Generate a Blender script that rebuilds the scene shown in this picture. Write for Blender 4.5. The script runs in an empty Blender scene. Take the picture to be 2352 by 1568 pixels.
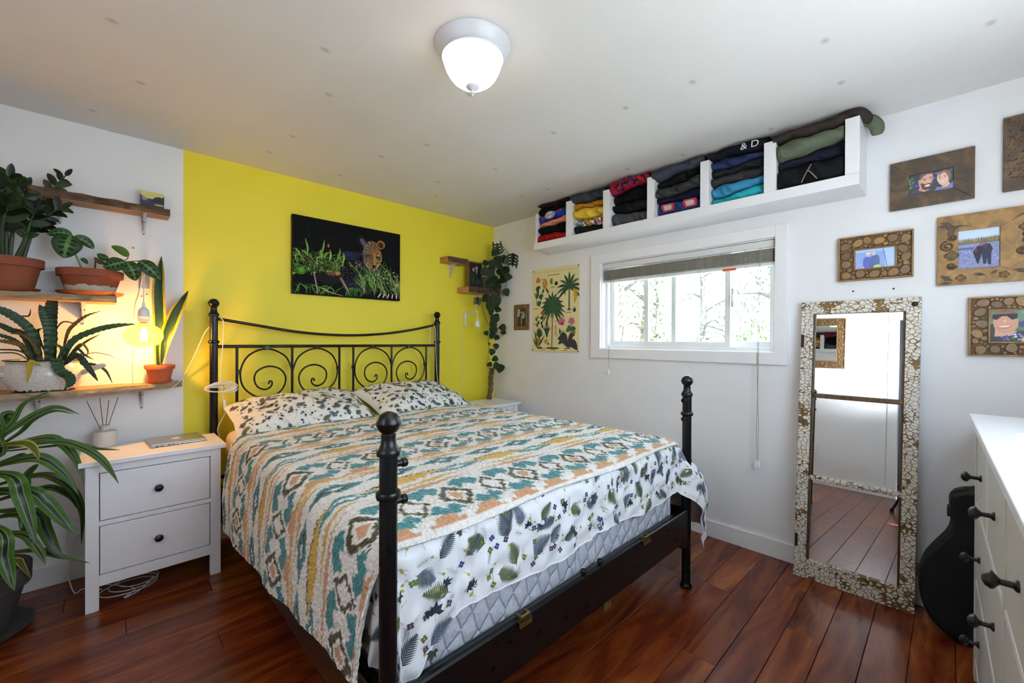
import bpy, bmesh, math, random
import numpy as np
from mathutils import Vector, Matrix

random.seed(7)
PI = math.pi
SC = bpy.context.scene
COL = SC.collection

# ------------------------------------------------------------------ camera
RES = (2352, 1568)
FPX = 968.58
CAM = Vector((-2.8275, -3.1963, 1.2685))
YAW, PITCH, ROLL = math.radians(43.9984), math.radians(-0.2572), math.radians(0.2168)
_f = Vector((math.sin(YAW) * math.cos(PITCH), math.cos(YAW) * math.cos(PITCH), math.sin(PITCH)))
_r0 = Vector((math.cos(YAW), -math.sin(YAW), 0))
_u0 = _r0.cross(_f)
_r = _r0 * math.cos(ROLL) + _u0 * math.sin(ROLL)
_u = _u0 * math.cos(ROLL) - _r0 * math.sin(ROLL)
cd = bpy.data.cameras.new('camera')
cam = bpy.data.objects.new('camera', cd)
COL.objects.link(cam)
cam.matrix_world = Matrix(((_r.x, _u.x, -_f.x, CAM.x), (_r.y, _u.y, -_f.y, CAM.y), (_r.z, _u.z, -_f.z, CAM.z), (0, 0, 0, 1)))
cd.sensor_width = 36
cd.lens = FPX / RES[0] * 36
cd.clip_start = 0.02
SC.camera = cam


def at(px, py, ax, val):
    """photo pixel -> the point where its ray meets the plane x/y/z = val"""
    d = _f * FPX + _r * (px - 1176) + _u * (784 - py)
    i = 'xyz'.index(ax)
    return CAM + d * ((val - CAM[i]) / d[i])


# ------------------------------------------------------------------ light, exposure
SC.view_settings.view_transform = 'Standard'
SC.view_settings.look = 'None'
SC.view_settings.gamma = 1.0
SC.view_settings.use_curve_mapping = False
SC.view_settings.exposure = 0.45
SC.cycles.use_denoising = True
SC.cycles.max_bounces = 10
SC.cycles.diffuse_bounces = 6
SC.cycles.glossy_bounces = 5
SC.cycles.transparent_max_bounces = 12
SC.cycles.sample_clamp_indirect = 8.0

W = bpy.data.worlds.new('sky')
SC.world = W
W.use_nodes = True
_bg = W.node_tree.nodes['Background']
_bg.inputs[0].default_value = (0.68, 0.80, 1.0, 1)
SKY = 9.0
_bg.inputs[1].default_value = SKY

sun = bpy.data.lights.new('sun', 'SUN')
sun.energy = 110.0
sun.angle = math.radians(1.5)
sun.color = (0.88, 0.93, 1.0)
sun_o = bpy.data.objects.new('sun', sun)
COL.objects.link(sun_o)
sun_o.rotation_euler = Vector((0.10, 0.50, -0.95)).to_track_quat('-Z', 'Y').to_euler()


def portal(name, loc, sx, sy, direction):
    """light portal in a window opening: guides the sky light's sampling, adds no light"""
    a = bpy.data.lights.new(name, 'AREA')
    a.shape = 'RECTANGLE'
    a.size, a.size_y = sx, sy
    a.cycles.is_portal = True
    o = bpy.data.objects.new(name, a)
    COL.objects.link(o)
    o.location = loc
    o.rotation_euler = Vector(direction).to_track_quat('-Z', 'Y').to_euler()
    return o


# the photographer's flash, bounced off the white wall beside the camera
flash = bpy.data.lights.new('bounce_flash', 'AREA')
flash.shape = 'DISK'
flash.size = 0.25
flash.energy = 16
flash.color = (0.85, 0.92, 1.0)
flash.spread = math.radians(80)
flash_o = bpy.data.objects.new('bounce_flash', flash)
COL.objects.link(flash_o)
flash_o.location = (-2.80, -3.15, 1.50)
flash_o.rotation_euler = Vector((-0.95, 0.50, 0.16)).to_track_quat('-Z', 'Y').to_euler()

# ------------------------------------------------------------------ helpers: geometry


def V(*a):
    return Vector(a)


class MB:
    """collects geometry in world coordinates; build() links it as one mesh object"""

    def __init__(s):
        s.v, s.f, s.mi, s.uv = [], [], [], {}

    def add(s, vs, fs, mi=0):
        o = len(s.v)
        s.v += [tuple(x) for x in vs]
        s.f += [tuple(i + o for i in f) for f in fs]
        s.mi += [mi] * len(fs)
        return o

    def box(s, lo, hi, mi=0, mat=None):
        x0, y0, z0 = lo
        x1, y1, z1 = hi
        vs = [Vector(p) for p in ((x0, y0, z0), (x1, y0, z0), (x1, y1, z0), (x0, y1, z0), (x0, y0, z1), (x1, y0, z1), (x1, y1, z1), (x0, y1, z1))]
        if mat is not None:
            vs = [mat @ p for p in vs]
        s.add(vs, [(0, 3, 2, 1), (4, 5, 6, 7), (0, 1, 5, 4), (1, 2, 6, 5), (2, 3, 7, 6), (3, 0, 4, 7)], mi)
        return s

    def tube(s, pts, r, n=8, closed=False, mi=0, caps=True):
        pts = [Vector(p) for p in pts]
        k = len(pts)
        rs = r if isinstance(r, (list, tuple)) else [r] * k
        t0 = (pts[1] - pts[0]).normalized()
        a = Vector((0, 0, 1)) if abs(t0.z) < 0.9 else Vector((1, 0, 0))
        nrm = t0.cross(a).normalized()
        vs = []
        for i, p in enumerate(pts):
            if closed:
                t = (pts[(i + 1) % k] - pts[i - 1])
            else:
                t = pts[min(i + 1, k - 1)] - pts[max(i - 1, 0)]
            if t.length < 1e-9:
                t = t0
            t = t.normalized()
            nrm = (nrm - t * nrm.dot(t))
            if nrm.length < 1e-6:
                nrm = t.orthogonal()
            nrm.normalize()
            b = t.cross(nrm)
            for j in range(n):
                w = 2 * PI * j / n
                vs.append(p + (nrm * math.cos(w) + b * math.sin(w)) * rs[i])
        fs = []
        for i in range(k if closed else k - 1):
            i2 = (i + 1) % k
            for j in range(n):
                j2 = (j + 1) % n
                fs.append((i * n + j, i * n + j2, i2 * n + j2, i2 * n + j))
        if caps and not closed:
            fs.append(tuple(reversed(range(n))))
            fs.append(tuple(range((k - 1) * n, k * n)))
        s.add(vs, fs, mi)
        return s

    def lathe(s, prof, n=24, o=(0, 0, 0), mi=0, mat=None, sx=1, sy=1, caps=True):
        """prof: list of (radius, height) from bottom to top"""
        o = Vector(o)
        vs, fs = [], []
        for (r, z) in prof:
            for j in range(n):
                w = 2 * PI * j / n
                p = Vector((r * math.cos(w) * sx, r * math.sin(w) * sy, z))
                if mat is not None:
                    p = mat @ p
                vs.append(p + o)
        for i in range(len(prof) - 1):
            for j in range(n):
                j2 = (j + 1) % n
                fs.append((i * n + j, i * n + j2, (i + 1) * n + j2, (i + 1) * n + j))
        if caps:
            fs.append(tuple(reversed(range(n))))
            fs.append(tuple(range((len(prof) - 1) * n, len(prof) * n)))
        s.add(vs, fs, mi)
        return s

    def prism(s, poly, fn, w0, w1, mi=0):
        """poly: 2d points; fn(u, v, w) -> 3d point"""
        k = len(poly)
        vs = [fn(u, v, w0) for u, v in poly] + [fn(u, v, w1) for u, v in poly]
        fs = [tuple(reversed(range(k))), tuple(range(k, 2 * k))]
        fs += [(i, (i + 1) % k, (i + 1) % k + k, i + k) for i in range(k)]
        s.add(vs, fs, mi)
        return s

    def grid(s, fn, nu, nv, u0=0., u1=1., v0=0., v1=1., mi=0, flip=False, closed_u=False):
        vs = [fn(u0 + (u1 - u0) * i / (nu if closed_u else nu - 1), v0 + (v1 - v0) * j / (nv - 1)) for j in range(nv) for i in range(nu)]
        fs = []
        for j in range(nv - 1):
            for i in range(nu if closed_u else nu - 1):
                i2 = (i + 1) % nu
                q = (j * nu + i, j * nu + i2, (j + 1) * nu + i2, (j + 1) * nu + i)
                fs.append(q[::-1] if flip else q)
        return s.add(vs, fs, mi)

    def build(s, name, mat, parent=None, smooth=False, bevel=0, cols=None, solid=0, sub=0, seg=2, fixn=True):
        me = bpy.data.meshes.new(name)
        vs = s.v
        if parent is not None:
            off = world_loc(parent)
        else:
            a = np.array(vs)
            off = Vector(((a[:, 0].min() + a[:, 0].max()) / 2, (a[:, 1].min() + a[:, 1].max()) / 2, a[:, 2].min()))
        vs = [(p[0] - off.x, p[1] - off.y, p[2] - off.z) for p in vs]
        me.from_pydata(vs, [], s.f)
        for m in (mat if isinstance(mat, (list, tuple)) else [mat]):
            me.materials.append(m)
        if any(s.mi):
            me.polygons.foreach_set('material_index', s.mi)
        if s.uv:
            ul = me.uv_layers.new(name='UVMap')
            for li, l in enumerate(me.loops):
                ul.data[li].uv = s.uv.get(l.vertex_index, (0, 0))
        if cols is not None:
            at_ = me.color_attributes.new('Col', 'FLOAT_COLOR', 'POINT')
            at_.data.foreach_set('color', np.asarray(cols, dtype=np.float32).ravel())
        me.update()
        if fixn and len(s.v) < 60000:
            bm = bmesh.new()
            bm.from_mesh(me)
            bmesh.ops.recalc_face_normals(bm, faces=bm.faces)
            bm.to_mesh(me)
            bm.free()
        if smooth:
            me.polygons.foreach_set('use_smooth', [True] * len(me.polygons))
            if smooth != 'all':
                ang = smooth if isinstance(smooth, float) else 0.7
                try:
                    me.set_sharp_from_angle(angle=ang)
                except Exception:
                    pass
        o = bpy.data.objects.new(name, me)
        COL.objects.link(o)
        if parent is not None:
            o.parent = parent
        else:
            o.location = off
        if solid:
            md = o.modifiers.new('solid', 'SOLIDIFY')
            md.thickness = solid
            md.offset = 0
        if sub:
            md = o.modifiers.new('sub', 'SUBSURF')
            md.levels = md.render_levels = sub
        if bevel:
            md = o.modifiers.new('bevel', 'BEVEL')
            md.width = bevel
            md.segments = seg
            md.limit_method = 'ANGLE'
            md.angle_limit = 0.6
        return o


def world_loc(o):
    l = Vector((0, 0, 0))
    while o is not None:
        l += o.location
        o = o.parent
    return l


def thing(name, label, cat, loc=(0, 0, 0), group=None):
    o = bpy.data.objects.new(name, None)
    o.empty_display_size = 0.05
    COL.objects.link(o)
    o.location = loc
    return tag(o, label, cat, group)


def tag(o, label=None, cat=None, group=None, kind=None):
    if label:
        o['label'] = label
    if cat:
        o['category'] = cat
    if group:
        o['group'] = group
    if kind:
        o['kind'] = kind
    return o


def struct(o, label=None):
    o['kind'] = 'structure'
    if label:
        o['label'] = label
    return o


def box(name, lo, hi, mat, parent=None, bevel=0.0, seg=2):
    lo, hi = [min(a, b) for a, b in zip(lo, hi)], [max(a, b) for a, b in zip(lo, hi)]
    return MB().box(lo, hi).build(name, mat, parent, bevel=bevel, seg=seg)


def cr(pts, n):
    """Catmull-Rom through pts, n samples"""
    P = [Vector(p) for p in pts]
    if len(P) == 2:
        return [P[0].lerp(P[1], i / (n - 1)) for i in range(n)]
    P = [P[0] * 2 - P[1]] + P + [P[-1] * 2 - P[-2]]
    m = len(P) - 3
    out = []
    for i in range(n):
        t = i / (n - 1) * m
        k = min(int(t), m - 1)
        t -= k
        a, b, c, d = P[k:k + 4]
        out.append(0.5 * ((2 * b) + (c - a) * t + (2 * a - 5 * b + 4 * c - d) * t * t + (3 * b - a - 3 * c + d) * t ** 3))
    return out


def hashf(*a):
    x = math.sin(sum(v * k for v, k in zip(a, (12.9898, 78.233, 37.719, 4.581)))) * 43758.5453
    return x - math.floor(x)


# ------------------------------------------------------------------ helpers: materials
def lin(c):
    if isinstance(c, str):
        c = [int(c[i:i + 2], 16) / 255 for i in (0, 2, 4)]
    return tuple((x / 12.92 if x <= .04045 else ((x + .055) / 1.055) ** 2.4) for x in c[:3]) + (1.0,)


MATS = {}


class NT:
    def __init__(s, name):
        s.m = bpy.data.materials.new(name)
        s.m.use_nodes = True
        s.t = s.m.node_tree
        s.b = s.t.nodes['Principled BSDF']
        s.o = s.t.nodes['Material Output']

    def n(s, typ, **kw):
        nd = s.t.nodes.new(typ)
        for k, v in kw.items():
            if k in nd.inputs.keys():
                nd.inputs[k].default_value = v
            else:
                setattr(nd, k, v)
        return nd

    def l(s, a, b):
        s.t.links.new(a, b)

    def coord(s, scale=(1, 1, 1), kind='Object', rot=(0, 0, 0)):
        c = s.n('ShaderNodeTexCoord')
        mp = s.n('ShaderNodeMapping')
        mp.inputs['Scale'].default_value = scale
        mp.inputs['Rotation'].default_value = rot
        s.l(c.outputs[kind], mp.inputs['Vector'])
        return mp.outputs['Vector']

    def ramp(s, fac, stops, interp='LINEAR'):
        r = s.n('ShaderNodeValToRGB')
        r.color_ramp.interpolation = interp
        e = r.color_ramp.elements
        while len(e) < len(stops):
            e.new(0.5)
        for el, (p, c) in zip(e, stops):
            el.position = p
            el.color = lin(c) if isinstance(c, str) else c
        s.l(fac, r.inputs['Fac'])
        return r.outputs['Color']

    def noise(s, vec, scale, detail=4, rough=.55, dist=0.):
        nn = s.n('ShaderNodeTexNoise')
        nn.inputs['Scale'].default_value = scale
        nn.inputs['Detail'].default_value = detail
        nn.inputs['Roughness'].default_value = rough
        nn.inputs['Distortion'].default_value = dist
        s.l(vec, nn.inputs['Vector'])
        return nn.outputs['Fac']

    def mix(s, fac, a, b, mode='MIX'):
        m = s.n('ShaderNodeMix', data_type='RGBA', blend_type=mode)
        for sock, v in ((m.inputs['Factor'], fac), (m.inputs['A'], a), (m.inputs['B'], b)):
            pass
        fi, ai, bi = m.inputs[0], m.inputs[6], m.inputs[7]
        for sock, v in ((fi, fac), (ai, a), (bi, b)):
            if hasattr(v, 'is_linked'):
                s.l(v, sock)
            elif isinstance(v, str):
                sock.default_value = lin(v)
            else:
                sock.default_value = v
        return m.outputs[2]

    def math(s, op, a, b=0.5):
        m = s.n('ShaderNodeMath', operation=op)
        for i, v in enumerate((a, b)):
            if hasattr(v, 'is_linked'):
                s.l(v, m.inputs[i])
            else:
                m.inputs[i].default_value = v
        return m.outputs[0]

    def bump(s, h, strength=.3, dist=.01):
        b = s.n('ShaderNodeBump')
        b.inputs['Strength'].default_value = strength
        b.inputs['Distance'].default_value = dist
        s.l(h, b.inputs['Height'])
        s.l(b.outputs['Normal'], s.b.inputs['Normal'])

    def set(s, **kw):
        nm = dict(base='Base Color', rough='Roughness', metal='Metallic', spec='Specular IOR Level', trans='Transmission Weight', coat='Coat Weight', sheen='Sheen Weight', alpha='Alpha', ior='IOR', sss='Subsurface Weight', emis='Emission Color', estr='Emission Strength')
        for k, v in kw.items():
            sock = s.b.inputs[nm[k]]
            if hasattr(v, 'is_linked'):
                s.l(v, sock)
            elif isinstance(v, str):
                sock.default_value = lin(v)
            else:
                sock.default_value = v
        return s.m


def mat(name, col, rough=.5, metal=0., var=0.06, scale=6., bump=0., bscale=40., spec=.5, **kw):
    """painted/plain material with a slight procedural mottling"""
    if name in MATS:
        return MATS[name]
    t = NT(name)
    vec = t.coord()
    c = lin(col) if isinstance(col, str) else col
    f = t.noise(vec, scale, 4)
    a = tuple(max(0, x * (1 - var)) for x in c[:3]) + (1,)
    b = tuple(min(1, x * (1 + var)) for x in c[:3]) + (1,)
    t.set(base=t.mix(f, a, b), rough=rough, metal=metal, spec=spec, **kw)
    if bump:
        t.bump(t.noise(vec, bscale, 3), bump, .004)
    MATS[name] = t.m
    return t.m


def wood(name, dark, mid, light, scale=(3, 30, 30), rough=.5, bump=.25, dist=1.5, ndist=.006):
    if name in MATS:
        return MATS[name]
    t = NT(name)
    vec = t.coord(scale)
    f = t.noise(vec, 1.0, 6, .6, dist)
    g = t.noise(t.coord(tuple(x * 4 for x in scale)), 1.0, 3, .6)
    c = t.ramp(f, [(.3, dark), (.5, mid), (.72, light)])
    c = t.mix(t.math('MULTIPLY', g, .45), c, dark)
    t.set(base=c, rough=rough)
    t.bump(t.math('ADD', f, t.math('MULTIPLY', g, .5)), bump, ndist)
    MATS[name] = t.m
    return t.m


def attr_mat(name, rough=.6, bump=0, bscale=300, sheen=0, voro=False, spec=.4):
    if name in MATS:
        return MATS[name]
    t = NT(name)
    a = t.n('ShaderNodeAttribute', attribute_name='Col')
    t.set(base=a.outputs['Color'], rough=rough, spec=spec)
    if sheen:
        t.set(sheen=sheen)
    if bump:
        vec = t.coord()
        if voro:
            v = t.n('ShaderNodeTexVoronoi', Scale=bscale)
            t.l(vec, v.inputs['Vector'])
            t.bump(v.outputs['Distance'], bump, .006)
        else:
            t.bump(t.noise(vec, bscale, 3), bump, .003)
    MATS[name] = t.m
    return t.m


# ------------------------------------------------------------------ helper: flat printed pictures
def clip01(poly):
    def cl(P, ins, inter):
        out = []
        for i in range(len(P)):
            a, b = P[i - 1], P[i]
            if ins(b):
                if not ins(a):
                    out.append(inter(a, b))
                out.append(b)
            elif ins(a):
                out.append(inter(a, b))
        return out
    for ax, lim, sg in ((0, 0, 1), (0, 1, -1), (1, 0, 1), (1, 1, -1)):
        if len(poly) < 3:
            return []
        ins = lambda p: (p[ax] - lim) * sg >= 0

        def inter(a, b):
            t = (lim - a[ax]) / (b[ax] - a[ax])
            return (a[0] + (b[0] - a[0]) * t, a[1] + (b[1] - a[1]) * t)
        poly = cl(poly, ins, inter)
    return poly if len(poly) >= 3 else []


class Art:
    """flat print: coloured polygons in a unit square (u right, v up)"""

    def __init__(s, asp=1.0):
        s.p = []
        s.asp = asp  # width / height

    def poly(s, pts, c):
        s.p.append((list(pts), lin(c) if isinstance(c, str) else c))
        return s

    def rect(s, x0, y0, x1, y1, c):
        return s.poly([(x0, y0), (x1, y0), (x1, y1), (x0, y1)], c)

    def ell(s, cx, cy, rx, ry, c, rot=0, n=18, a0=0, a1=2 * PI):
        q = []
        for i in range(n):
            a = a0 + (a1 - a0) * i / (n if abs(a1 - a0 - 2 * PI) < 1e-6 else n - 1)
            x, y = rx * math.cos(a), ry * math.sin(a) * 1.0
            q.append((cx + x * math.cos(rot) - y * math.sin(rot), cy + (x * math.sin(rot) + y * math.cos(rot))))
        return s.poly(q, c)

    def stroke(s, pts, w, c, taper=True, n=10):
        P = cr([(x * s.asp, y, 0) for x, y in pts], n)
        L, R = [], []
        for i, p in enumerate(P):
            t = (P[min(i + 1, n - 1)] - P[max(i - 1, 0)])
            t = t.normalized() if t.length > 1e-9 else Vector((1, 0, 0))
            k = w * (1 - i / (n - 1) * .9 if taper is True else (math.sin(PI * (i + .3) / (n - .4)) if taper == 'leaf' else 1))
            L.append(((p.x - t.y * k) / s.asp, p.y + t.x * k))
            R.append(((p.x + t.y * k) / s.asp, p.y - t.x * k))
        return s.poly(L + R[::-1], c)

    def build(s, name, fn, parent, m, base=None):
        mb = MB()
        cols = []
        P = s.p if base is None else [([(0, 0), (1, 0), (1, 1), (0, 1)], lin(base))] + s.p
        eps = min(2e-5, .0012 / max(1, len(P)))
        for i, (q, c) in enumerate(P):
            q = clip01(q)
            if len(q) < 3:
                continue
            mb.add([fn(u, v, i * eps) for u, v in q], [tuple(range(len(q)))])
            cols += [c] * len(q)
        o = mb.build(name, m, parent, cols=cols, fixn=False)
        return o
# ================================================================== THE ROOM
H = 2.40
XL, YF = -3.72, -3.80        # left wall plane, front wall plane (behind the camera)
TH = 0.14                    # wall thickness

# ---- materials
def m_wall():
    t = NT('wall_paint')
    g = t.n('ShaderNodeNewGeometry')
    sp = t.n('ShaderNodeSeparateXYZ')
    t.l(g.outputs['Position'], sp.inputs[0])
    n1 = t.noise(g.outputs['Position'], 2.2, 5)
    white = t.mix(n1, 'E0DFE0', 'EDECEE')
    t.set(base=white, rough=.55, spec=.3)
    t.bump(t.noise(g.outputs['Position'], 55, 3), .06, .003)
    return t.m


def m_wall_yellow():
    t = NT('wall_paint_white_and_yellow')
    g = t.n('ShaderNodeNewGeometry')
    sp = t.n('ShaderNodeSeparateXYZ')
    t.l(g.outputs['Position'], sp.inputs[0])
    n1 = t.noise(g.outputs['Position'], 2.2, 5)
    white = t.mix(n1, 'E0DFE0', 'EDECEE')
    yel = t.mix(n1, 'E0CC2A', 'E8D740')
    edge = t.math('GREATER_THAN', sp.outputs[0], -2.488)
    t.set(base=t.mix(edge, white, yel), rough=.5, spec=.35)
    t.bump(t.noise(g.outputs['Position'], 55, 3), .06, .003)
    return t.m


def m_ceiling():
    t = NT('ceiling_paint')
    g = t.n('ShaderNodeNewGeometry')
    n1 = t.noise(g.outputs['Position'], 1.3, 6, .6)
    mp = t.n('ShaderNodeMapping')
    mp.inputs['Scale'].default_value = (1.7, 2.3, 0)
    t.l(g.outputs['Position'], mp.inputs['Vector'])
    v = t.n('ShaderNodeTexVoronoi', Scale=1.0, Randomness=.6, voronoi_dimensions='2D')
    t.l(mp.outputs[0], v.inputs['Vector'])
    dot = t.ramp(v.outputs['Distance'], [(.010, '8A837E'), (.045, 'FFFFFF')])
    base = t.mix(n1, 'CFCBC8', 'E4E1E0')
    t.set(base=t.mix(.4, base, dot, 'MULTIPLY'), rough=.6, spec=.3)
    t.bump(t.noise(g.outputs['Position'], 30, 3), .05, .003)
    return t.m


WALL, WALLY, CEIL = m_wall(), m_wall_yellow(), m_ceiling()
TRIM = mat('white_trim_paint', 'E9E7E8', .35, var=.03)
VINYL = mat('white_window_vinyl', 'DEDEDC', .35, var=.04)


def m_floor():
    t = NT('red_brown_laminate')
    g = t.n('ShaderNodeNewGeometry')
    oi = t.n('ShaderNodeObjectInfo')
    cx = t.n('ShaderNodeCombineXYZ')
    t.l(t.math('MULTIPLY', oi.outputs['Random'], 37.), cx.inputs[0])
    t.l(t.math('MULTIPLY', oi.outputs['Random'], 91.), cx.inputs[1])
    va = t.n('ShaderNodeVectorMath', operation='ADD')
    t.l(g.outputs['Position'], va.inputs[0])
    t.l(cx.outputs[0], va.inputs[1])
    def mp(sc):
        m = t.n('ShaderNodeMapping')
        m.inputs['Scale'].default_value = sc
        t.l(va.outputs[0], m.inputs['Vector'])
        return m.outputs[0]
    a = t.noise(mp((1.5, 8, 1)), 1.0, 5, .55, 1.4)
    b = t.noise(mp((9, 90, 1)), 1.0, 4, .6, .6)
    c = t.noise(mp((2.0, 12, 1)), 1.0, 3, .5, 2.2)
    col = t.ramp(a, [(.28, '4A1C0D'), (.45, '6A2C14'), (.58, '82401C'), (.72, '9E5826')])
    col = t.mix(t.math('MULTIPLY', b, .35), col, '4A1D0E')
    vein = t.ramp(c, [(.28, (1, 1, 1, 1)), (.335, (.35, .28, .25, 1)), (.37, (1, 1, 1, 1))])
    col = t.mix(.5, col, vein, 'MULTIPLY')
    rv = t.ramp(oi.outputs['Random'], [(0, (.72, .66, .62, 1)), (1, (1.0, 1.0, 1.0, 1))])
    col = t.mix(1.0, col, rv, 'MULTIPLY')
    t.set(base=col, rough=t.ramp(b, [(.2, (.19, .19, .19, 1)), (.8, (.27, .27, .27, 1))]), spec=.35)
    t.bump(b, .05, .002)
    return t.m


FLOOR = m_floor()
DARKGAP = mat('dark_underlay', '1A0B06', .8)

# ---- floor: laminate boards running towards the window wall
fl = box('floor', (XL - .02, YF - .02, -.06), (.02, .02, -.012), DARKGAP)
struct(fl, 'glossy red-brown laminate floor of long boards')
_PL = {}
rng = random.Random(3)
joints = {}
y_ref = -2.703
k0 = math.floor((YF - y_ref) / .13)
k1 = math.ceil((0 - y_ref) / .13)
for k in range(k0, k1):
    ya, yb = max(y_ref + k * .13, YF), min(y_ref + (k + 1) * .13, 0)
    if yb - ya < .01:
        continue
    off = {-1: -.654, 1: -1.116}.get(k, -rng.random() * 1.2)
    xs = [XL]
    x = off - 1.2 * 4
    while x < 0:
        if x > XL + .08 and x < -.08:
            xs.append(x)
        x += 1.2
    xs.append(0)
    for xa, xb in zip(xs[:-1], xs[1:]):
        key = (round(xb - xa, 3), round(yb - ya, 3))
        g_ = .0009
        if key in _PL:
            o = bpy.data.objects.new('plank', _PL[key])
            COL.objects.link(o)
            o.parent = fl
        else:
            lx, ly = (xb - xa) / 2 - g_, (yb - ya) / 2 - g_
            c = .0012
            mb = MB()
            mb.add([(-lx, -ly, -.012), (lx, -ly, -.012), (lx, ly, -.012), (-lx, ly, -.012),
                    (-lx, -ly, -c), (lx, -ly, -c), (lx, ly, -c), (-lx, ly, -c),
                    (-lx + c, -ly + c, 0), (lx - c, -ly + c, 0), (lx - c, ly - c, 0), (-lx + c, ly - c, 0)],
                   [(0, 3, 2, 1), (8, 9, 10, 11)] + [(i, (i + 1) % 4, (i + 1) % 4 + 4, i + 4) for i in range(4)] + [(i + 4, (i + 1) % 4 + 4, (i + 1) % 4 + 8, i + 8) for i in range(4)])
            o = mb.build('plank', FLOOR, fl)
            o.data.transform(Matrix.Translation(world_loc(fl)))
            _PL[key] = o.data
        o.location = Vector(((xa + xb) / 2, (ya + yb) / 2, 0)) - fl.location

# ---- ceiling and walls
struct(box('ceiling', (XL - TH, YF - TH, H), (TH, TH, H + .1), CEIL), 'white ceiling with faint filled screw spots')
struct(box('wall_back', (XL - TH, 0, -.06), (TH, TH, H), WALLY), 'headboard wall painted white and bright yellow')

# window opening on the wall x = 0 (taken from the casing's inner edge in the photo)
_a, _b = at(1379, 604, 'x', -.02), at(1780, 544, 'x', -.02)
_c, _d = at(1378, 801, 'x', -.02), at(1779, 808, 'x', -.02)
WY0, WY1 = (_a.y + _c.y) / 2, (_b.y + _d.y) / 2
WZ1, WZ0 = (_a.z + _b.z) / 2, (_c.z + _d.z) / 2
CY0, CY1, CZ0, CZ1 = -1.1985, -2.5517, 1.1278, 1.9417      # casing outer edge


def wall_with_hole(name, plane, along, z0, z1, h0, h1, hz0, hz1, lo, hi, m):
    """plane: 'x' or 'y' wall slab lo..hi; hole h0..h1 along the wall, hz0..hz1"""
    mb = MB()
    def bx(a0, a1, b0, b1):
        if plane == 'x':
            mb.box((lo, a0, b0), (hi, a1, b1))
        else:
            mb.box((a0, lo, b0), (a1, hi, b1))
    a0, a1 = along
    bx(a0, h0, z0, z1)
    bx(h1, a1, z0, z1)
    if hz0 > z0:
        bx(h0, h1, z0, hz0)
    bx(h0, h1, hz1, z1)
    return mb.build(name, m)


struct(wall_with_hole('wall_right', 'x', (YF - TH, 0), -.06, H, WY1, WY0, WZ0, WZ1, 0, TH, WALL), 'white window wall')
# front wall, behind the camera, with a second window over the dresser
FX0, FX1, FZ0, FZ1 = -2.45, -.90, 1.16, 2.10
struct(wall_with_hole('wall_front', 'y', (XL, 0), -.06, H, FX0, FX1, FZ0, FZ1, YF - TH, YF, WALL), 'white wall with a window over the dresser')
# left wall with the doorway seen in the mirror
DY0, DY1, DZ = -3.56, -2.80, 2.03
struct(wall_with_hole('wall_left', 'x', (YF, 0), -.06, H, DY0, DY1, -.06, DZ, XL - TH, XL, WALL), 'white wall with a doorway')

# hall beyond the doorway
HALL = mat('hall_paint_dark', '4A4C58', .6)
mb = MB()
mb.box((XL - 1.5, DY0 - .5, -.06), (XL - TH, DY1 + .5, -.012))
hf = mb.build('floor_hall', FLOOR)
struct(hf, 'hall floor beyond the doorway')
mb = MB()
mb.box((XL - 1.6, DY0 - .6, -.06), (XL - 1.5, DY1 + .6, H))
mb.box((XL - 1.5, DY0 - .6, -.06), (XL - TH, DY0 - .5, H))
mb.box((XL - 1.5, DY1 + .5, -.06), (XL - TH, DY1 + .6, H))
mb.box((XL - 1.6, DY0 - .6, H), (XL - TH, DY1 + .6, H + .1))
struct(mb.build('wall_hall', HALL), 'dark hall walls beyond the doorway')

# baseboards
BH, BT = .105, .016
struct(box('baseboard_right', (-BT, YF, 0), (0, 0, BH), TRIM, bevel=.003), 'white baseboard under the window wall')
struct(box('baseboard_back', (XL, -BT, 0), (-BT, 0, BH), TRIM, bevel=.003), 'white baseboard under the headboard wall')
struct(box('baseboard_left', (XL, DY1 + .085, 0), (XL + BT, -BT, BH), TRIM, bevel=.003), 'white baseboard beside the doorway')
struct(box('baseboard_front', (XL + BT, YF, 0), (-BT, YF + BT, BH), TRIM, bevel=.003), 'white baseboard behind the dresser')
# door casing on the left wall
dc = thing('trim_1', None, None, (XL, DY1, 0))
struct(dc, 'white flat casing round the doorway')
box('casing_board', (XL, DY1, 0), (XL + .02, DY1 + .085, DZ), TRIM, dc, .003)
box('casing_board', (XL, DY0 - .085, 0), (XL + .02, DY0, DZ), TRIM, dc, .003)
box('casing_board', (XL, DY0 - .085, DZ), (XL + .02, DY1 + .085, DZ + .085), TRIM, dc, .003)

# ------------------------------------------------------------------ window 1
GLASS = bpy.data.materials.new('window_glass')
GLASS.use_nodes = True
_t = GLASS.node_tree
_t.nodes.clear()
_o = _t.nodes.new('ShaderNodeOutputMaterial')
_mx = _t.nodes.new('ShaderNodeMixShader')
_tr = _t.nodes.new('ShaderNodeBsdfTransparent')
_tr.inputs[0].default_value = (.95, .98, .96, 1)
_gl = _t.nodes.new('ShaderNodeBsdfGlossy')
_gl.inputs['Roughness'].default_value = .01
_mx.inputs[0].default_value = .06
_t.links.new(_tr.outputs[0], _mx.inputs[1])
_t.links.new(_gl.outputs[0], _mx.inputs[2])
_t.links.new(_mx.outputs[0], _o.inputs[0])

win = thing('window_1', None, None, (0, (WY0 + WY1) / 2, WZ0))
struct(win, 'white sliding window with flat casing and raised blind')
# casing boards, 2 cm proud of the wall
box('casing_board', (-.022, CY1, WZ0), (0, WY1, CZ1), TRIM, win, .002)
box('casing_board', (-.022, WY0, WZ0), (0, CY0, CZ1), TRIM, win, .002)
box('casing_board', (-.022, WY1, WZ1), (0, WY0, CZ1), TRIM, win, .002)
box('casing_board', (-.024, CY1, CZ0), (0, CY0, WZ0), TRIM, win, .002)
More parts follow.
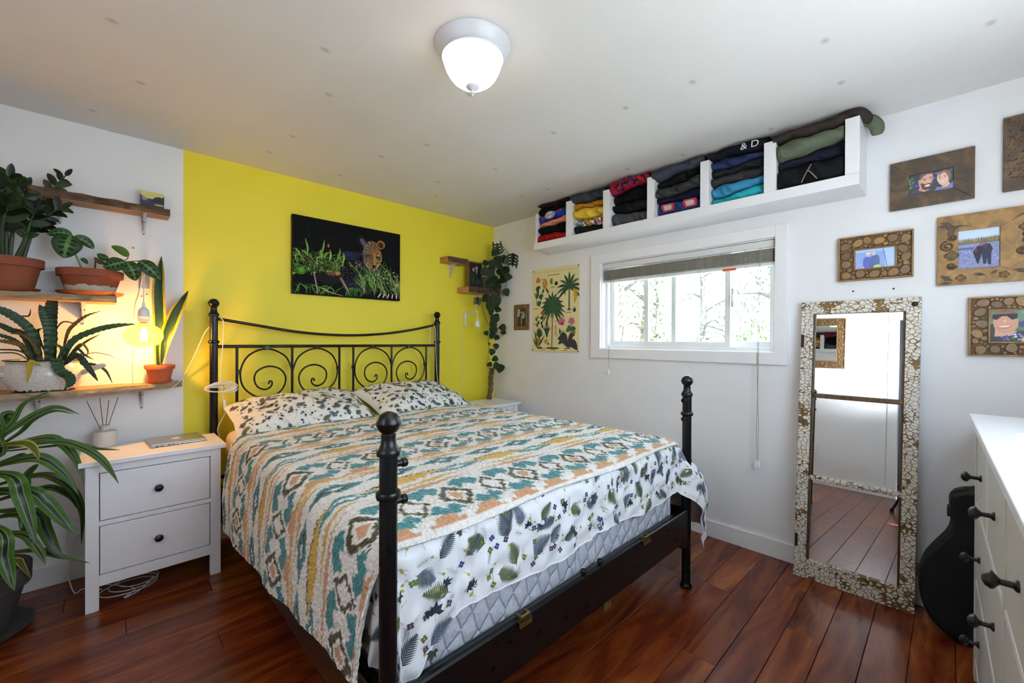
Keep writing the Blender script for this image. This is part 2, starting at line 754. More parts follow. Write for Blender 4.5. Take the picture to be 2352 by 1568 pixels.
# jamb lining
mb = MB()
e = .006
mb.box((0, WY0 - e, WZ0), (TH, WY0, WZ1)).box((0, WY1, WZ0), (TH, WY1 + e, WZ1)).box((0, WY1, WZ0), (TH, WY0, WZ0 + e)).box((0, WY1, WZ1 - e), (TH, WY0, WZ1))
mb.build('jamb_lining', TRIM, win)


def wframe(name, x0, x1, ya, yb, za, zb, w, parent, m=VINYL):
    """rectangular frame ya>yb"""
    ya, yb = max(ya, yb), min(ya, yb)
    mb = MB()
    mb.box((x0, ya - w, za), (x1, ya, zb)).box((x0, yb, za), (x1, yb + w, zb)).box((x0, yb + w, za), (x1, ya - w, za + w)).box((x0, yb + w, zb - w), (x1, ya - w, zb))
    return mb.build(name, m, parent, bevel=.002)


def pane(x, ya, yb, za, zb, parent):
    mb = MB()
    mb.box((x - .002, min(ya, yb), za), (x + .002, max(ya, yb), zb))
    return mb.build('pane', GLASS, parent)


WW = WY0 - WY1
fy = lambda t: WY0 - WW * t          # 0 at the corner side, 1 at the near side
wframe('outer_frame', .05, .125, WY0 - e, WY1 + e, WZ0 + e, WZ1 - e, .022, win)
yl, yr, ym = WY0 - e - .022, WY1 + e + .022, fy(.452)
zb_, zt_ = WZ0 + e + .022, WZ1 - e - .022
for (a, b) in ((yl, ym - .016), (ym + .016, yr)):
    dx_ = 0. if a == yl else .026
    s = wframe('fixed_sash', .091 + dx_, .115 + dx_, a, b, zb_, zt_, .033, win)
    pane(.103 + dx_, a - .03, b + .03, zb_ + .03, zt_ - .03, s)
ya, yb = at(1481, 700, 'x', .075).y, at(1679, 700, 'x', .075).y
s = wframe('sliding_sash', .062, .088, ya, yb, zb_ - .004, zt_, .034, win)
pane(.076, ya - .03, yb + .03, zb_ + .03, zt_ - .03, s)
# latch on the sash stile
lp = at(1682, 684, 'x', .06)
mb = MB()
mb.box((.046, lp.y - .012, lp.z - .06), (.064, lp.y + .004, lp.z + .06))
mb.box((.036, lp.y - .008, lp.z - .022), (.05, lp.y, lp.z + .022))
mb.build('latch', mat('latch_plastic', 'C9C9C9', .3), s, bevel=.003)

# ------------------------------------------------------------------ raised slatted blind
SLAT = wood('greyed_blind_slat', '6E675F', '8B837A', 'A49C92', (4, 60, 60), .55, .1)
BLW = mat('blind_rail_white', 'D5D3D4', .4)
CORD = mat('blind_cord', '9B947F', .8)
bl = thing('window_blind', 'raised slatted blind with stacked greyed slats under white headrail', 'blind', (.02, (WY0 + WY1) / 2, WZ1 - .15))
ba, bb = WY0 - .012, WY1 + .012
box('headrail', (.005, bb, WZ1 - .048), (.045, ba, WZ1 - e - .002), BLW, bl, .003)
nsl = 16
slat_me = None
for i in range(nsl):
    z = WZ1 - .060 - i * .0048
    mb = MB()
    prof = [(-.022, 0), (-.011, .0022), (0, .003), (.011, .0022), (.022, 0)]
    vs, fs = [], []
    for yy in (ba - .004, bb + .004):
        for dx, dz in prof:
            vs.append((.025 + dx, yy, z + dz))
        for dx, dz in prof[::-1]:
            vs.append((.025 + dx, yy, z + dz - .0028))
    n = 10
    fs = [tuple(range(n)), tuple(range(2 * n - 1, n - 1, -1))] + [(j, (j + 1) % n, (j + 1) % n + n, j + n) for j in range(n)]
    if slat_me is None:
        mb.add(vs, fs)
        sl = mb.build('slat', SLAT, bl)
        slat_me, z_first = sl.data, z
    else:
        sl = bpy.data.objects.new('slat', slat_me)
        COL.objects.link(sl)
        sl.parent = bl
        sl.location = ((hashf(i) - .5) * .005, (hashf(i, 2) - .5) * .004, z - z_first)
zbot = WZ1 - .060 - nsl * .0048
box('bottom_rail', (.004, bb + .003, zbot - .022), (.046, ba - .003, zbot - .003), BLW, bl, .004)
# orange tag clipped to the bottom rail
tg = at(1675, 592, 'x', .0)
mb = MB()
mb.box((-.002, tg.y - .040, zbot - .030), (.010, tg.y + .040, zbot - .014))
t_ = mb.build('orange_tag', mat('orange_plastic', 'B8501A', .4), bl, bevel=.002)
t_['label'] = 'orange plastic tag'
for tt in (.085, .245, .425, .63, .865):
    mb = MB()
    yy = fy(tt)
    pts = []
    for i in range(26):
        a = i / 25
        pts.append((.001 + .004 * math.sin(i * 2.4), yy + .012 * math.sin(i * 1.9), WZ1 - .05 - a * (.05 + nsl * .0048)))
    mb.tube(pts, .0012, 5)
    for i in range(8):
        w = i / 8 * 2 * PI
        mb.tube([(.0, yy, zbot + .03), (-.003, yy + .014 * math.cos(w), zbot + .03 + .018 * math.sin(w)), (.0, yy + .004 * math.cos(w + 1), zbot + .03 + .006 * math.sin(w + 1))], .0011, 5)
    mb.build('ladder_cord', CORD, bl)
# pull cords with white tassels
WT = mat('white_plastic', 'E8E8EC', .35, var=.02)


def pull_cord(px_top, px_bot, n_cords, parent):
    p1 = at(px_bot[0], px_bot[1], 'x', -.03)
    p0 = Vector((.0, p1.y, WZ1 - .05))
    for k in range(n_cords):
        dy = (k - (n_cords - 1) / 2) * .007
        pts = [p0 + V(0, dy, 0), V(-.028, p1.y + dy, WZ0 + .02), V(-.03, p1.y + dy * .2, (p1.z + WZ0) / 2 + .06), V(-.03, p1.y + dy * 1.5, (p1.z * 2 + WZ0) / 3), V(-.03, p1.y + dy, p1.z + .03)]
        mb = MB()
        mb.tube(cr(pts, 24), .0016, 6)
        mb.build('pull_cord', CORD, parent)
        mb = MB()
        mb.lathe([(.0095, 0), (.010, .004), (.0085, .018), (.004, .036), (.003, .04)], 12, (-.03, p1.y + dy * 2.2, p1.z - .012 - .004 * k))
        mb.build('tassel', WT, parent, smooth=True)


pull_cord((1743, 570), (1739, 1068), 2, bl)
pull_cord((1398, 600), (1398, 856), 1, bl)

# ------------------------------------------------------------------ window 2 (front wall, over the dresser)
w2 = thing('window_2', None, None, ((FX0 + FX1) / 2, YF, FZ0))
struct(w2, 'white framed window over the dresser')
mb = MB()
mb.box((FX0 - .07, YF, FZ0 - .07), (FX0, YF + .02, FZ1 + .07)).box((FX1, YF, FZ0 - .07), (FX1 + .07, YF + .02, FZ1 + .07))
mb.box((FX0, YF, FZ1), (FX1, YF + .02, FZ1 + .07)).box((FX0, YF, FZ0 - .07), (FX1, YF + .02, FZ0))
mb.build('casing', TRIM, w2, bevel=.002)
mb = MB()
for a0, a1 in ((FX0, FX0 + .04), (FX1 - .04, FX1), ((FX0 + FX1) / 2 - .03, (FX0 + FX1) / 2 + .03)):
    mb.box((a0, YF - .1, FZ0), (a1, YF - .05, FZ1))
mb.box((FX0, YF - .1, FZ0), (FX1, YF - .05, FZ0 + .04)).box((FX0, YF - .1, FZ1 - .04), (FX1, YF - .05, FZ1))
mb.build('frame', VINYL, w2, bevel=.002)
MB().box((FX0 + .03, YF - .077, FZ0 + .03), (FX1 - .03, YF - .073, FZ1 - .03)).build('pane', GLASS, w2)

portal('window_1_portal', (TH + .02, (WY0 + WY1) / 2, (WZ0 + WZ1) / 2), WW, WZ1 - WZ0, (-1, 0, 0))
portal('window_2_portal', ((FX0 + FX1) / 2, YF - TH - .02, (FZ0 + FZ1) / 2), FX1 - FX0, FZ1 - FZ0, (0, 1, 0))

# ------------------------------------------------------------------ outside
GR = mat('garden_ground', '5E5E5C', .9, var=.2, scale=2.)
struct(box('ground_outside', (-30, -40, -2.2), (40, 40, -2.0), GR), 'sunlit garden ground outside the window')
BARK = wood('pale_bark', '45403A', '645E56', '7E776C', (14, 14, 3), .9, .5)
LEAFO = [mat('outside_leaf_%d' % i, c, .6, var=.3, scale=3) for i, c in enumerate(('46521E', '3A5026', '36503C', '4E6628'))]


def out_tree(px, dx, h, rad, crown, lm, label, lean=.0, seed=1, n=900, crown_z=.55):
    rg = random.Random(seed)
    b = at(px, 700, 'x', dx)
    t = thing('garden_tree', label, 'tree', (b.x, b.y, -2.0), 'trees outside the window')
    base = V(b.x, b.y, -2.05)
    top = base + V(lean * .3, lean, h)
    P = cr([base, base.lerp(top, .4) + V(0, .06, 0), base.lerp(top, .75) - V(0, .05, 0), top], 16)
    mb = MB()
    mb.tube(P, [rad * (1 - .6 * i / 15) for i in range(16)], 10)
    mb.build('trunk', BARK, t, smooth=True)
    tips = []
    for i in range(9):
        s_ = P[5 + i] if 5 + i < 16 else P[-1]
        a = rg.uniform(0, 2 * PI)
        d = V(math.cos(a) * .5, math.sin(a), rg.uniform(.1, .6)) * crown * rg.uniform(.6, 1.)
        mb = MB()
        Q = cr([s_, s_ + d * .5 + V(0, 0, .1), s_ + d], 7)
        mb.tube(Q, [rad * .32 * (1 - .8 * j / 6) for j in range(7)], 6)
        mb.build('branch', BARK, t, smooth=True)
        tips += Q[2:]
    mb = MB()
    for i in range(int(n * 2.4)):
        c = tips[rg.randrange(len(tips))] + V(rg.gauss(0, 1), rg.gauss(0, 1), rg.gauss(0, 1)) * crown * .22
        a = V(rg.gauss(0, 1), rg.gauss(0, 1), rg.gauss(0, 1)).normalized()
        b_ = a.orthogonal().normalized()
        L, w = rg.uniform(.045, .085), rg.uniform(.014, .026)
        mb.add([c, c + a * L * .5 + b_ * w, c + a * L, c + a * L * .5 - b_ * w], [(0, 1, 2, 3)])
    o = mb.build('foliage', lm, t, fixn=False)
    o['kind'] = 'stuff'
    return t


out_tree(1424, 3.4, 6.0, .17, 1.2, LEAFO[0], 'pale-barked garden tree behind the window pane nearest the poster', .1, 3, 900)
out_tree(1464, 4.6, 5.0, .16, 1.0, LEAFO[0], 'forked garden tree with knobbly trunk outside beside the sliding sash', -.25, 5, 700)
out_tree(1515, 6.5, 5.5, .13, 1.1, LEAFO[1], 'slim far garden tree seen through the sliding sash', .1, 8, 600)
out_tree(1628, 9.5, 6.0, .14, 1.3, LEAFO[2], 'bluish-green conifer-like garden tree seen through the sliding sash', .3, 9, 900)
out_tree(1768, 4.2, 5.5, .15, 1.3, LEAFO[2], 'garden tree with spreading boughs behind the blind cord', -.3, 12, 1000)
b = at(1752, 770, 'x', 2.2)
rg = random.Random(4)
mb = MB()
for i in range(1100):
    d = V(rg.gauss(0, 1), rg.gauss(0, 1), rg.gauss(0, 1)).normalized() * rg.uniform(.2, .55)
    c = V(b.x, b.y, b.z - .35) + V(d.x, d.y, d.z * 1.1)
    a = V(rg.gauss(0, 1), rg.gauss(0, 1), rg.gauss(0, 1)).normalized()
    b_ = a.orthogonal().normalized()
    mb.add([c, c + a * .04 + b_ * .02, c + a * .08, c + a * .04 - b_ * .02], [(0, 1, 2, 3)])
sh = thing('garden_shrub', 'rounded green garden shrub outside the window below the boughs', 'shrub', (b.x, b.y, -2.0))
f_ = mb.build('foliage', LEAFO[3], sh, fixn=False)
f_['kind'] = 'stuff'
mb = MB()
for i in range(5):
    mb.tube(cr([(b.x + .05 * i - .1, b.y, -2.03), (b.x + .06 * math.cos(i), b.y + .08 * math.sin(i), -.6), (b.x + .3 * math.cos(i * 1.3), b.y + .3 * math.sin(i * 1.3), b.z - .4)], 8), [.03 - .0025 * j for j in range(8)], 6)
mb.build('stem', BARK, sh)
# ================================================================== THE BED
def m_black():
    t = NT('black_metal')
    vec = t.coord()
    t.set(base='08080A', rough=t.ramp(t.noise(vec, 18, 2), [(.3, (.27, .27, .27, 1)), (.7, (.32, .32, .32, 1))]), spec=.35)
    return t.m


BLACK = m_black()
HL, HR, FL, FR = V(-2.352, -.10, 0), V(-.745, -.10, 0), V(-2.339, -2.266, 0), V(-.671, -2.262, 0)
bed = thing('bed', 'black metal four-post bed with spiral scroll headboard', 'bed', (-1.53, -1.18, 0))


def finial(top, r=.0285):
    """ball, neck and collar ending at height top; returns a profile going up from the collar"""
    c = top - r
    prof = [(.021, top - .108), (.0275, top - .105), (.0285, top - .098), (.0275, top - .092), (.024, top - .088), (.0185, top - .078), (.0168, top - .066), (.0180, top - .056)]
    for i in range(11):
        a = -1.0 + (PI / 2 + 1.0) * i / 10
        prof.append((r * math.cos(a) if i < 10 else .0005, c + r * math.sin(a)))
        if i == 3:
            prof += [(r + .0015, c - .001), (r + .0015, c + .001)]
    return prof


def post(p, top, ring, rad, rail_z0, foot=True):
    mb = MB()
    mb.lathe([(rad + .006, 0), (rad + .007, .004), (rad + .006, .012), (rad + .001, .018), (rad - .001, .022), (rad - .001, rail_z0), (rad + .003, rail_z0 + .004), (rad + .003, top - .12)][:6] + [(rad, rail_z0 + .01), (rad, top - .106)], 20, p)
    o = mb.build('post', BLACK, bed, smooth=True)
    mb = MB()
    mb.lathe(finial(top), 28, p)
    mb.build('finial', BLACK, o, smooth=True)
    mb = MB()
    z = ring
    mb.lathe([(rad, z - .010), (rad + .006, z - .009), (rad + .008, z - .004), (rad + .008, z + .003), (rad + .006, z + .008), (rad, z + .010)], 24, p)
    mb.build('ring', BLACK, o, smooth=True)
    return o


posts = {}
posts['HL'] = post(HL, 1.510, 1.248, .0215, .22)
posts['HR'] = post(HR, 1.508, 1.245, .0215, .22)
posts['FL'] = post(FL, 1.096, .897, .0215, .24)
posts['FR'] = post(FR, 1.088, .892, .0225, .24)
# knob pegs on the foot posts where a foot bar once fitted
for key, p, sg, zs in (('FL', FL, 1, (.966, .876)), ('FR', FR, -1, (.962, .868))):
    for z in zs:
        mb = MB()
        R_ = Matrix.Rotation(sg * PI / 2, 4, 'Y')
        mb.lathe([(.0085, 0), (.0085, .014), (.0112, .016), (.0118, .026), (.010, .0285)], 14, p + V(sg * .0195, 0, z), mat=R_)
        mb.build('peg', BLACK, posts[key], smooth=True)
# headboard
HY = -.10
tr = cr([(HL.x, HY, 1.392), (-2.13, HY, 1.355), (-1.85, HY, 1.312), (-1.55, HY, 1.296), (-1.25, HY, 1.310), (-.97, HY, 1.35), (HR.x, HY, 1.398)], 40)
MB().tube(tr, .0095, 10).build('top_rail', BLACK, bed, smooth=True)
MB().tube([(HL.x, HY, 1.220), (HR.x, HY, 1.216)], .0105, 10).build('middle_rail', BLACK, bed, smooth=True)
MB().tube([(HL.x, HY, .42), (HR.x, HY, .42)], .0125, 10).build('lower_rail', BLACK, bed, smooth=True)
for x in (-2.232, -1.912, -1.593, -1.489, -1.177, -.855):
    MB().tube([(x, HY, .42), (x, HY, 1.218)], .0085, 8).build('bar', BLACK, bed, smooth=True)
SCR = [(0, .90), (0, .98), (-.004, 1.06), (-.048, 1.155), (-.155, 1.203), (-.258, 1.16), (-.302, 1.06), (-.278, .95), (-.170, .877), (-.073, .92), (-.041, 1.0), (-.073, 1.065), (-.144, 1.088), (-.208, 1.06), (-.226, 1.011), (-.208, .96), (-.165, .938), (-.130, .955), (-.124, .984), (-.138, .990), (-.144, .972)]
for cx in (-1.912, -1.177):
    for sg in (1, -1):
        MB().tube(cr([(cx + sg * dx, HY - .004, z) for dx, z in SCR], 110), .0056, 8).build('scroll', BLACK, bed, smooth=True)
        box('clamp', (cx - sg * .155 - .016, HY - .014, 1.196), (cx - sg * .155 + .016, HY + .010, 1.226), BLACK, bed, .004)
        box('clamp', (cx - sg * .311 - .013, HY - .014, 1.045), (cx - sg * .311 + .013, HY + .010, 1.072), BLACK, bed, .004)
# rails
def rail(a, b, z0, z1, th, inward):
    """angle-iron rail from a to b (posts), lip turned inward"""
    d = (b - a).normalized()
    n = Vector(inward)
    mb = MB()
    def q(t, o, z):
        return a + d * t + n * o + V(0, 0, z)
    L = (b - a).length
    prof = [(-.014, z0), (-.014, z1 - .006), (-.010, z1), (.002, z1), (.006, z1 - .006), (.018, z1 - .010), (.030, z1 - .012), (.030, z1 - .018), (.012, z1 - .024), (.006, z1 - .03), (.006, z0), (-.004, z0 - .004)]
    vs = [q(.008, o, z) for o, z in prof] + [q(L - .008, o, z) for o, z in prof]
    k = len(prof)
    mb.add(vs, [tuple(range(k)), tuple(range(2 * k - 1, k - 1, -1))] + [(i, (i + 1) % k, (i + 1) % k + k, i + k) for i in range(k)])
    return mb


rf = rail(FL, FR, .250, .405, .02, (0, 1, 0)).build('foot_rail', BLACK, bed)
rail(HL, FL, .250, .400, .02, (1, 0, 0)).build('side_rail', BLACK, bed)
rail(HR, FR, .250, .400, .02, (-1, 0, 0)).build('side_rail', BLACK, bed)
box('rail_bracket', (FR.x - .07, FR.y - .012, .215), (FR.x + .002, FR.y + .012, .27), BLACK, bed, .008)
box('rail_bracket', (FL.x - .002, FL.y - .012, .215), (FL.x + .07, FL.y + .012, .27), BLACK, bed, .008)
BRASS = mat('old_brass', '7A6A45', .35, .8, var=.2, scale=60)
for px, py in ((1196, 1452), (1476, 1256)):
    p = at(px, py, 'y', FL.y)
    mb = MB()
    mb.box((p.x - .028, FL.y - .024, .396), (p.x + .028, FL.y - .008, .402))
    mb.box((p.x - .028, FL.y - .024, .380), (p.x + .028, FL.y - .018, .402))
    mb.box((p.x - .022, FL.y - .02, .402), (p.x - .012, FL.y + .002, .415))
    mb.box((p.x + .012, FL.y - .02, .402), (p.x + .022, FL.y + .002, .415))
    mb.tube([(p.x - .02, FL.y - .020, .413), (p.x + .02, FL.y - .020, .413)], .004, 8)
    c = mb.build('clip', BRASS, rf, bevel=.002)
    c['label'] = 'tarnished brass clip'
for px, py in ((1338, 1345), (1376, 1320)):
    p = at(px, py, 'y', FL.y)
    mb = MB()
    mb.lathe([(.009, .398), (.009, .414), (.0125, .416), (.0125, .423), (.010, .426)], 14, (p.x, FL.y - .004, 0))
    mb.build('peg', BLACK, rf, smooth=True)
# centre support under the foot end
p = at(1388, 1394, 'z', 0)
SUPW = wood('support_wood', '4E2D16', '7A4E28', 'A77B48', (20, 20, 4), .7)
box('support_leg', (p.x - .03, p.y - .02, 0), (p.x + .03, p.y + .03, .30), SUPW, bed, .002)
box('centre_beam', (p.x - .025, -2.23, .27), (p.x + .025, -.12, .30), SUPW, bed)

# ------------------------------------------------------------------ mattresses
def m_quilt():
    t = NT('quilted_ticking')
    vec = t.coord((1, 1, 1))
    mp = t.coord((20, 20, 13), rot=(0, .5, 0))
    v = t.n('ShaderNodeTexVoronoi', feature='DISTANCE_TO_EDGE', Scale=1., Randomness=.3)
    t.l(mp, v.inputs['Vector'])
    puff = t.ramp(v.outputs['Distance'], [(0, (0, 0, 0, 1)), (.10, (.55, .55, .55, 1)), (.4, (1, 1, 1, 1))])
    d = t.noise(vec, 60, 4, .6, 1.2)
    base = t.mix(t.math('GREATER_THAN', d, .52), 'C3C4CF', 'CFD0D9')
    edge = t.ramp(v.outputs['Distance'], [(0, 'E3E6F2'), (.03, 'E3E6F2'), (.05, 'FFFFFF')])
    t.set(base=t.mix(.3, base, edge, 'MULTIPLY'), rough=.6, spec=.3)
    t.bump(puff, .9, .010)
    return t.m


QUILT = m_quilt()
SHEET = mat('peach_fitted_sheet', 'EFD8C6', .8, var=.04, scale=9, bump=.15, bscale=14)
MX0, MX1, MY0, MY1 = -2.305, -.725, -.135, -2.215


def slab(z0, z1, inset, rr):
    mb = MB()
    mb.box((MX0 + inset, MY1 + inset, z0), (MX1 - inset, MY0 - inset, z1))
    return mb


bs = slab(.315, .520, .004, .02).build('box_spring', QUILT, None, bevel=.02, seg=3)
tag(bs, 'grey-white quilted box spring resting in the black bed rails', 'box spring')
mp_ = MB()
for z in (.335, .50):
    mp_.tube([(MX0 + .03, MY1 + .002, z), (MX1 - .03, MY1 + .002, z)], .004, 6)
mp_.tube([(-1.535, MY1 + .0015, .33), (-1.535, MY1 + .0015, .515)], .003, 6)
mp_.build('piping', mat('ticking_piping', 'D5D6E0', .6), bs)
mt = slab(.520, .712, .0, .06).build('mattress', SHEET, None, bevel=.055, seg=5, smooth='all')
tag(mt, 'mattress in a pale peach fitted sheet under the pillows', 'mattress')


# ------------------------------------------------------------------ cloth that drapes over the bed (flat X, Y -> world)
def drape(X, Y, q):
    x0, x1, y1, zt, r = q['x0'], q['x1'], q['y1'], q['zt'], q['r']
    X, Y = np.asarray(X, float), np.asarray(Y, float)
    aL, aR, b = np.maximum(x0 - X, 0), np.maximum(X - x1, 0), np.maximum(y1 - Y, 0)
    a = aL + aR
    sg = np.where(aL > 0, -1., 1.)
    d = np.hypot(a, b)
    dx, dy = np.where(d > 1e-9, a / np.maximum(d, 1e-9), 0) * sg, -np.where(d > 1e-9, b / np.maximum(d, 1e-9), 0)
    th = np.minimum(d / r, PI / 2)
    out = r * np.sin(th)
    down = r * (1 - np.cos(th)) + np.maximum(d - r * PI / 2, 0)
    phi = np.arctan2(b, a)
    per = np.where(a > 0, np.where(b > 0, phi * .22, 0) + (-Y) * (b <= 0), X)
    k = np.clip(down / .3, 0, 1.3)
    fl = q['flL'] * (aL > 0) * np.cos(phi) ** 2 + q['flR'] * (aR > 0) * np.cos(phi) ** 2 * np.clip((-Y - .8) / 1.2, 0, 1) + q['flF'] * np.sin(phi) ** 2
    out = out + fl * np.sin(np.clip(down / q['bl'], 0, 1) * PI * .62)
    w = q['fold'] * k * (np.sin(per * q['fq'] + 1.3 * np.sin(per * 5.1)) + .5 * np.sin(per * q['fq'] * 2.3 + 2))
    both = np.clip(np.minimum(a, b) / .06, 0, 1)
    w = w + q['cf'] * k * both * np.sin(phi * 9.)
    out = out + w
    Xc, Yc = np.clip(X, x0, x1), np.maximum(Y, y1)
    ins = np.minimum(np.minimum(Xc - x0, x1 - Xc), Yc - y1)
    puff = q['puff'] * (np.sin(Xc * 3.1 + 1) * np.sin(Yc * 2.7) * .5 + .35 * np.sin(Xc * 7.3 + Yc * 5.1) + .25 * np.sin(Yc * 11 - Xc * 6)) * np.clip(ins / .1, 0, 1)
    crown = q['crown'] * np.clip(ins / .35, 0, 1)
    hz = q['hump'] * np.clip((Yc + .95) / .4, 0, 1)
    P = np.stack([Xc + dx * out, Yc + dy * out, zt + crown + puff + hz - down], -1)
    return P


def normals(X, Y, q, h=.004):
    px = drape(X + h, Y, q) - drape(X - h, Y, q)
    py = drape(X, Y + h, q) - drape(X, Y - h, q)
    n = np.cross(px, py)
    return n / np.maximum(np.linalg.norm(n, axis=-1, keepdims=True), 1e-9)


DUV = dict(x0=-2.29, x1=-.745, y1=-2.195, zt=.742, r=.045, flL=.01, flR=.27, flF=.0, bl=.40, fold=.004, fq=22., cf=.016, puff=.004, crown=.008, hump=.0)
BLA = dict(x0=-2.282, x1=-.75, y1=-2.192, zt=.758, r=.062, flL=.045, flR=.04, flF=.0, bl=.45, fold=.006, fq=9., cf=.006, puff=.006, crown=.012, hump=.0)

# ---- duvet
COTTON = mat('white_cotton', 'E9E9EC', .85, var=.03, bump=.2, bscale=26)


def cloth_mesh(q, Xf, Yf, nu, nv, name, m, parent=None, disp=None, cols=None, thick=.004):
    u, v = np.meshgrid(np.linspace(0, 1, nu), np.linspace(0, 1, nv))
    X, Y = Xf(u, v), Yf(u, v)
    P = drape(X, Y, q)
    N = normals(X, Y, q)
    if disp is not None:
        P = P + N * disp(X, Y)[..., None]
    mb = MB()
    idx = np.arange(nu * nv).reshape(nv, nu)
    top = P.reshape(-1, 3)
    bot = (P - N * thick).reshape(-1, 3)
    k = nu * nv
    F = np.stack([idx[:-1, :-1], idx[:-1, 1:], idx[1:, 1:], idx[1:, :-1]], -1).reshape(-1, 4)
    faces = F.tolist()
    ring = np.concatenate([idx[0, :], idx[1:, -1], idx[-1, ::-1][1:], idx[::-1, 0][1:-1]])
    rim = [(int(ring[i]), int(ring[(i + 1) % len(ring)]), int(ring[(i + 1) % len(ring)] + k), int(ring[i] + k)) for i in range(len(ring))]
    B = (F[:, ::-1] + k).tolist()
    mb.v = [tuple(p) for p in np.concatenate([top, bot]).tolist()]
    mb.f = [tuple(f) for f in faces + B] + rim
    mb.mi = [0] * len(mb.f)
    c = None
    if cols is not None:
        cc = cols(X, Y).reshape(-1, 4)
        c = np.concatenate([cc, cc])
    return mb.build(name, m, parent, smooth='all', cols=c, fixn=False)


dv_b = .275
duvet = cloth_mesh(DUV, lambda u, v: -2.29 - .30 + u * (.30 + 1.545 + .52), lambda u, v: -.595 + v * (-2.195 - dv_b + .595 - .10 * np.exp(-((-2.59 + u * 2.365 + 2.27) / .10) ** 2)) - .012 * np.sin(u * 21) * v, 300, 230, 'duvet', COTTON,
                   disp=lambda X, Y: .0045 * np.sin(X * 31 + 3 * np.sin(Y * 17)) * np.sin(Y * 37 + 2 * np.sin(X * 13)) + .002 * np.sin(X * 67 + Y * 51) + .003 * np.abs(np.sin(X * 43 + 5 * np.sin(X * 9) + 4 * Y)) ** 3 - .002 * np.abs(np.sin(Y * 29 - X * 17)) ** 5)
tag(duvet, 'white cotton duvet with a fern and leaf print hanging over the bed foot', 'duvet')

PRINT = attr_mat('leaf_print', .85)
DUVD = lambda X, Y: .0045 * np.sin(X * 31 + 3 * np.sin(Y * 17)) * np.sin(Y * 37 + 2 * np.sin(X * 13)) + .002 * np.sin(X * 67 + Y * 51) + .003 * np.abs(np.sin(X * 43 + 5 * np.sin(X * 9) + 4 * Y)) ** 3 - .002 * np.abs(np.sin(Y * 29 - X * 17)) ** 5


def motif(kind, rg):
    """list of (polygon in metres, colour) of one printed leaf"""
    out = []
    if kind == 'fern':
        L = rg.uniform(.075, .105)
        c = rg.choice(['4F5A3A', '5A6340', '4A5560', '566072', '3F4A50'])
        bend = rg.uniform(-.35, .35)
        n = 13
        wd = rg.uniform(.24, .36)
        pt = lambda t: (bend * L * .4 * t * t, L * t)
        for i in range(n):
            t = .10 + .86 * i / n
            x, y = pt(t)
            w = L * wd * math.sin(PI * min(1, (.22 + .78 * t)) ** .9) * (1.1 - .5 * t) + .002
            for sg in (-1, 1):
                ex, ey = x + sg * w, y + w * .75
                h = L / n * .36
                out.append(([(x, y - h), ((x + ex) / 2, (y + ey) / 2 - h * 1.3), (ex, ey), ((x + ex) / 2, (y + ey) / 2 + h * .7), (x, y + h)], c))
        out.append(([(-.0008, 0), (.0008, 0), (pt(.5)[0] + .0007, pt(.5)[1]), pt(1), (pt(.5)[0] - .0007, pt(.5)[1])], c))
    elif kind == 'maple':
        c = rg.choice(['2B3440', '333B4C', '3A4638'])
        R = rg.uniform(.018, .027)
        for k in range(5):
            a = PI / 2 + (k - 2) * .72
            l = R * (1.25 - .16 * abs(k - 2))
            p = (l * math.cos(a), l * math.sin(a))
            s = (-math.sin(a) * R * .28, math.cos(a) * R * .28)
            out.append(([(0, 0), (p[0] * .45 + s[0], p[1] * .45 + s[1]), p, (p[0] * .45 - s[0], p[1] * .45 - s[1])], c))
        out.append(([(-.0006, 0), (.0006, 0), (.003, -R * .9), (.002, -R * .9)], c))
    elif kind == 'flower':
        c = rg.choice(['4B3A5A', '3A3A78', '57405E', '6B7A3A', '5A6A30'])
        for k in range(4):
            a = k * PI / 2 + .4
            x, y = .006 * math.cos(a), .006 * math.sin(a)
            out.append(([(x + .0048 * math.cos(b), y + .0048 * math.sin(b)) for b in [i * PI / 3 for i in range(6)]], c))
        out.append(([(-.0005, -.004), (.0005, -.004), (.004, -.022), (.003, -.022)], '59604A'))
    elif kind == 'sprig':
        c = rg.choice(['5C6468', '6A6F58', '59604A'])
        L = rg.uniform(.04, .06)
        out.append(([(-.0005, 0), (.0005, 0), (.004, L), (.0032, L)], c))
        for i in range(6):
            t = .15 + .13 * i
            for sg in (-1, 1):
                x, y = .0036 * t, L * t
                out.append(([(x, y - .0006), (x + sg * .010, y + .010), (x, y + .0008)], c))
    else:
        c = rg.choice(['B9A63A', 'A8A23A', 'C0A030'])
        out.append(([(.0042 * math.cos(b), .0052 * math.sin(b)) for b in [i * PI / 3 for i in range(6)]], c))
        out.append(([(-.0004, -.003), (.0004, -.003), (.002, -.02), (.0012, -.02)], '7A7A50'))
    return out


def print_cloth(fn, spots, seed, name, parent, scale=1.0, eps=.0009):
    """fn(arr U, arr V) -> points (already lifted); spots: list of (u, v)"""
    rg = random.Random(seed)
    U, Vv, faces, cols = [], [], [], []
    for i, (cx, cy, kind) in enumerate(spots):
        a = rg.uniform(0, 2 * PI)
        ca, sa = math.cos(a), math.sin(a)
        for poly, c in motif(kind, rg):
            o = len(U)
            for x, y in poly:
                U.append(cx + (x * ca - y * sa) * scale)
                Vv.append(cy + (x * sa + y * ca) * scale)
            faces.append(tuple(range(o, o + len(poly))))
            cols += [lin(c)] * len(poly)
    P = fn(np.array(U), np.array(Vv))
    mb = MB()
    mb.v = [tuple(p) for p in P.tolist()]
    mb.f = faces
    mb.mi = [0] * len(faces)
    o = mb.build(name, PRINT, parent, cols=cols, fixn=False)
    o['kind'] = 'stuff'
    return o


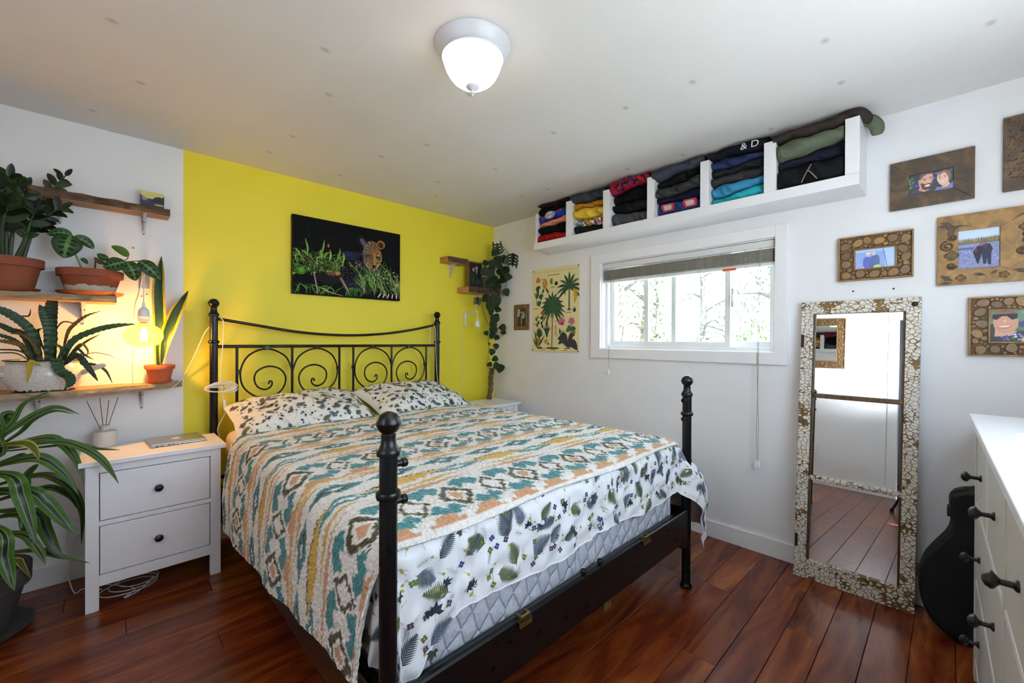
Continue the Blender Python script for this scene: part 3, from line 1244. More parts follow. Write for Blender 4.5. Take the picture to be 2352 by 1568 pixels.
def scatter(x0, x1, y0, y1, seed, step=.080):
    rg = random.Random(seed)
    sp = []
    ny, nx = max(1, int((y1 - y0) / step)), max(1, int((x1 - x0) / step))
    for j in range(ny):
        for i in range(nx):
            cx, cy = x0 + (i + .5 + .5 * (j % 2)) * (x1 - x0) / nx, y0 + (j + .5) * (y1 - y0) / ny
            sp.append((cx + rg.uniform(-.012, .012), cy + rg.uniform(-.012, .012), rg.choice(['fern', 'fern', 'fern', 'maple'])))
            for k in range(5):
                sp.append((cx + rg.uniform(-.5, .5) * step, cy + rg.uniform(-.5, .5) * step, rg.choice(['flower', 'sprig', 'flower', 'bud', 'maple' if k == 0 else 'bud'])))
    return sp


def duv_pts(U, Vv):
    P = drape(U, Vv, DUV)
    N = normals(U, Vv, DUV)
    return P + N * (DUVD(U, Vv) + .0008)[..., None]


sp = [s for s in scatter(-2.57, -.24, -2.46, -2.15, 11) if (s[1] < -2.19 or s[0] > -.8 or s[0] < -2.25)]
sp += [s for s in scatter(-2.36, -2.17, -2.56, -2.46, 15)]
sp += scatter(-.72, -.24, -2.15, -1.55, 12)
print_cloth(duv_pts, sp, 5, 'leaf_print', duvet)

# ---- the patterned fleece blanket
def hash2(a, b):
    x = np.sin(a * 12.9898 + b * 78.233) * 43758.5453
    return x - np.floor(x)


CW, CT, CO, CA, CYe = [np.array(lin(c)) for c in ('E4DFD9', '357C80', '3E3E1E', 'C0906A', 'C9A040')]


def blanket_cols(X, Y):
    # ikat jags: stagger along Y by narrow columns in X, along X by narrow rows in Y
    jx = (hash2(np.floor(X / .007), 3.) - .5) * .011
    jy = (hash2(np.floor(Y / .008), 7.) - .5) * .011
    u, v = (X + jy) / .86, -(Y + jx)
    PV = .66
    f = np.mod((2.245 - v) / .86, PV)            # distance from the foot edge inwards
    C = np.empty(X.shape + (4,))
    C[:] = CW
    def put(mask, c):
        C[mask] = c
    P1 = .36
    def tri(x, p, o=0.):
        return np.abs(np.mod(x / p + o, 1.) - .5) * 2      # 1 at cell edge, 0 at centre
    # band A: teal zigzag carrying two kinds of white and olive diamonds
    cA, hA = .175, .125
    w = np.abs(f - cA) / hA
    inA = w < 1.0
    t = tri(u, P1)
    zig = np.abs(tri(u, P1 * .5) * .62 + w * .75)
    put(inA & (zig > .44), CT)
    put(inA & (zig > 1.0), CW)
    d = t * 1.9 + w
    put(inA & (d < .98), CW)
    put(inA & (d < .80) & (d > .50), CO)
    put(inA & (d < .30), CA)
    t2 = tri(u, P1, .5)
    d2 = t2 * 2.3 + w * 1.05
    put(inA & (d2 < .95), CW)
    put(inA & (d2 < .74) & (d2 > .50) & (f > cA - .1), CO)
    # foot-side border: tan blocks with stepped white darts, then yellow
    e = tri(u, P1 * .5, .25)
    put((f < .062 - .03 * (e > .5)) & (f > .014), CA)
    put((f < .075) & (f > .02) & (e > .80), CW)
    put(f <= .016, CYe)
    # band B: thin tan and yellow lens dashes
    e2 = tri(u, .52, .1)
    put((np.abs(f - .325) < .017 * (1 - e2)), CA)
    e3 = tri(u, .46, .55)
    put((np.abs(f - .368) < .014 * (1 - e3 * 1.2)), CYe)
    # band C: yellow lozenges with a dark edge, teal darts
    t3 = tri(u, .50, .3)
    d3 = t3 * 1.15 + np.abs(f - .445) / .045
    put(d3 < .95, CYe)
    put((d3 > .78) & (d3 < .98) & (f > .45), CO)
    t5 = tri(u, .50, .8)
    d5 = t5 * 1.2 + np.abs(f - .425) / .040
    put((d5 < .85) & (d3 > 1.), CT)
    put((d5 < .35) & (d3 > 1.), CW)
    # band D: teal and olive zigzag line with tan rule
    t4 = tri(u, .25, .05)
    d4 = t4 * 1.0 + np.abs(f - .555) / .05
    put((d4 < 1.0) & (d4 > .25), CT)
    put((d4 < .62) & (d4 > .40), CO)
    put((np.abs(f - .620) < .014 * (1 - tri(u, .36, .3))), CA)
    put((np.abs(f - .645) < .008 * (1 - tri(u, .30, .7))), CYe)
    # white stitched hem
    hem = Y < -2.228
    C[hem] = CW
    # nap: little brightness grain per tuft
    g = .88 + .2 * hash2(np.floor(X / .006), np.floor(Y / .006))
    C[..., :3] *= g[..., None]
    return np.clip(C, 0, 1)


def fleece_disp(X, Y):
    a = hash2(np.floor(X / .011 + .4 * np.sin(Y * 200)), np.floor(Y / .011 + .4 * np.sin(X * 190)))
    return .004 * (a - .3) + .004


FLEECE = attr_mat('fleece', .95, bump=.9, bscale=95, voro=True, sheen=.25, spec=.1)
blanket = cloth_mesh(BLA, lambda u, v: (-2.282 - (.52 - .15 * v)) * (1 - u) + u * (-.75 + .20),
                     lambda u, v: -.60 - .02 * u + v * (-2.246 + .60 + .02 * u) + .006 * np.sin(u * 17), 440, 330, 'blanket', FLEECE, disp=fleece_disp, cols=blanket_cols, thick=.010)
tag(blanket, 'fluffy fleece blanket with teal, tan and mustard zigzag pattern spread over the bed', 'blanket')

# ---- pillows
PILC = mat('pillow_cotton', 'E4E2DC', .85, var=.03, bump=.2, bscale=20)


def pillow(name, label, c, hx, hy, th, yaw, tilt, seed, roll=0.):
    R_ = Matrix.Rotation(yaw, 3, 'Z') @ Matrix.Rotation(roll, 3, 'Y') @ Matrix.Rotation(tilt, 3, 'X')
    Rn = np.array(R_)
    def top(u, v, sgn=1., lift=0.):
        u, v = np.asarray(u, float), np.asarray(v, float)
        uu, vv = np.clip(u, -1, 1), np.clip(v, -1, 1)
        x = hx * uu * (1 - .07 * (1 - uu ** 2) * 0 - .05 * (1 - np.abs(vv)) * np.abs(uu) ** 3)
        y = hy * vv * (1 - .07 * (1 - np.abs(uu)) * np.abs(vv) ** 3)
        prof = (1 - np.abs(uu) ** 2.6) ** .62 * (1 - np.abs(vv) ** 2.6) ** .62
        z = th * prof * (1 + .10 * np.sin(uu * 5 + seed) * np.cos(vv * 4)) + .006 * np.sin(uu * 17 + vv * 6 + seed) * prof
        z = z * sgn * (1. if sgn > 0 else .55) + lift
        L = np.stack([x, y, z], -1)
        return L @ Rn.T + np.array(c)
    n = 48
    g = np.linspace(-1, 1, n)
    U, Vg = np.meshgrid(g, g)
    A, B = top(U, Vg), top(U, Vg, -1.)
    mb = MB()
    idx = np.arange(n * n).reshape(n, n)
    F = np.stack([idx[:-1, :-1], idx[:-1, 1:], idx[1:, 1:], idx[1:, :-1]], -1).reshape(-1, 4)
    mb.v = [tuple(p) for p in np.concatenate([A.reshape(-1, 3), B.reshape(-1, 3)]).tolist()]
    mb.f = [tuple(f) for f in F.tolist()] + [tuple(f) for f in (F[:, ::-1] + n * n).tolist()]
    mb.mi = [0] * len(mb.f)
    o = mb.build(name, PILC, None, smooth='all', fixn=False)
    tag(o, label, 'pillow', 'printed pillows at the headboard')
    def pts(Um, Vm):
        return top(Um / hx, Vm / hy, 1., .0022)
    sp = scatter(-hx * .98, hx * .98, -hy * .98, hy * .98, seed, .056)
    print_cloth(pts, [s for s in sp if abs(s[0]) < hx * .94 and abs(s[1]) < hy * .93], seed + 1, 'leaf_print', o, .62)
    return o


pillow('pillow', 'leaf-printed pillow with its open end beside the bed post with the coiled white cord', (-1.915, -.360, .792), .40, .255, .115, math.radians(-2), math.radians(17), 21, math.radians(-2))
pillow('pillow', 'leaf-printed pillow on the window side of the bed', (-1.105, -.345, .802), .405, .26, .115, math.radians(4), math.radians(17), 33, math.radians(1))
# ================================================================== HEADBOARD-WALL SIDE
# ------------------------------------------------------------------ leopard canvas
cv = thing('leopard_canvas', 'wide dark canvas print of a young leopard in grass on the yellow wall', 'canvas print', (-1.48, 0, 1.583))
ax0, ax1, az0, az1 = -1.892, -1.068, 1.584, 2.135
box('stretcher', (ax0, -.035, az0), (ax1, -.001, az1), mat('canvas_edge_black', '0A0A0C', .6), cv, .002)
A = Art((ax1 - ax0) / (az1 - az0))
rg = random.Random(14)
for k in range(14):
    x, y = rg.random(), rg.uniform(.4, .95)
    A.stroke([(x, y), (x + rg.uniform(-.1, .1), y + .1), (x + rg.uniform(-.2, .2), y + .15)], .004, rg.choice(['1C1E28', '23242E', '1A2018']))
for k in range(5):
    A.ell(.45 + .03 * k, .60 + rg.uniform(-.06, .06), .07, .03, rg.choice(['1E1E34', '262640']), rot=.3)
# grass behind on the far side
for k in range(420):
    x, y = rg.uniform(0, .43), rg.uniform(.26, .50) + .03 * math.sin(k)
    h = rg.uniform(.02, .11)
    A.stroke([(x, y), (x + rg.uniform(-.02, .02), y + h * .6), (x + rg.uniform(-.05, .05), y + h)], rg.uniform(.003, .010), rg.choice(['3E6A22', '2A4A1A', '1C3414', '2E5220', '5E8A30', '86AC48', '16260F', '3A3A20', '6A4A3A', '0E160C']), 'leaf', 6)
for x0, y0, x1, y1 in ((.12, .50, .10, .72), (.22, .50, .26, .74), (.30, .45, .31, .62), (.36, .45, .40, .66), (.06, .48, .02, .58), (.42, .45, .43, .60)):
    A.stroke([(x0, y0), ((x0 + x1) / 2 + .01, (y0 + y1) / 2), (x1, y1)], .011, rg.choice(['6E9A3A', '8AB04A']), 'leaf')
A.ell(.07, .30, .035, .05, '46701A')
A.ell(.07, .31, .020, .03, '5E8A26')
A.ell(.295, .665, .008, .025, 'B05A2A')
# second cub lying low, dark
A.ell(.30, .24, .12, .08, '1A1618')
A.ell(.33, .30, .06, .03, '6A4A3A')
A.ell(.38, .31, .025, .025, 'A0703A')
for k in range(16):
    A.ell(rg.uniform(.27, .40), rg.uniform(.22, .31), .006, .006, '2A1C16', n=6)
# body of the leopard, in shade, with rosettes catching rim light
A.poly([(.40, .36), (.43, .46), (.50, .50), (.56, .46), (.60, .38), (.58, .20), (.52, .08), (.44, .18)], '191823')
A.poly([(.55, .10), (.54, .36), (.60, .52), (.66, .56), (.80, .52), (.86, .38), (.82, .14), (.66, .06)], '1C1B28')


def tuft(x, y, L, ang, w, c):
    A.stroke([(x, y), (x + L * math.cos(ang) / A.asp, y + L * math.sin(ang))], w, c, 'leaf', 4)


for k in range(150):
    x, y = rg.uniform(.42, .60), rg.uniform(.12, .48)
    lit = max(0, min(1, (y - .20) / .28))
    tuft(x, y, .022, rg.uniform(1.0, 2.4), .004, rg.choice(['3A3648', '4A4658']) if lit < .7 else rg.choice(['A87A38', 'C09450', '8A6030']))
for k in range(46):
    x, y = rg.uniform(.42, .59), rg.uniform(.12, .46)
    A.ell(x, y, rg.uniform(.008, .013), rg.uniform(.013, .022), '07070C', rot=rg.uniform(0, 3), n=8)
for k in range(230):
    x, y = rg.uniform(.55, .84), rg.uniform(.10, .52)
    edge = x < .62 or y > .46
    tuft(x, y, .018, rg.uniform(.8, 2.6), .003, rg.choice(['55526A', '6E6A80', '86828E']) if edge else rg.choice(['2E2C3E', '3A384C', '26243A']))
for k in range(120):
    x, y = rg.uniform(.56, .83), rg.uniform(.10, .50)
    A.ell(x, y, .008, .012, '0A0A12', rot=rg.uniform(0, 3), n=7)
# head: layered fur strokes over a dark-to-gold ground
A.ell(.612, .80, .040, .092, '1E181A', rot=.38)
A.ell(.617, .785, .024, .060, '5A5058', rot=.38)
A.ell(.795, .795, .042, .062, '8A5E2C')
A.ell(.792, .785, .028, .042, '2E221E')
A.poly([(.615, .60), (.625, .72), (.660, .80), (.705, .825), (.750, .81), (.785, .74), (.800, .62), (.785, .50), (.755, .42), (.720, .39), (.680, .42), (.640, .50)], '6E5030')
for k in range(620):
    a, r = rg.uniform(0, 6.28), rg.random() ** .55
    x, y = .706 + .092 * r * math.cos(a), .620 + .20 * r * math.sin(a)
    side = (x - .706) / .092
    up = (y - .62) / .20
    if side < -.25:
        c = rg.choice(['6A6672', '86808A', '4A4650', 'A49CA0'])
    elif up > .35:
        c = rg.choice(['8A6232', 'A87C40', '6E4C28', 'B98E54'])
    else:
        c = rg.choice(['B07C34', 'C6904A', '96682E', 'D2A868'])
    if up < -.55:
        c = rg.choice(['B8A08C', 'CDB8A6', '9A8070'])
    tuft(x, y, .016, math.atan2(y - .60, (x - .712) * 1.5), .0032, c)
for k in range(210):
    a, r = rg.uniform(0, 6.28), rg.random() ** .5
    x, y = .706 + .088 * r * math.cos(a), .635 + .185 * r * math.sin(a)
    if abs(x - .718) < .022 and y < .66:
        continue
    A.ell(x, y, .0036, .0058, '140E0C', rot=rg.uniform(0, 3), n=6)
A.poly([(.703, .66), (.735, .66), (.748, .50), (.735, .46), (.705, .46), (.697, .52)], '9E6E34')
A.poly([(.703, .66), (.715, .66), (.712, .47), (.705, .46), (.697, .52)], '5A4430')
A.poly([(.702, .485), (.742, .485), (.732, .452), (.722, .445), (.712, .452)], '0E0A0A')
A.stroke([(.680, .425), (.705, .438), (.722, .44), (.742, .436), (.765, .425)], .005, '140E0C', 'leaf')
for x, y in ((.668, .615), (.765, .600)):
    A.ell(x, y, .022, .024, '0C0808', rot=.3)
    A.ell(x, y - .002, .011, .012, '6E6E50')
    A.ell(x, y, .0055, .007, '060404')
    A.stroke([(x - .024, y + .020), (x, y + .030), (x + .022, y + .018)], .004, 'B8A088', 'leaf')
for k in range(40):
    tuft(.745 + rg.uniform(-.03, .05), .40 + rg.uniform(-.16, .05), .03, rg.uniform(-1.9, -1.0), .0035, rg.choice(['CDBFB6', 'A09088', '6A5E5C', 'E0D4CC']))
# foreground stalks, twigs and grass
for k in range(130):
    x, y = rg.uniform(.60, 1.02), rg.uniform(.02, .28)
    A.stroke([(x, y), (x + rg.uniform(-.05, .03), y + .10), (x + rg.uniform(-.16, .05), y + rg.uniform(.12, .32))], rg.uniform(.003, .007), rg.choice(['3E6A22', '5E8A34', '24401A', '86A458', '16280F', '7A7A4A']), 'leaf')
for k in range(40):
    x, y = rg.uniform(.80, 1.0), rg.uniform(.08, .40)
    A.stroke([(x, y), (x + rg.uniform(-.04, .04), y + rg.uniform(-.04, .05))], .006, rg.choice(['B89888', '6A4A40', 'D0B8A8', '8A6A5A']), 'leaf')
for k in range(30):
    x = rg.uniform(.0, .6)
    A.stroke([(x, .0), (x + rg.uniform(-.04, .04), .08), (x + rg.uniform(-.1, .1), .14)], .007, rg.choice(['3E6A22', '5A8A2E', '2E5220']), 'leaf')
A.stroke([(.17, .30), (.19, .15), (.205, .02)], .009, '7A6258', False)
A.stroke([(.172, .30), (.192, .15), (.207, .02)], .003, 'B09888', False)
A.stroke([(.40, .26), (.44, .16), (.48, .06)], .020, '5E4C42', False)
A.stroke([(.405, .265), (.443, .165), (.483, .065)], .008, 'A89080', 'leaf')
A.stroke([(.25, .10), (.29, .06), (.40, .02), (.46, .01)], .007, 'C8A898')
for k in range(5):
    A.stroke([(.76 + .05 * k, .02), (.80 + .04 * k, .10)], .010, 'D8B8A8', 'leaf')
A.rect(.0, .0, 1, .015, '0A0A0C')
A.build('print', lambda u, v, h: V(ax0 + (ax1 - ax0) * u, -.0356 - h, az0 + (az1 - az0) * v), cv, attr_mat('canvas_ink', .7, spec=.12), '07070A')

# ------------------------------------------------------------------ nightstands
NSW = mat('nightstand_white', 'EEEDF2', .35, var=.03)


def nightstand(label, loc, group):
    """front faces -y; local origin at the front centre of the floor footprint"""
    t = thing('nightstand', label, 'nightstand', (0, 0, 0), group)
    w, d, h = .518, .330, .700
    box('top', (-w / 2 - .022, -.020, h - .022), (w / 2 + .022, d + .005, h), NSW, t, .003)
    lw = .046
    for x in (-w / 2, w / 2 - lw):
        for y in (0, d - .035):
            box('leg', (x, y, 0), (x + lw, y + .035, h - .022), NSW, t, .002)
    for x in (-w / 2 + .006, w / 2 - .020):
        box('side_panel', (x, .03, .135), (x + .014, d - .03, h - .022), NSW, t, .001)
    box('back_panel', (-w / 2 + lw, d - .014, .135), (w / 2 - lw, d - .006, h - .022), NSW, t)
    box('bottom_panel', (-w / 2 + .02, .02, .135), (w / 2 - .02, d - .014, .150), NSW, t)
    a, b = -w / 2 + lw, w / 2 - lw
    for z0, z1 in ((.112, .163), (.392, .414), (.640, h - .022)):
        box('front_rail', (a, .003, z0), (b, .028, z1), NSW, t, .001)
    for z0, z1 in ((.165, .390), (.416, .638)):
        dd = box('drawer', (a + .003, .001, z0 + .002), (b - .003, .34, z1 - .002), NSW, t, .002)
        mb = MB()
        mb.lathe([(.010, 0), (.010, .003), (.006, .006), (.0058, .014), (.013, .018), (.0175, .022), (.0172, .027), (.011, .032), (.0005, .034)], 20, (0, .0015, (z0 + z1) / 2), mat=Matrix.Rotation(PI / 2, 4, 'X'))
        mb.build('knob', mat('black_knob', '0C0D0F', .38, var=.1), dd, smooth=True)
    t.location = loc
    return t


NS_Y = -.459
ns1 = nightstand('white two-drawer nightstand with black knobs beneath the lamp shelf', ((-2.893 - 2.375) / 2, NS_Y, 0), 'white nightstands beside the bed')
NST = .700
# the far one: place from its visible top corner
p = at(1197, 922, 'z', NST)
q_ = at(1185, 934, 'z', NST - .022)
ns2 = nightstand('white nightstand in the room corner under the trailing plant', (p.x - .281, p.y + .020, 0), 'white nightstands beside the bed')

# laptop
ALU = mat('laptop_aluminium', 'A8A6A2', .32, .85, var=.03)
DKP = mat('dark_port', '15161A', .5)
zt = NST
c0, c1, c2, c3 = at(345, 1034, 'z', zt), at(476, 1015, 'z', zt), at(452, 995, 'z', zt), at(333, 1011, 'z', zt)
lap = thing('laptop', 'closed silver laptop lying on the nightstand', 'laptop', ((c0.x + c2.x) / 2, (c0.y + c2.y) / 2, zt))
ctr = (c0 + c1 + c2 + c3) / 4
ux = ((c1 - c0) + (c2 - c3)).normalized()
uy = V(-ux.y, ux.x, 0)
Lw, Ld = ((c1 - c0).length + (c2 - c3).length) / 2, .21
print('laptop', Lw, (c3 - c0).length)
RM = Matrix(((ux.x, uy.x, 0, ctr.x), (ux.y, uy.y, 0, ctr.y), (0, 0, 1, zt), (0, 0, 0, 1)))
MB().box((-Lw / 2, -Ld / 2, .0012), (Lw / 2, Ld / 2, .0105), mat=RM).build('base', ALU, lap, bevel=.003, seg=3)
MB().box((-Lw / 2, -Ld / 2, .0112), (Lw / 2, Ld / 2, .0175), mat=RM).build('lid', ALU, lap, bevel=.003, seg=3)
for i, (x, w) in enumerate(((-.10, .012), (-.078, .010), (-.05, .012), (-.033, .012), (-.01, .004), (.01, .004))):
    MB().box((x, -Ld / 2 - .0004, .0035), (x + w, -Ld / 2 + .002, .0080), mat=RM).build('port', DKP, lap)
mb = MB()
ap = [(.0, -.017), (.008, -.019), (.013, -.012), (.016, .0), (.013, .004), (.012, .009), (.015, .013), (.008, .016), (0, .013), (-.008, .016), (-.015, .010), (-.016, 0), (-.012, -.013), (-.007, -.019)]
mb.prism(ap, lambda u, v, w: RM @ V(u * 1.2, v * 1.2, w), .0174, .0179)
mb.prism([(.0, .018), (.002, .024), (.007, .028), (.006, .022)], lambda u, v, w: RM @ V(u * 1.2, v * 1.2, w), .0174, .0179)
mb.build('lid_emblem', mat('emblem_white', 'E6E2DC', .3), lap)

# reed diffuser
FROST = mat('frosted_glass', 'C9C4C0', .5, var=.03)
p = at(240, 1024, 'z', zt)
df = thing('reed_diffuser', 'frosted glass reed diffuser with thin brown sticks on the nightstand', 'diffuser', (p.x, p.y, zt))
mb = MB()
mb.lathe([(.046, .0), (.050, .003), (.050, .072), (.048, .079), (.040, .083), (.019, .085), (.017, .089), (.017, .104), (.022, .106), (.022, .110), (.013, .110)], 28, (p.x, p.y, zt))
mb.build('bottle', FROST, df, smooth=True)
REED = mat('reed_brown', '7A5228', .8, var=.15, scale=60)
for (px, py, dy) in ((199, 921, -.02), (229, 914, .02), (250, 919, .0), (271, 912, .02)):
    tip = at(px, py, 'y', p.y + dy)
    base = V(p.x, p.y, zt + .02) + V((p.x - tip.x) * .12, 0, 0)
    MB().tube([base, tip], .0019, 6).build('reed', REED, df)

# ------------------------------------------------------------------ live-edge shelves on brackets
LIVE = wood('live_edge_pale', '5A4A38', '9A8468', 'BBA27E', (5, 24, 24), .6, .35)
LIVED = wood('live_edge_dark', '2A190E', '50321C', '7E5630', (5, 24, 24), .6, .4)
UNDER = wood('sawn_board', '8A5E30', 'B4854C', 'CDA06A', (4, 26, 26), .6, .2)
STEELB = mat('bracket_white', 'C4C2C6', .35, .2)


def live_shelf(label, x0, x1, z0, z1, depth_fn, m_bark, group='live-edge wall shelves', nseg=34, edge=.010, seed=1):
    t = thing('live_edge_shelf', label, 'shelf', ((x0 + x1) / 2, 0, z0), group)
    rg_ = random.Random(seed)
    ph = [rg_.uniform(0, 6) for _ in range(4)]
    mb = MB()
    rows = []
    for i in range(nseg + 1):
        s = i / nseg
        x = x0 + (x1 - x0) * s
        d = depth_fn(s) + edge * .35 * (math.sin(s * 23 + ph[0]) + .6 * math.sin(s * 51 + ph[1]))
        d = max(d, .006)
        bul = edge * (.6 + .4 * math.sin(s * 37 + ph[2]))
        zt_, zb_ = z1 + .0015 * math.sin(s * 29 + ph[3]), z0
        rows.append([V(x, -.001, zb_), V(x, -d + bul * .2, zb_), V(x, -d - bul, zb_ * .55 + zt_ * .45), V(x, -d, zt_), V(x, -.001, zt_)])
    k = 5
    vs = [p for r in rows for p in r]
    o = mb.add(vs, [])
    for i in range(nseg):
        for j in range(k):
            j2 = (j + 1) % k
            mb.f.append((i * k + j, i * k + j2, (i + 1) * k + j2, (i + 1) * k + j))
            mb.mi.append({0: 1, 1: 0, 2: 0, 3: 1, 4: 1}[j])
    mb.f += [tuple(range(k)), tuple(range(nseg * k + k - 1, nseg * k - 1, -1))]
    mb.mi += [1, 1]
    b = mb.build('board', [m_bark, UNDER], t)
    return t, b


def bracket(t, x, z, depth=.13, drop=.105):
    """pressed steel L bracket under a shelf: wall flange, arm and rib"""
    mb = MB()
    w = .011
    mb.prism([(-w, 0), (w, 0), (w * .8, -drop * .9), (w * .4, -drop), (-w * .4, -drop), (-w * .8, -drop * .9)], lambda u, v, ww: V(x + u, -ww, z + v), .001, .004)
    mb.prism([(-w, 0), (w, 0), (w * .7, depth), (-w * .7, depth)], lambda u, v, ww: V(x + u, -v, z - ww), 0.0005, .0035)
    mb.prism([(-.002, -.002), (-depth * .72, -.003), (-.006, -drop * .78)], lambda u, v, ww: V(x + ww, u, z + v), -.003, .003)
    o = mb.build('bracket', STEELB, t, bevel=.001)
    mb = MB()
    for zz in (-drop * .30, -drop * .93):
        for sx in ((-1, 1) if zz > -drop * .5 else (0,)):
            mb = MB()
            mb.lathe([(.0032, 0), (.0036, .001), (.002, .0022)], 8, (x + sx * .0065, -.004, z + zz), mat=Matrix.Rotation(PI / 2, 4, 'X'))
            mb.build('screw', mat('screw_dark', '4A4A4C', .4, .8), o)
    return o


# top dark shelf
zw = at(388, 506, 'y', 0).z
s_top, _ = live_shelf('dark live-edge shelf with bark rim holding the small landscape picture', at(66, 470, 'y', -.12).x, at(390, 498, 'y', -.10).x, zw - .002, zw + .036, lambda s: .150 - .03 * s, LIVED, seed=3)
for px in (137, 330):
    bracket(s_top, at(px, 520, 'y', 0).x, zw - .002, .11)
# small landscape picture on it
zs = zw + .036
pc = thing('landscape_block', 'small block picture of a dark mountain lake under yellow sky on the top shelf', 'picture', (at(350, 470, 'y', -.06).x, -.06, zs))
xa, xb = at(322, 480, 'y', -.06).x, at(377, 480, 'y', -.06).x
hh = at(322, 436, 'y', -.06).z - zs
box('block', (xa, -.06, zs), (xb, -.042, zs + hh), mat('block_edge', '23201E', .6), pc, .001)
A = Art((xb - xa) / hh)
A.rect(0, .55, 1, 1, 'C9BE6E')
A.poly([(0, .45), (0, .78), (.12, .70), (.25, .58), (.38, .60), (.5, .58), (.62, .72), (.78, .78), (.9, .74), (1, .84), (1, .4)], '23263A')
A.poly([(.05, .72), (.2, .6), (.32, .5), (.2, .42), (.08, .5)], '8A8E94')
A.rect(0, 0, 1, .46, '2A2E44')
A.ell(.8, .28, .22, .05, 'B0A858')
A.poly([(.5, .45), (.75, .62), (1, .5), (1, .4)], '14161E')
A.build('print', lambda u, v, h: V(xa + (xb - xa) * u, -.0604 - h, zs + hh * v), pc, attr_mat('photo_print', .3), '2A2E44')

# middle shelf
zm_ = at(268, 700, 'y', 0).z
s_mid, _ = live_shelf('pale spalted live-edge shelf under the terracotta pots', XL + .01, at(268, 696, 'y', -.19).x, zm_, zm_ + .032, lambda s: .225 - .015 * s, LIVE, seed=5)
ZMID = zm_ + .032
bracket(s_mid, at(190, 720, 'y', 0).x, zm_, .15, .115)
bracket(s_mid, -3.45, zm_, .15, .115)
# lower shelf, curving off towards its end
zl_ = at(300, 880, 'y', 0).z
s_low, _ = live_shelf('curved pale live-edge shelf with dark bark under the enamel pot', XL + .01, at(418, 877, 'y', -.01).x, zl_ - .034, zl_, lambda s: .27 * (1 - max(0, (s - .45) / .55) ** 2.2) + .008, LIVE, seed=8, edge=.008)
ZLOW = zl_
for px in (86, 325):
    bracket(s_low, at(px, 930, 'y', 0).x, zl_ - .034, .13, .115)
print('shelves', zw, ZMID, ZLOW)

# the two small corner shelves
s_c1, _ = live_shelf('short dark block shelf with empty bracket on the yellow wall', at(1022, 597, 'y', -.08).x, at(1060, 597, 'y', -.0).x - .02, 1.955, 2.005, lambda s: .125, LIVED, nseg=10, seed=11)
bracket(s_c1, at(1034, 620, 'y', 0).x, 1.955, .10, .12)
zc2 = at(1069, 671, 'y', -.10).z
s_c2, _ = live_shelf('short brown corner shelf holding the trailing plant and wedding photo', at(1068, 664, 'y', -.12).x, -.06, zc2 - .004, zc2 + .050, lambda s: .17, LIVED, nseg=14, seed=13)
ZC2 = zc2 + .050
bracket(s_c2, -.22, zc2 - .004, .12, .11)

# photo frame leaning on the corner shelf
xa, xb = at(1074, 640, 'y', -.09).x, at(1106, 640, 'y', -.09).x
hh = .245
t = thing('picture_frame', 'brown framed photo of a dressed-up couple on the corner shelf', 'picture frame', ((xa + xb) / 2, -.09, ZC2))
e_ = .014
mb = MB()
mb.box((xa, -.10, ZC2), (xa + e_, -.08, ZC2 + hh)).box((xb - e_, -.10, ZC2), (xb, -.08, ZC2 + hh)).box((xa + e_, -.10, ZC2), (xb - e_, -.08, ZC2 + e_)).box((xa + e_, -.10, ZC2 + hh - e_), (xb - e_, -.08, ZC2 + hh))
mb.build('frame', wood('walnut_frame', '3A2816', '6A4C2C', '86663E', (20, 20, 6), .5, .2), t, bevel=.001)
A = Art((xb - xa) / hh)
A.ell(.35, .72, .10, .09, 'A88070')
A.ell(.62, .80, .10, .09, 'A88478')
A.poly([(.2, .1), (.22, .62), (.35, .66), (.46, .5), (.45, .1)], '2A1A20')
A.poly([(.42, .1), (.48, .68), (.62, .72), (.80, .62), (.84, .1)], '1E1A3A')
A.poly([(.58, .70), (.62, .50), (.68, .70)], 'C0C0D0')
A.ell(.3, .2, .12, .12, '24402C')
A.build('photo_print', lambda u, v, h: V(xa + e_ + (xb - xa - 2 * e_) * u, -.0985 - h, ZC2 + e_ + (hh - 2 * e_) * v), t, attr_mat('photo_print', .3), '14101A')

# ------------------------------------------------------------------ bulb lamp hanging over the lower shelf
WCORD = mat('white_cord', 'D9D6D0', .5, var=.03)
WPL = mat('lamp_white_plastic', 'E0DEDC', .4, var=.02)
lx = at(331, 640, 'y', 0).x
lz = at(331, 628, 'y', 0).z
la_y = -.175
bc = at(330, 771, 'y', la_y)
lamp = thing('hanging_bulb_lamp', 'bare glowing globe bulb hanging from a wall bracket by white cord', 'lamp', (bc.x, la_y, bc.z))
mb = MB()
mb.box((lx - .024, -.004, lz - .085), (lx + .024, -.001, lz + .045))
mb.box((lx - .012, -.19, lz + .035), (lx + .012, -.001, lz + .040))
mb.prism([(-.002, .034), (-.12, .034), (-.002, -.05)], lambda u, v, w: V(lx + w, u, lz + v), -.002, .002)
mb.build('wall_bracket', mat('bracket_grey', '9A9698', .4, .3), lamp, bevel=.001)
for px, py in ((325, 680), (337, 676)):
    q = at(px, py, 'y', -.003)
    MB().lathe([(.0035, 0), (.0035, .002), (.002, .003)], 8, q, mat=Matrix.Rotation(PI / 2, 4, 'X')).build('screw', mat('screw_dark', '4A4A4C', .4, .8), lamp)
arm = V(bc.x, la_y, lz + .040)
sock_t = at(329, 700, 'y', la_y)
MB().tube([arm, V(bc.x, la_y, sock_t.z)], .0028, 8).build('drop_cord', WCORD, lamp, smooth=True)
zS = sock_t.z
mb = MB()
mb.lathe([(.0175, zS - .093), (.024, zS - .090), (.024, zS - .078), (.0265, zS - .076), (.0265, zS - .068), (.034, zS - .066), (.034, zS - .062), (.0255, zS - .060), (.0255, zS - .036), (.021, zS - .024), (.012, zS - .014), (.0075, zS - .012), (.0065, zS + .012), (.004, zS + .014)], 24, (bc.x, la_y, 0))
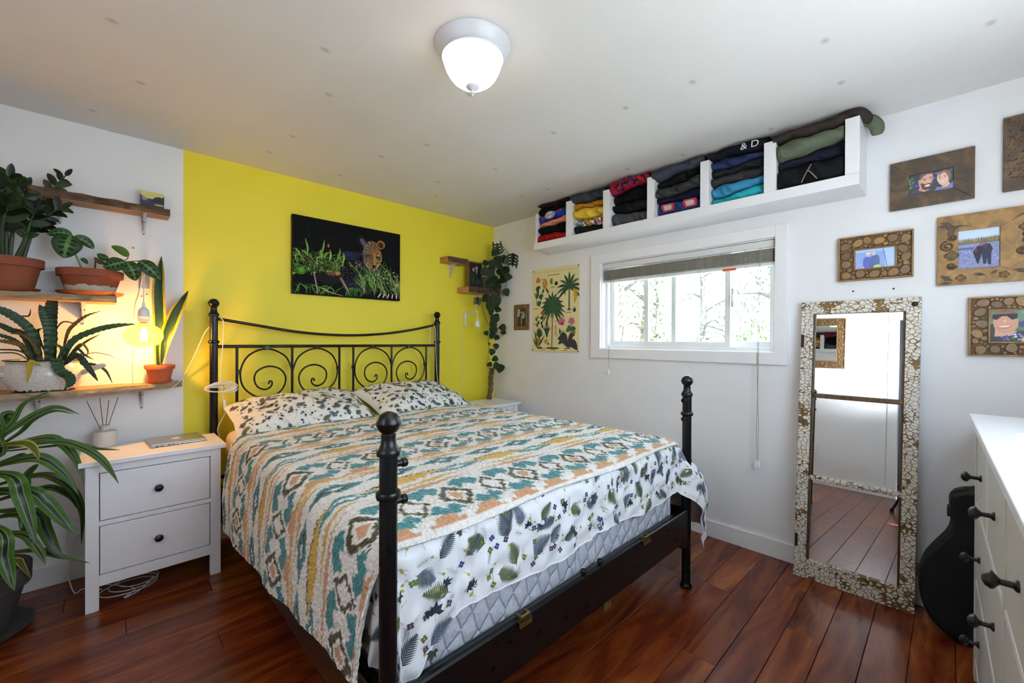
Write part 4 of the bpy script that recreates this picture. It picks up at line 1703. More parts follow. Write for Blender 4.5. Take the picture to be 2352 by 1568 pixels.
mb.build('socket', WPL, lamp, smooth=True)
mb = MB()
mb.lathe([(.020, zS - .118), (.0165, zS - .112), (.0165, zS - .093), (.010, zS - .090)], 20, (bc.x, la_y, 0))
for i in range(14):
    a = i * 2 * PI / 14
    mb.tube([(bc.x + .018 * math.cos(a), la_y + .018 * math.sin(a), zS - .114), (bc.x + .025 * math.cos(a), la_y + .025 * math.sin(a), zS - .124)], .0018, 5)
mb.build('bulb_cap', mat('bulb_brass', '6A5A34', .35, .8), lamp, smooth=True)
rB, hB = .084, .066
cB = bc.z
prof = []
for i in range(17):
    a = -PI / 2 + PI * i / 16
    r_, z_ = rB * math.cos(a), cB + hB * math.sin(a)
    prof.append((max(r_, .0005), z_))
top_z = zS - .118
prof = [p_ for p_ in prof if not (p_[1] > cB and p_[0] < .034)] + [(.030, cB + hB * .97), (.022, cB + hB * 1.10), (.019, top_z)]
t = NT('amber_bulb_glass')
t.t.nodes.remove(t.b)
tr_ = t.n('ShaderNodeBsdfTransparent')
tr_.inputs[0].default_value = (1.0, .86, .45, 1)
gl_ = t.n('ShaderNodeBsdfGlossy', Roughness=.02)
tl_ = t.n('ShaderNodeBsdfTranslucent')
tl_.inputs[0].default_value = (1.0, .72, .22, 1)
m0_ = t.n('ShaderNodeMixShader')
m0_.inputs[0].default_value = .12
t.l(tr_.outputs[0], m0_.inputs[1])
t.l(tl_.outputs[0], m0_.inputs[2])
mx_ = t.n('ShaderNodeMixShader')
mx_.inputs[0].default_value = .05
t.l(m0_.outputs[0], mx_.inputs[1])
t.l(gl_.outputs[0], mx_.inputs[2])
t.l(mx_.outputs[0], t.o.inputs[0])
mb = MB()
mb.lathe(prof, 36, (bc.x, la_y, 0), caps=False)
mb.build('bulb_glass', t.m, lamp, smooth='all')
t = NT('glowing_filament')
t.set(base=(1, .7, .3, 1), emis=(1.0, .62, .20, 1), estr=260.)
mb = MB()
for i in range(7):
    a = i * 2 * PI / 7
    b_ = a + 2 * PI / 7
    mb.tube([(bc.x + .007 * math.cos(a), la_y + .007 * math.sin(a), cB + .042), (bc.x + .013 * math.cos(a), la_y + .013 * math.sin(a), cB - .028)], .0016, 6)
mb.tube([(bc.x, la_y, cB + .045), (bc.x, la_y, top_z)], .003, 6)
o = mb.build('filament', t.m, lamp)
ll = bpy.data.lights.new('bulb_light', 'POINT')
ll.energy = 8.
ll.color = (1.0, .56, .19)
ll.shadow_soft_size = .02
lo = bpy.data.objects.new('bulb_light', ll)
COL.objects.link(lo)
lo.parent = lamp
lo.location = V(0, 0, -.012)
# its cord: bracket -> down the wall -> under the shelf -> to the bed post
P = [arm, V(lx - .005, -.10, lz + .047), at(322, 668, 'y', -.02), at(312, 700, 'y', -.008), at(306, 760, 'y', -.006), at(308, 800, 'y', -.006), at(305, 840, 'y', -.006), at(307, 886, 'y', -.006)]
MB().tube(cr(P, 40), .0026, 6).build('cord', WCORD, lamp, smooth=True)
P = [at(340, 899, 'y', -.10), at(380, 896, 'y', -.06), at(408, 880, 'y', -.03), at(425, 858, 'y', -.02), at(450, 810, 'y', -.05), at(470, 765, 'y', -.07), at(484, 748, 'y', -.075)]
o = MB().tube(cr(P, 40), .0028, 6).build('lamp_cord', WCORD, None, smooth=True)
tag(o, 'white lamp cord strung from the curved shelf end to the bed post', 'cord')

# cord with inline switch hanging on the bed post
yb_ = HL.y - .030
pc_ = thing('switch_cord', 'white cord with coil and inline switch hanging from the headboard rail', 'cord', (at(508, 890, 'y', yb_).x, yb_, at(508, 980, 'y', yb_).z))
P = [V(HL.x + .035, HL.y + .02, 1.372), at(508, 731, 'y', yb_ + .01), at(514, 745, 'y', yb_), at(511, 800, 'y', yb_), at(507, 850, 'y', yb_), at(508, 880, 'y', yb_), at(512, 915, 'y', yb_)]
MB().tube(cr(P, 40), .0028, 6).build('upper_cord', WCORD, pc_, smooth=True)
sw0, sw1 = at(514, 918, 'y', yb_), at(518, 942, 'y', yb_)
dsw = (sw1 - sw0).normalized()
mb = MB()
M_ = dsw.to_track_quat('Z', 'Y').to_matrix().to_4x4()
M_.translation = sw0
Ls = (sw1 - sw0).length
mb.box((-.011, -.008, 0), (.011, .008, Ls), mat=M_)
mb.build('inline_switch', WPL, pc_, bevel=.004, seg=3)
MB().tube(cr([sw1, at(516, 952, 'y', yb_), at(508, 966, 'y', yb_), at(500, 985, 'y', yb_), at(503, 1000, 'y', yb_ + .02), at(508, 1010, 'y', yb_ + .04)], 24), .0028, 6).build('lower_cord', WCORD, pc_, smooth=True)
cc = at(508, 891, 'y', yb_ - .004)
mb = MB()
for k in range(6):
    P = []
    for i in range(30):
        a = i * 2 * PI / 30
        P.append(cc + V((.078 + .006 * math.sin(k * 2.1)) * math.cos(a), -.010 + .010 * math.sin(a) + .004 * (k % 3), .026 * math.sin(a) * (.5 + .12 * k) + .012 * math.cos(a) * (k - 2.5) * .3 + .004 * k - .01))
    mb.tube(P, .0026, 5, closed=True)
mb.build('coil', WCORD, pc_, smooth=True)
mb = MB()
mb.tube([cc + V(.012 * math.cos(i), -.022 * math.cos(i), .024 * math.sin(i)) for i in [j * 2 * PI / 16 for j in range(16)]], .002, 5, closed=True)
mb.build('twist_tie', mat('tie_brown', '8A7A5E', .7), pc_)

# thin cord hung over the far end of the headboard
P = [at(990, 750, 'y', HR.y + .03), at(996, 747, 'y', HR.y - .012), at(1000, 756, 'y', HR.y - .02), at(1001, 800, 'y', HR.y - .03), at(1003, 850, 'y', HR.y - .03), at(1006, 880, 'y', HR.y - .03)]
tc = MB().tube(cr(P, 30), .0024, 6).build('thin_cord', WCORD, None, smooth=True)
tag(tc, 'thin white cord looped over the headboard rail near the corner post', 'cord')
P = [at(990, 750, 'y', HR.y + .03), at(987, 770, 'y', HR.y + .035), at(991, 810, 'y', HR.y + .035), at(998, 850, 'y', HR.y + .035)]
MB().tube(cr(P, 20), .002, 6).build('loose_end', WCORD, tc, smooth=True)

# ------------------------------------------------------------------ empty lamp socket on bracket by the corner
fx_ = at(1068, 730, 'y', 0)
sk = at(1096, 742, 'y', -.16)
l2 = thing('wall_socket_lamp', 'white bracket lamp socket without bulb on the yellow wall', 'lamp', (fx_.x, 0, fx_.z))
zA = at(1066, 718, 'y', 0).z
mb = MB()
mb.prism([(-.014, 0), (.014, 0), (.007, -.125), (-.007, -.125)], lambda u, v, w: V(fx_.x + u, -w, zA + v), .001, .006)
e1 = at(1093, 716, 'y', -.16)
mb.tube([V(fx_.x, -.004, zA - .004), V(fx_.x + .01, -.05, zA + .001), V(e1.x, -.16, zA + .004)], .007, 8)
mb.build('arm', WPL, l2, smooth=True)
mb = MB()
sx_, sz_ = sk.x, sk.z
mb.tube(cr([V(e1.x, -.16, zA + .012), V(e1.x + .012, -.163, zA - .004), V(sx_, -.162, sz_ + .050)], 12), .0026, 6)
mb.build('drop_cord', WCORD, l2, smooth=True)
mb = MB()
mb.lathe([(.016, sz_ - .036), (.024, sz_ - .034), (.024, sz_ - .026), (.026, sz_ - .024), (.026, sz_ - .012), (.0245, sz_ - .010), (.0245, sz_), (.020, sz_ + .014), (.011, sz_ + .024), (.007, sz_ + .026), (.006, sz_ + .05)], 22, (sx_, -.162, 0))
mb.build('socket', WPL, l2, smooth=True)
P = [V(e1.x, -.16, zA + .012), V(fx_.x + .02, -.05, zA + .012), V(fx_.x - .004, -.012, zA + .008), at(1062, 735, 'y', -.006), at(1063, 800, 'y', -.006), at(1060, 860, 'y', -.006), at(1061, 930, 'y', -.006)]
MB().tube(cr(P, 40), .0024, 6).build('cord', WCORD, l2, smooth=True)

# driftwood stick standing on the far nightstand
DRW = wood('driftwood', '3A2A1A', '6A5034', '8A6E4A', (30, 30, 5), .85, .6)
a_, b_ = at(1123, 914, 'y', -.16), at(1130, 848, 'y', -.06)
a_ = V(a_.x, -.16, NST)
sd = thing('driftwood_stick', 'brown driftwood stick standing on the corner nightstand', 'stick', (a_.x, a_.y, NST))
P = cr([a_, a_.lerp(b_, .4) + V(.006, 0, 0), a_.lerp(b_, .75) - V(.004, 0, 0), b_], 20)
mb = MB()
mb.tube(P, [.024 + .003 * math.sin(i * 1.7) for i in range(20)], 12)
mb.build('shaft', DRW, sd, smooth=True)

# white charging cable under the nightstand
mb = MB()
P = [V(-2.82, -.20, .004), V(-2.72, -.34, .004), at(285, 1372, 'z', .004), at(320, 1355, 'z', .004), at(343, 1333, 'z', .006)]
mb.tube(cr(P, 30), .0024, 6)
for k in range(3):
    c = V(-2.74 + .02 * k, -.30 + .02 * k, .004 + .005 * k)
    mb.tube([c + V((.11 - .015 * k) * math.cos(a), .075 * math.sin(a), 0) for a in [i * 2 * PI / 36 for i in range(36)]], .0024, 6, closed=True)
o = mb.build('charging_cable', WCORD, None, smooth=True)
tag(o, 'coiled white charging cable on the floor under the nightstand', 'cable')
q = at(343, 1333, 'z', .006)
MB().tube([q, q + (q - at(320, 1355, 'z', .004)).normalized() * .035], .0042, 8).build('plug_tip', WPL, o)
# cable and outlet on the wall behind the dracaena
q = at(176, 1215, 'y', -.004)
ot = thing('wall_outlet', 'white wall outlet behind the dracaena leaves', 'outlet', (q.x, 0, q.z - .06))
box('plate', (q.x - .038, -.008, q.z - .06), (q.x + .038, -.001, q.z + .06), WPL, ot, .003)
for dz in (-.02, .02):
    MB().lathe([(.016, 0), (.016, .002), (.012, .003)], 16, (q.x, -.008, q.z + dz), mat=Matrix.Rotation(PI / 2, 4, 'X')).build('socket_face', WT, ot)
P = [V(q.x, -.014, q.z - .02), at(163, 1270, 'y', -.03), at(158, 1320, 'y', -.05), V(at(163, 1330, 'z', .005).x, at(163, 1345, 'z', .005).y, .02), at(172, 1362, 'z', .004), at(192, 1352, 'z', .004), V(-2.84, -.24, .004)]
o = MB().tube(cr(P, 36), .0026, 6).build('floor_cable', WCORD, None, smooth=True)
tag(o, 'white cable trailing from the outlet to the floor behind the dracaena pot', 'cable')
# picture-less screws in the wall around the shelves
for px, py, wh in ((306, 569, 'between the top shelf bracket and the snake plant'), (1049, 643, 'below the short empty shelf')):
    q = at(px, py, 'y', -.001)
    o = MB().lathe([(.0045, 0), (.0045, .0015), (.002, .0025)], 10, q, mat=Matrix.Rotation(PI / 2, 4, 'X')).build('wall_screw', mat('screw_grey', '8A8480', .4, .6), None)
    tag(o, 'small grey screw in the wall ' + wh, 'screw')

# ------------------------------------------------------------------ ceiling lamp
lc = at(1086, 106, 'z', H)
cl = thing('ceiling_light', 'round white flush ceiling light with glowing frosted bowl', 'ceiling light', (lc.x, lc.y, H))
LW = mat('lamp_white_metal', 'CFCFD4', .3, var=.02)
mb = MB()
mb.lathe([(.112, H - .052), (.118, H - .052), (.120, H - .047), (.116, H - .043), (.122, H - .040), (.128, H - .030), (.139, H - .014), (.145, H - .006), (.146, H - .001), (.05, H - .0005)], 56, (lc.x, lc.y, 0))
mb.build('rim', LW, cl, smooth=True)
t = NT('glowing_bowl')
t.set(base=(.9, .9, .88, 1), rough=.3, emis=(1.0, .90, .74, 1), estr=5.0)
mb = MB()
prof = [(.0005, H - .157)]
for r_, z_ in ((.020, .1565), (.040, .152), (.060, .143), (.078, .129), (.092, .112), (.103, .092), (.110, .072), (.113, .056), (.112, .048)):
    prof.append((r_, H - z_))
mb.lathe(prof, 48, (lc.x, lc.y, 0))
mb.build('bowl', t.m, cl, smooth='all')
mb = MB()
mb.lathe([(.0005, H - .192), (.0035, H - .191), (.0045, H - .188), (.003, H - .185), (.008, H - .181), (.0085, H - .177), (.005, H - .173), (.007, H - .170), (.012, H - .167), (.022, H - .162), (.026, H - .157), (.024, H - .153), (.010, H - .150)], 24, (lc.x, lc.y, 0))
mb.build('finial', LW, cl, smooth=True)
# ================================================================== PLANTS
TERRA = mat('terracotta', '7C3F24', .8, var=.14, scale=14, bump=.15, bscale=60)
SOIL = mat('potting_soil', '1C130C', .95, var=.3, scale=60, bump=.6, bscale=90)


def leaf_uv_mat(name, kind, c1, c2, c3='000000', rough=.4, tw=.12):
    """leaf colouring from the blade's own coordinates: u across, v along"""
    t = NT(name)
    uv = t.n('ShaderNodeUVMap')
    sp = t.n('ShaderNodeSeparateXYZ')
    t.l(uv.outputs[0], sp.inputs[0])
    a = t.math('MULTIPLY', t.math('ABSOLUTE', t.math('SUBTRACT', sp.outputs[0], .5)), 2.)
    v = sp.outputs[1]
    nz = t.noise(t.coord(), 30, 3)
    if kind == 'plain':
        col = t.mix(nz, c1, c2)
    elif kind == 'margin':          # dark middle, bright margins
        aa = t.math('ADD', a, t.math('MULTIPLY', t.math('SUBTRACT', nz, .5), .15))
        col = t.ramp(aa, [(.60, c1), (.68, c2)])
        band = t.n('ShaderNodeTexWave', Scale=14., Distortion=6.)
        band.bands_direction = 'Y'
        t.l(uv.outputs[0], band.inputs['Vector'])
        col = t.mix(t.math('MULTIPLY', band.outputs['Fac'], .35), col, c3)
    elif kind == 'stripe':          # thin pale midlines on dark green
        l1 = t.math('LESS_THAN', t.math('ABSOLUTE', t.math('SUBTRACT', a, .30)), .055)
        l2 = t.math('LESS_THAN', t.math('ABSOLUTE', t.math('SUBTRACT', a, .9)), .09)
        inner = t.math('LESS_THAN', a, .30)
        col = t.mix(inner, t.mix(nz, c1, '46741F'), '14241A')
        col = t.mix(t.math('MULTIPLY', l1, .75), col, c2)
        col = t.mix(t.math('MULTIPLY', l2, .5), col, c3)
    elif kind == 'prayer':          # dark blotches in pairs along the midrib
        w = t.math('SINE', t.math('ADD', t.math('MULTIPLY', v, 34.), t.math('MULTIPLY', a, -3.5)))
        on = t.math('MULTIPLY', t.math('GREATER_THAN', w, -.1), t.math('MULTIPLY', t.math('GREATER_THAN', a, .16), t.math('LESS_THAN', a, .56)))
        on = t.math('MULTIPLY', on, t.math('MULTIPLY', t.math('GREATER_THAN', v, .10), t.math('LESS_THAN', v, .90)))
        pale = t.ramp(a, [(0, c3), (.30, c1), (.9, c2)])
        col = t.mix(on, pale, '101C0E')
    t.set(base=col, rough=rough, spec=.28)
    # a little light passes through the blade
    tl = t.n('ShaderNodeBsdfTranslucent')
    t.l(col, tl.inputs[0])
    mx = t.n('ShaderNodeMixShader')
    mx.inputs[0].default_value = tw
    t.l(t.b.outputs[0], mx.inputs[1])
    t.l(tl.outputs[0], mx.inputs[2])
    t.l(mx.outputs[0], t.o.inputs[0])
    return t.m


ZZM = leaf_uv_mat('zz_leaf', 'plain', '0C160C', '16240F', rough=.3)
ZZY = leaf_uv_mat('zz_leaf_fresh', 'plain', '1E3312', '2A4218', rough=.3)
PRAY = leaf_uv_mat('prayer_leaf', 'prayer', '35592A', '1F3A1C', '5E8048')
LIGHTL = leaf_uv_mat('light_green_leaf', 'plain', '3E5E1C', '56782A')
SNAKE = leaf_uv_mat('snake_leaf', 'margin', '1E3A1E', 'B0A030', '0E1C10')
FERN1 = leaf_uv_mat('wavy_leaf_green', 'plain', '16301A', '24461F', rough=.35)
FERN2 = leaf_uv_mat('wavy_leaf_dark', 'plain', '0E1E10', '1A3018', rough=.4)
FERN3 = leaf_uv_mat('wavy_leaf_brown', 'plain', '3A3A16', '5A4418', rough=.6)
FERN4 = leaf_uv_mat('wavy_leaf_yellow', 'plain', '8A7A1E', 'B89A2A', rough=.5)
DRAC = leaf_uv_mat('dracaena_leaf', 'stripe', '183812', '8E9468', '4E7030', rough=.3)
DRACD = leaf_uv_mat('dracaena_leaf_dark', 'stripe', '0E200C', '6A6E52', '2E4A22', rough=.3)
DRACY = leaf_uv_mat('dracaena_leaf_yellow', 'margin', '4A5A1E', 'B0963A', '2A3A14')
VINE = leaf_uv_mat('vine_leaf', 'plain', '0F2008', '1A3410', rough=.55)
STEMG = mat('stem_green', '26381A', .5, var=.15, scale=40)
STEML = mat('stem_light_green', '66783A', .5, var=.1, scale=40)
STEMB = mat('stem_brown', '3E2E1E', .7, var=.2, scale=40)


def cam_n(p, upw=.35):
    return ((CAM - p).normalized() + V(0, 0, upw)).normalized()


def blade(pts, width, m, parent, name='leaf', shape='lance', n=18, fold=.15, wave=(0, 0), nrm=None, cols=5, ruffle=0., seed=0, upw=.35, tipdroop=0):
    """leaf blade along a spine of 3d points"""
    P = cr(pts, n)
    mb = MB()
    rg_ = random.Random(seed)
    ph = rg_.uniform(0, 6)
    for i, p in enumerate(P):
        s = i / (n - 1)
        t = (P[min(i + 1, n - 1)] - P[max(i - 1, 0)])
        t = t.normalized() if t.length > 1e-9 else V(0, 0, 1)
        nn = nrm if nrm is not None else cam_n(p, upw)
        side = t.cross(nn)
        side = side.normalized() if side.length > 1e-6 else t.orthogonal().normalized()
        nn2 = side.cross(t).normalized()
        if shape == 'lance':
            w = width * min(1, (s / .35) ** .7 if s < .35 else 1) * (1 - max(0, (s - .45) / .55) ** 1.8) + .0006
        elif shape == 'oval':
            w = width * max(0, math.sin(PI * s ** .85)) ** .62 + .0006
        elif shape == 'heart':
            w = width * max(0, math.sin(PI * min(1, .16 + .84 * s))) ** .75 * (1.12 - .35 * s) * (1 if s > 0 else .4) + .0005
        elif shape == 'strap':
            w = width * min(1, .45 + s * 2.2) * (1 - max(0, (s - .5) / .5) ** 2.6) + .0008
        else:
            w = width * (1 - .85 * s) + .0008
        for j in range(cols):
            q = (j / (cols - 1) - .5) * 2
            edge = abs(q)
            wv = ruffle * edge ** 2 * math.sin(s * n * 1.9 + ph + (1.2 if q > 0 else 0))
            ww = w * (1 + (ruffle * 14 * edge ** 3 * math.sin(s * n * 2.1 + ph * 2 + q) if ruffle else 0))
            mb.v.append(tuple(p + side * ww * q + nn2 * (fold * w * edge + wv + wave[0] * math.sin(s * wave[1] + ph))))
            mb.uv[len(mb.v) - 1] = (j / (cols - 1), s)
    for i in range(n - 1):
        for j in range(cols - 1):
            mb.f.append((i * cols + j, i * cols + j + 1, (i + 1) * cols + j + 1, (i + 1) * cols + j))
            mb.mi.append(0)
    return mb.build(name, m, parent, smooth='all', fixn=False)


def pot(t, x, y, z, r_top, r_bot, h, rim_h, m, rim_out=.006, name='pot', wall=.007, soil=True):
    mb = MB()
    mb.lathe([(r_bot, z), (r_bot + (r_top - r_bot) * .82, z + h - rim_h), (r_top + rim_out, z + h - rim_h), (r_top + rim_out + .002, z + h - .003), (r_top + rim_out, z + h), (r_top - wall, z + h), (r_top - wall - .006, z + h - rim_h), (r_top - wall - .01, z + h * .6)], 40, (x, y, 0), caps=True)
    o = mb.build(name, m, t, smooth=True)
    if soil:
        MB().lathe([(r_top - wall - .004, z + h - rim_h * .9), (.001, z + h - rim_h * .85)], 24, (x, y, 0), caps=False).build('soil', SOIL, t)
    return o


def saucer(t, x, y, z, r, h, m):
    mb = MB()
    mb.lathe([(r * .78, z), (r * .92, z + h * .4), (r, z + h), (r - .005, z + h), (r * .86, z + h * .45), (r * .7, z + h * .32), (.001, z + h * .32)], 40, (x, y, 0), caps=False)
    mb.lathe([(r * .78, z), (.001, z)], 40, (x, y, 0), caps=False)
    return mb.build('saucer', m, t, smooth=True)


# ------------------------------------------------------------------ ZZ plant on the middle shelf
py_ = -.125
c = at(20, 670, 'y', py_)
zz = thing('zz_plant', 'dark glossy many-leaved plant in plain terracotta pot below the dark shelf', 'potted plant', (c.x, py_, ZMID))
hp = .150
saucer(zz, c.x, py_, ZMID, .103, .018, TERRA)
pot(zz, c.x, py_, ZMID + .008, .108, .078, hp, .040, TERRA)


def zz_stem(pp, npair, L, y0, y1, seed, first=.35, m=None, spread=1.0):
    rg_ = random.Random(seed)
    k = len(pp)
    P = [at(a, b, 'y', y0 + (y1 - y0) * i / (k - 1)) for i, (a, b) in enumerate(pp)]
    P[0].z = ZMID + hp - .02
    Q = cr(P, 24)
    MB().tube(Q, [.0095 - .0065 * i / 23 for i in range(24)], 8).build('stem', STEMG if m is None else m, zz, smooth=True)
    for i in range(npair):
        s = first + (1 - first) * i / max(1, npair - 1)
        idx = min(22, int(s * 23))
        p = Q[idx]
        t = (Q[idx + 1] - Q[max(0, idx - 1)]).normalized()
        sd = t.cross(cam_n(p, .0)).normalized()
        for sg in (-1, 1):
            if rg_.random() < .08:
                continue
            l = L * rg_.uniform(.75, 1.1) * (1.0 if s < .85 else .8)
            d = (t * rg_.uniform(.45, .95) + sd * sg * spread + V(rg_.uniform(-.2, .2), rg_.uniform(-.6, .3), rg_.uniform(-.25, .2))).normalized()
            tip = p + d * l
            if tip.y > -.012:
                tip.y = -.012
            blade([p, p.lerp(tip, .5) + V(0, 0, .006), tip], l * .24, rg_.choice([ZZM, ZZM, ZZY]) if m is None else ZZM, zz, shape='oval', n=9, fold=.18, nrm=(cam_n(p) + V(rg_.uniform(-.6, .6), rg_.uniform(-.3, .3), rg_.uniform(-.5, .6))).normalized(), cols=3)
    tip = Q[-1] + (Q[-1] - Q[-3]).normalized() * L * .8
    blade([Q[-1], tip], L * .16, ZZM, zz, shape='oval', n=8, cols=3)


zz_stem([(14, 600), (14, 520), (18, 440), (22, 408)], 6, .085, py_, py_ - .03, 1, .45)
zz_stem([(48, 600), (72, 535), (92, 475), (118, 438), (150, 404)], 8, .062, py_, -.10, 2, .42)
zz_stem([(38, 600), (62, 545), (92, 508), (120, 488), (140, 478)], 6, .070, py_, py_ - .05, 3, .45)
zz_stem([(30, 600), (55, 555), (70, 510), (82, 478)], 6, .065, py_, py_ - .08, 4, .4)
zz_stem([(44, 600), (60, 560), (84, 530), (100, 512)], 4, .060, py_, py_ + .03, 5, .5)
zz_stem([(4, 600), (-4, 540), (-8, 480), (-20, 430)], 7, .085, py_, py_ - .05, 6, .4)
zz_stem([(20, 600), (30, 520), (40, 470), (58, 432)], 6, .075, py_, py_ - .02, 7, .45)
zz_stem([(8, 600), (4, 550), (10, 500), (20, 470)], 5, .085, py_, py_ - .12, 8, .5)

# ------------------------------------------------------------------ prayer plant on the middle shelf
t = NT('crusted_terracotta')
g_ = t.n('ShaderNodeTexCoord')
sp_ = t.n('ShaderNodeSeparateXYZ')
t.l(g_.outputs['Object'], sp_.inputs[0])
n_ = t.noise(g_.outputs['Object'], 22, 5, .65)
e_ = t.math('ADD', sp_.outputs[2], t.math('MULTIPLY', t.math('SUBTRACT', n_, .5), .045))
crust = t.math('LESS_THAN', e_, .050)
t.set(base=t.mix(crust, t.mix(n_, '6E3018', '8E4526'), t.mix(n_, '9A9080', 'C9C0B0')), rough=.8)
CRUST = t.m
py_ = -.125
c = at(209, 675, 'y', py_)
pr = thing('prayer_plant', 'prayer plant with blotched leaves in lime-crusted terracotta pot', 'potted plant', (c.x, py_, ZMID))
saucer(pr, c.x, py_, ZMID, .128, .020, mat('terracotta_orange', '9A4E26', .75, var=.1, scale=14))
o = pot(pr, c.x, py_, ZMID + .009, .118, .088, .122, .036, CRUST)
ZP = lambda x, y, yy: at(100 + x / 7.84, 500 + y / 7.84, 'y', yy)
ZPOT = ZMID + .12


def petiole(parent, pts, r=.003, m=STEML):
    MB().tube(cr(pts, 14), r, 6).build('stem', m, parent, smooth=True)


b0 = V(c.x - .02, py_ - .02, ZPOT - .02)
petiole(pr, [b0, ZP(600, 720, -.16), ZP(530, 540, -.17), ZP(500, 340, -.17)], .0045)
blade([ZP(500, 300, -.17), ZP(420, 480, -.19), ZP(360, 725, -.17)], .054, PRAY, pr, shape='oval', n=16, fold=-.10)
blade([ZP(520, 310, -.16), ZP(300, 265, -.17), ZP(60, 300, -.15)], .022, PRAY, pr, shape='oval', n=14, fold=.3)
blade([ZP(540, 340, -.15), ZP(740, 420, -.14), ZP(910, 560, -.13)], .024, PRAY, pr, shape='oval', n=14, fold=.3)
blade([ZP(665, 730, -.10), ZP(740, 770, -.10), ZP(790, 835, -.10)], .010, PRAY, pr, shape='oval', n=10)
b1 = V(c.x + .03, py_ - .02, ZPOT - .02)
petiole(pr, [b1, ZP(1150, 940, -.18), ZP(1330, 870, -.20), ZP(1480, 790, -.20)], .0035, STEMG)
petiole(pr, [ZP(1440, 770, -.20), ZP(1500, 745, -.19), ZP(1525, 710, -.18)], .002, STEMB)
blade([ZP(1530, 705, -.18), ZP(1400, 590, -.17), ZP(1220, 505, -.16)], .020, LIGHTL, pr, shape='oval', n=14, fold=.2)
blade([ZP(1485, 790, -.20), ZP(1290, 830, -.22), ZP(1070, 890, -.20)], .037, PRAY, pr, shape='oval', n=16, fold=-.08)
blade([ZP(1490, 780, -.20), ZP(1590, 930, -.22), ZP(1665, 1135, -.19)], .037, PRAY, pr, shape='oval', n=16, fold=-.08)
petiole(pr, [ZP(1485, 790, -.20), ZP(1600, 785, -.19), ZP(1720, 775, -.19)], .0025, STEMG)
blade([ZP(1715, 770, -.19), ZP(1900, 900, -.21), ZP(2110, 1115, -.18)], .036, PRAY, pr, shape='oval', n=16, fold=-.08)
blade([ZP(1180, 720, -.15), ZP(1080, 720, -.15), ZP(970, 640, -.14)], .018, PRAY, pr, shape='oval', n=12, fold=.3)
blade([ZP(1120, 830, -.17), ZP(1000, 790, -.17), ZP(920, 705, -.16)], .011, FERN3, pr, shape='oval', n=10)
petiole(pr, [V(c.x + .01, py_, ZPOT - .02), ZP(930, 850, -.16), ZP(935, 760, -.16)], .0035, STEMB)

# ------------------------------------------------------------------ snake plant on the lower shelf
py_ = -.075
c = at(367, 880, 'y', py_)
sn = thing('snake_plant', 'two-bladed snake plant in small terracotta pot beneath the glowing bulb', 'potted plant', (c.x, py_, ZLOW))
TERO = mat('terracotta_bright', 'A2502A', .75, var=.1, scale=16)
saucer(sn, c.x, py_, ZLOW, .060, .016, TERO)
pot(sn, c.x, py_, ZLOW + .006, .064, .046, .098, .024, TERO, .004, wall=.005)
zb = ZLOW + .09
blade([V(c.x - .005, py_, zb), at(366, 740, 'y', py_), at(364, 660, 'y', py_), at(371, 588, 'y', py_ + .02)], .029, SNAKE, sn, shape='strap', n=20, fold=.35, upw=0)
blade([V(c.x + .004, py_ - .01, zb), at(379, 785, 'y', py_ - .01), at(398, 730, 'y', py_ - .02), at(416, 695, 'y', py_ - .02), at(433, 667, 'y', py_)], .031, SNAKE, sn, shape='lance', n=20, fold=.45, upw=0)

# ------------------------------------------------------------------ wavy-leaved plant in the enamel pot
py_ = -.165
c = at(103, 886, 'y', py_)
fe = thing('wavy_leaf_plant', 'plant with crinkled strap leaves in chipped white enamel pot with handles', 'potted plant', (c.x, py_, ZLOW))


def m_enamel():
    t = NT('chipped_enamel')
    co = t.n('ShaderNodeTexCoord')
    sp = t.n('ShaderNodeSeparateXYZ')
    t.l(co.outputs['Object'], sp.inputs[0])
    n1 = t.noise(co.outputs['Object'], 45, 5, .7)
    n2 = t.noise(co.outputs['Object'], 120, 3, .6)
    chip = t.math('LESS_THAN', t.math('ADD', sp.outputs[2], t.math('MULTIPLY', t.math('SUBTRACT', n1, .5), .05)), .008)
    dirt = t.math('MULTIPLY', t.math('GREATER_THAN', n2, .56), .35)
    base = t.mix(dirt, 'CFCBC6', '8A847C')
    t.set(base=t.mix(chip, base, '17130F'), rough=.22, spec=.6)
    return t.m


EN = m_enamel()
rp = .134
hE = at(103, 826, 'y', py_).z - ZLOW
mb = MB()
mb.lathe([(rp * .62, ZLOW), (rp * .80, ZLOW + .004), (rp * .93, ZLOW + hE * .22), (rp, ZLOW + hE * .45), (rp * .985, ZLOW + hE * .66), (rp * .93, ZLOW + hE * .80), (rp * .90, ZLOW + hE * .88), (rp * .95, ZLOW + hE * .97), (rp * .985, ZLOW + hE * .985), (rp * .985, ZLOW + hE), (rp * .90, ZLOW + hE), (rp * .86, ZLOW + hE * .7)], 48, (c.x, py_, 0))
o = mb.build('enamel_pot', EN, fe, smooth=True)
MB().tube([(c.x + rp * .985 * math.cos(a), py_ + rp * .985 * math.sin(a), ZLOW + hE) for a in [i * 2 * PI / 48 for i in range(48)]], .0035, 6, closed=True).build('rim', mat('rim_black', '141210', .3), o)
MB().lathe([(rp * .88, ZLOW + hE * .88), (.001, ZLOW + hE * .9)], 24, (c.x, py_, 0), caps=False).build('soil', SOIL, fe)
for sg in (-1, 1):
    zz_ = ZLOW + hE * .55
    dv = V(sg * .93, -.30, 0)
    a_ = V(c.x, py_, zz_) + dv * rp
    mb = MB()
    mb.tube(cr([a_, a_ + dv * .04 + V(0, 0, .018), a_ + dv * .095 + V(0, -.0, .040)], 14), [.013] * 10 + [.0125, .012, .011, .007], 12)
    mb.build('handle', EN, o, smooth=True)
ZF = lambda x, y, yy: at(x / 6.03, 660 + y / 6.03, 'y', yy)
zr_ = ZLOW + hE * .92
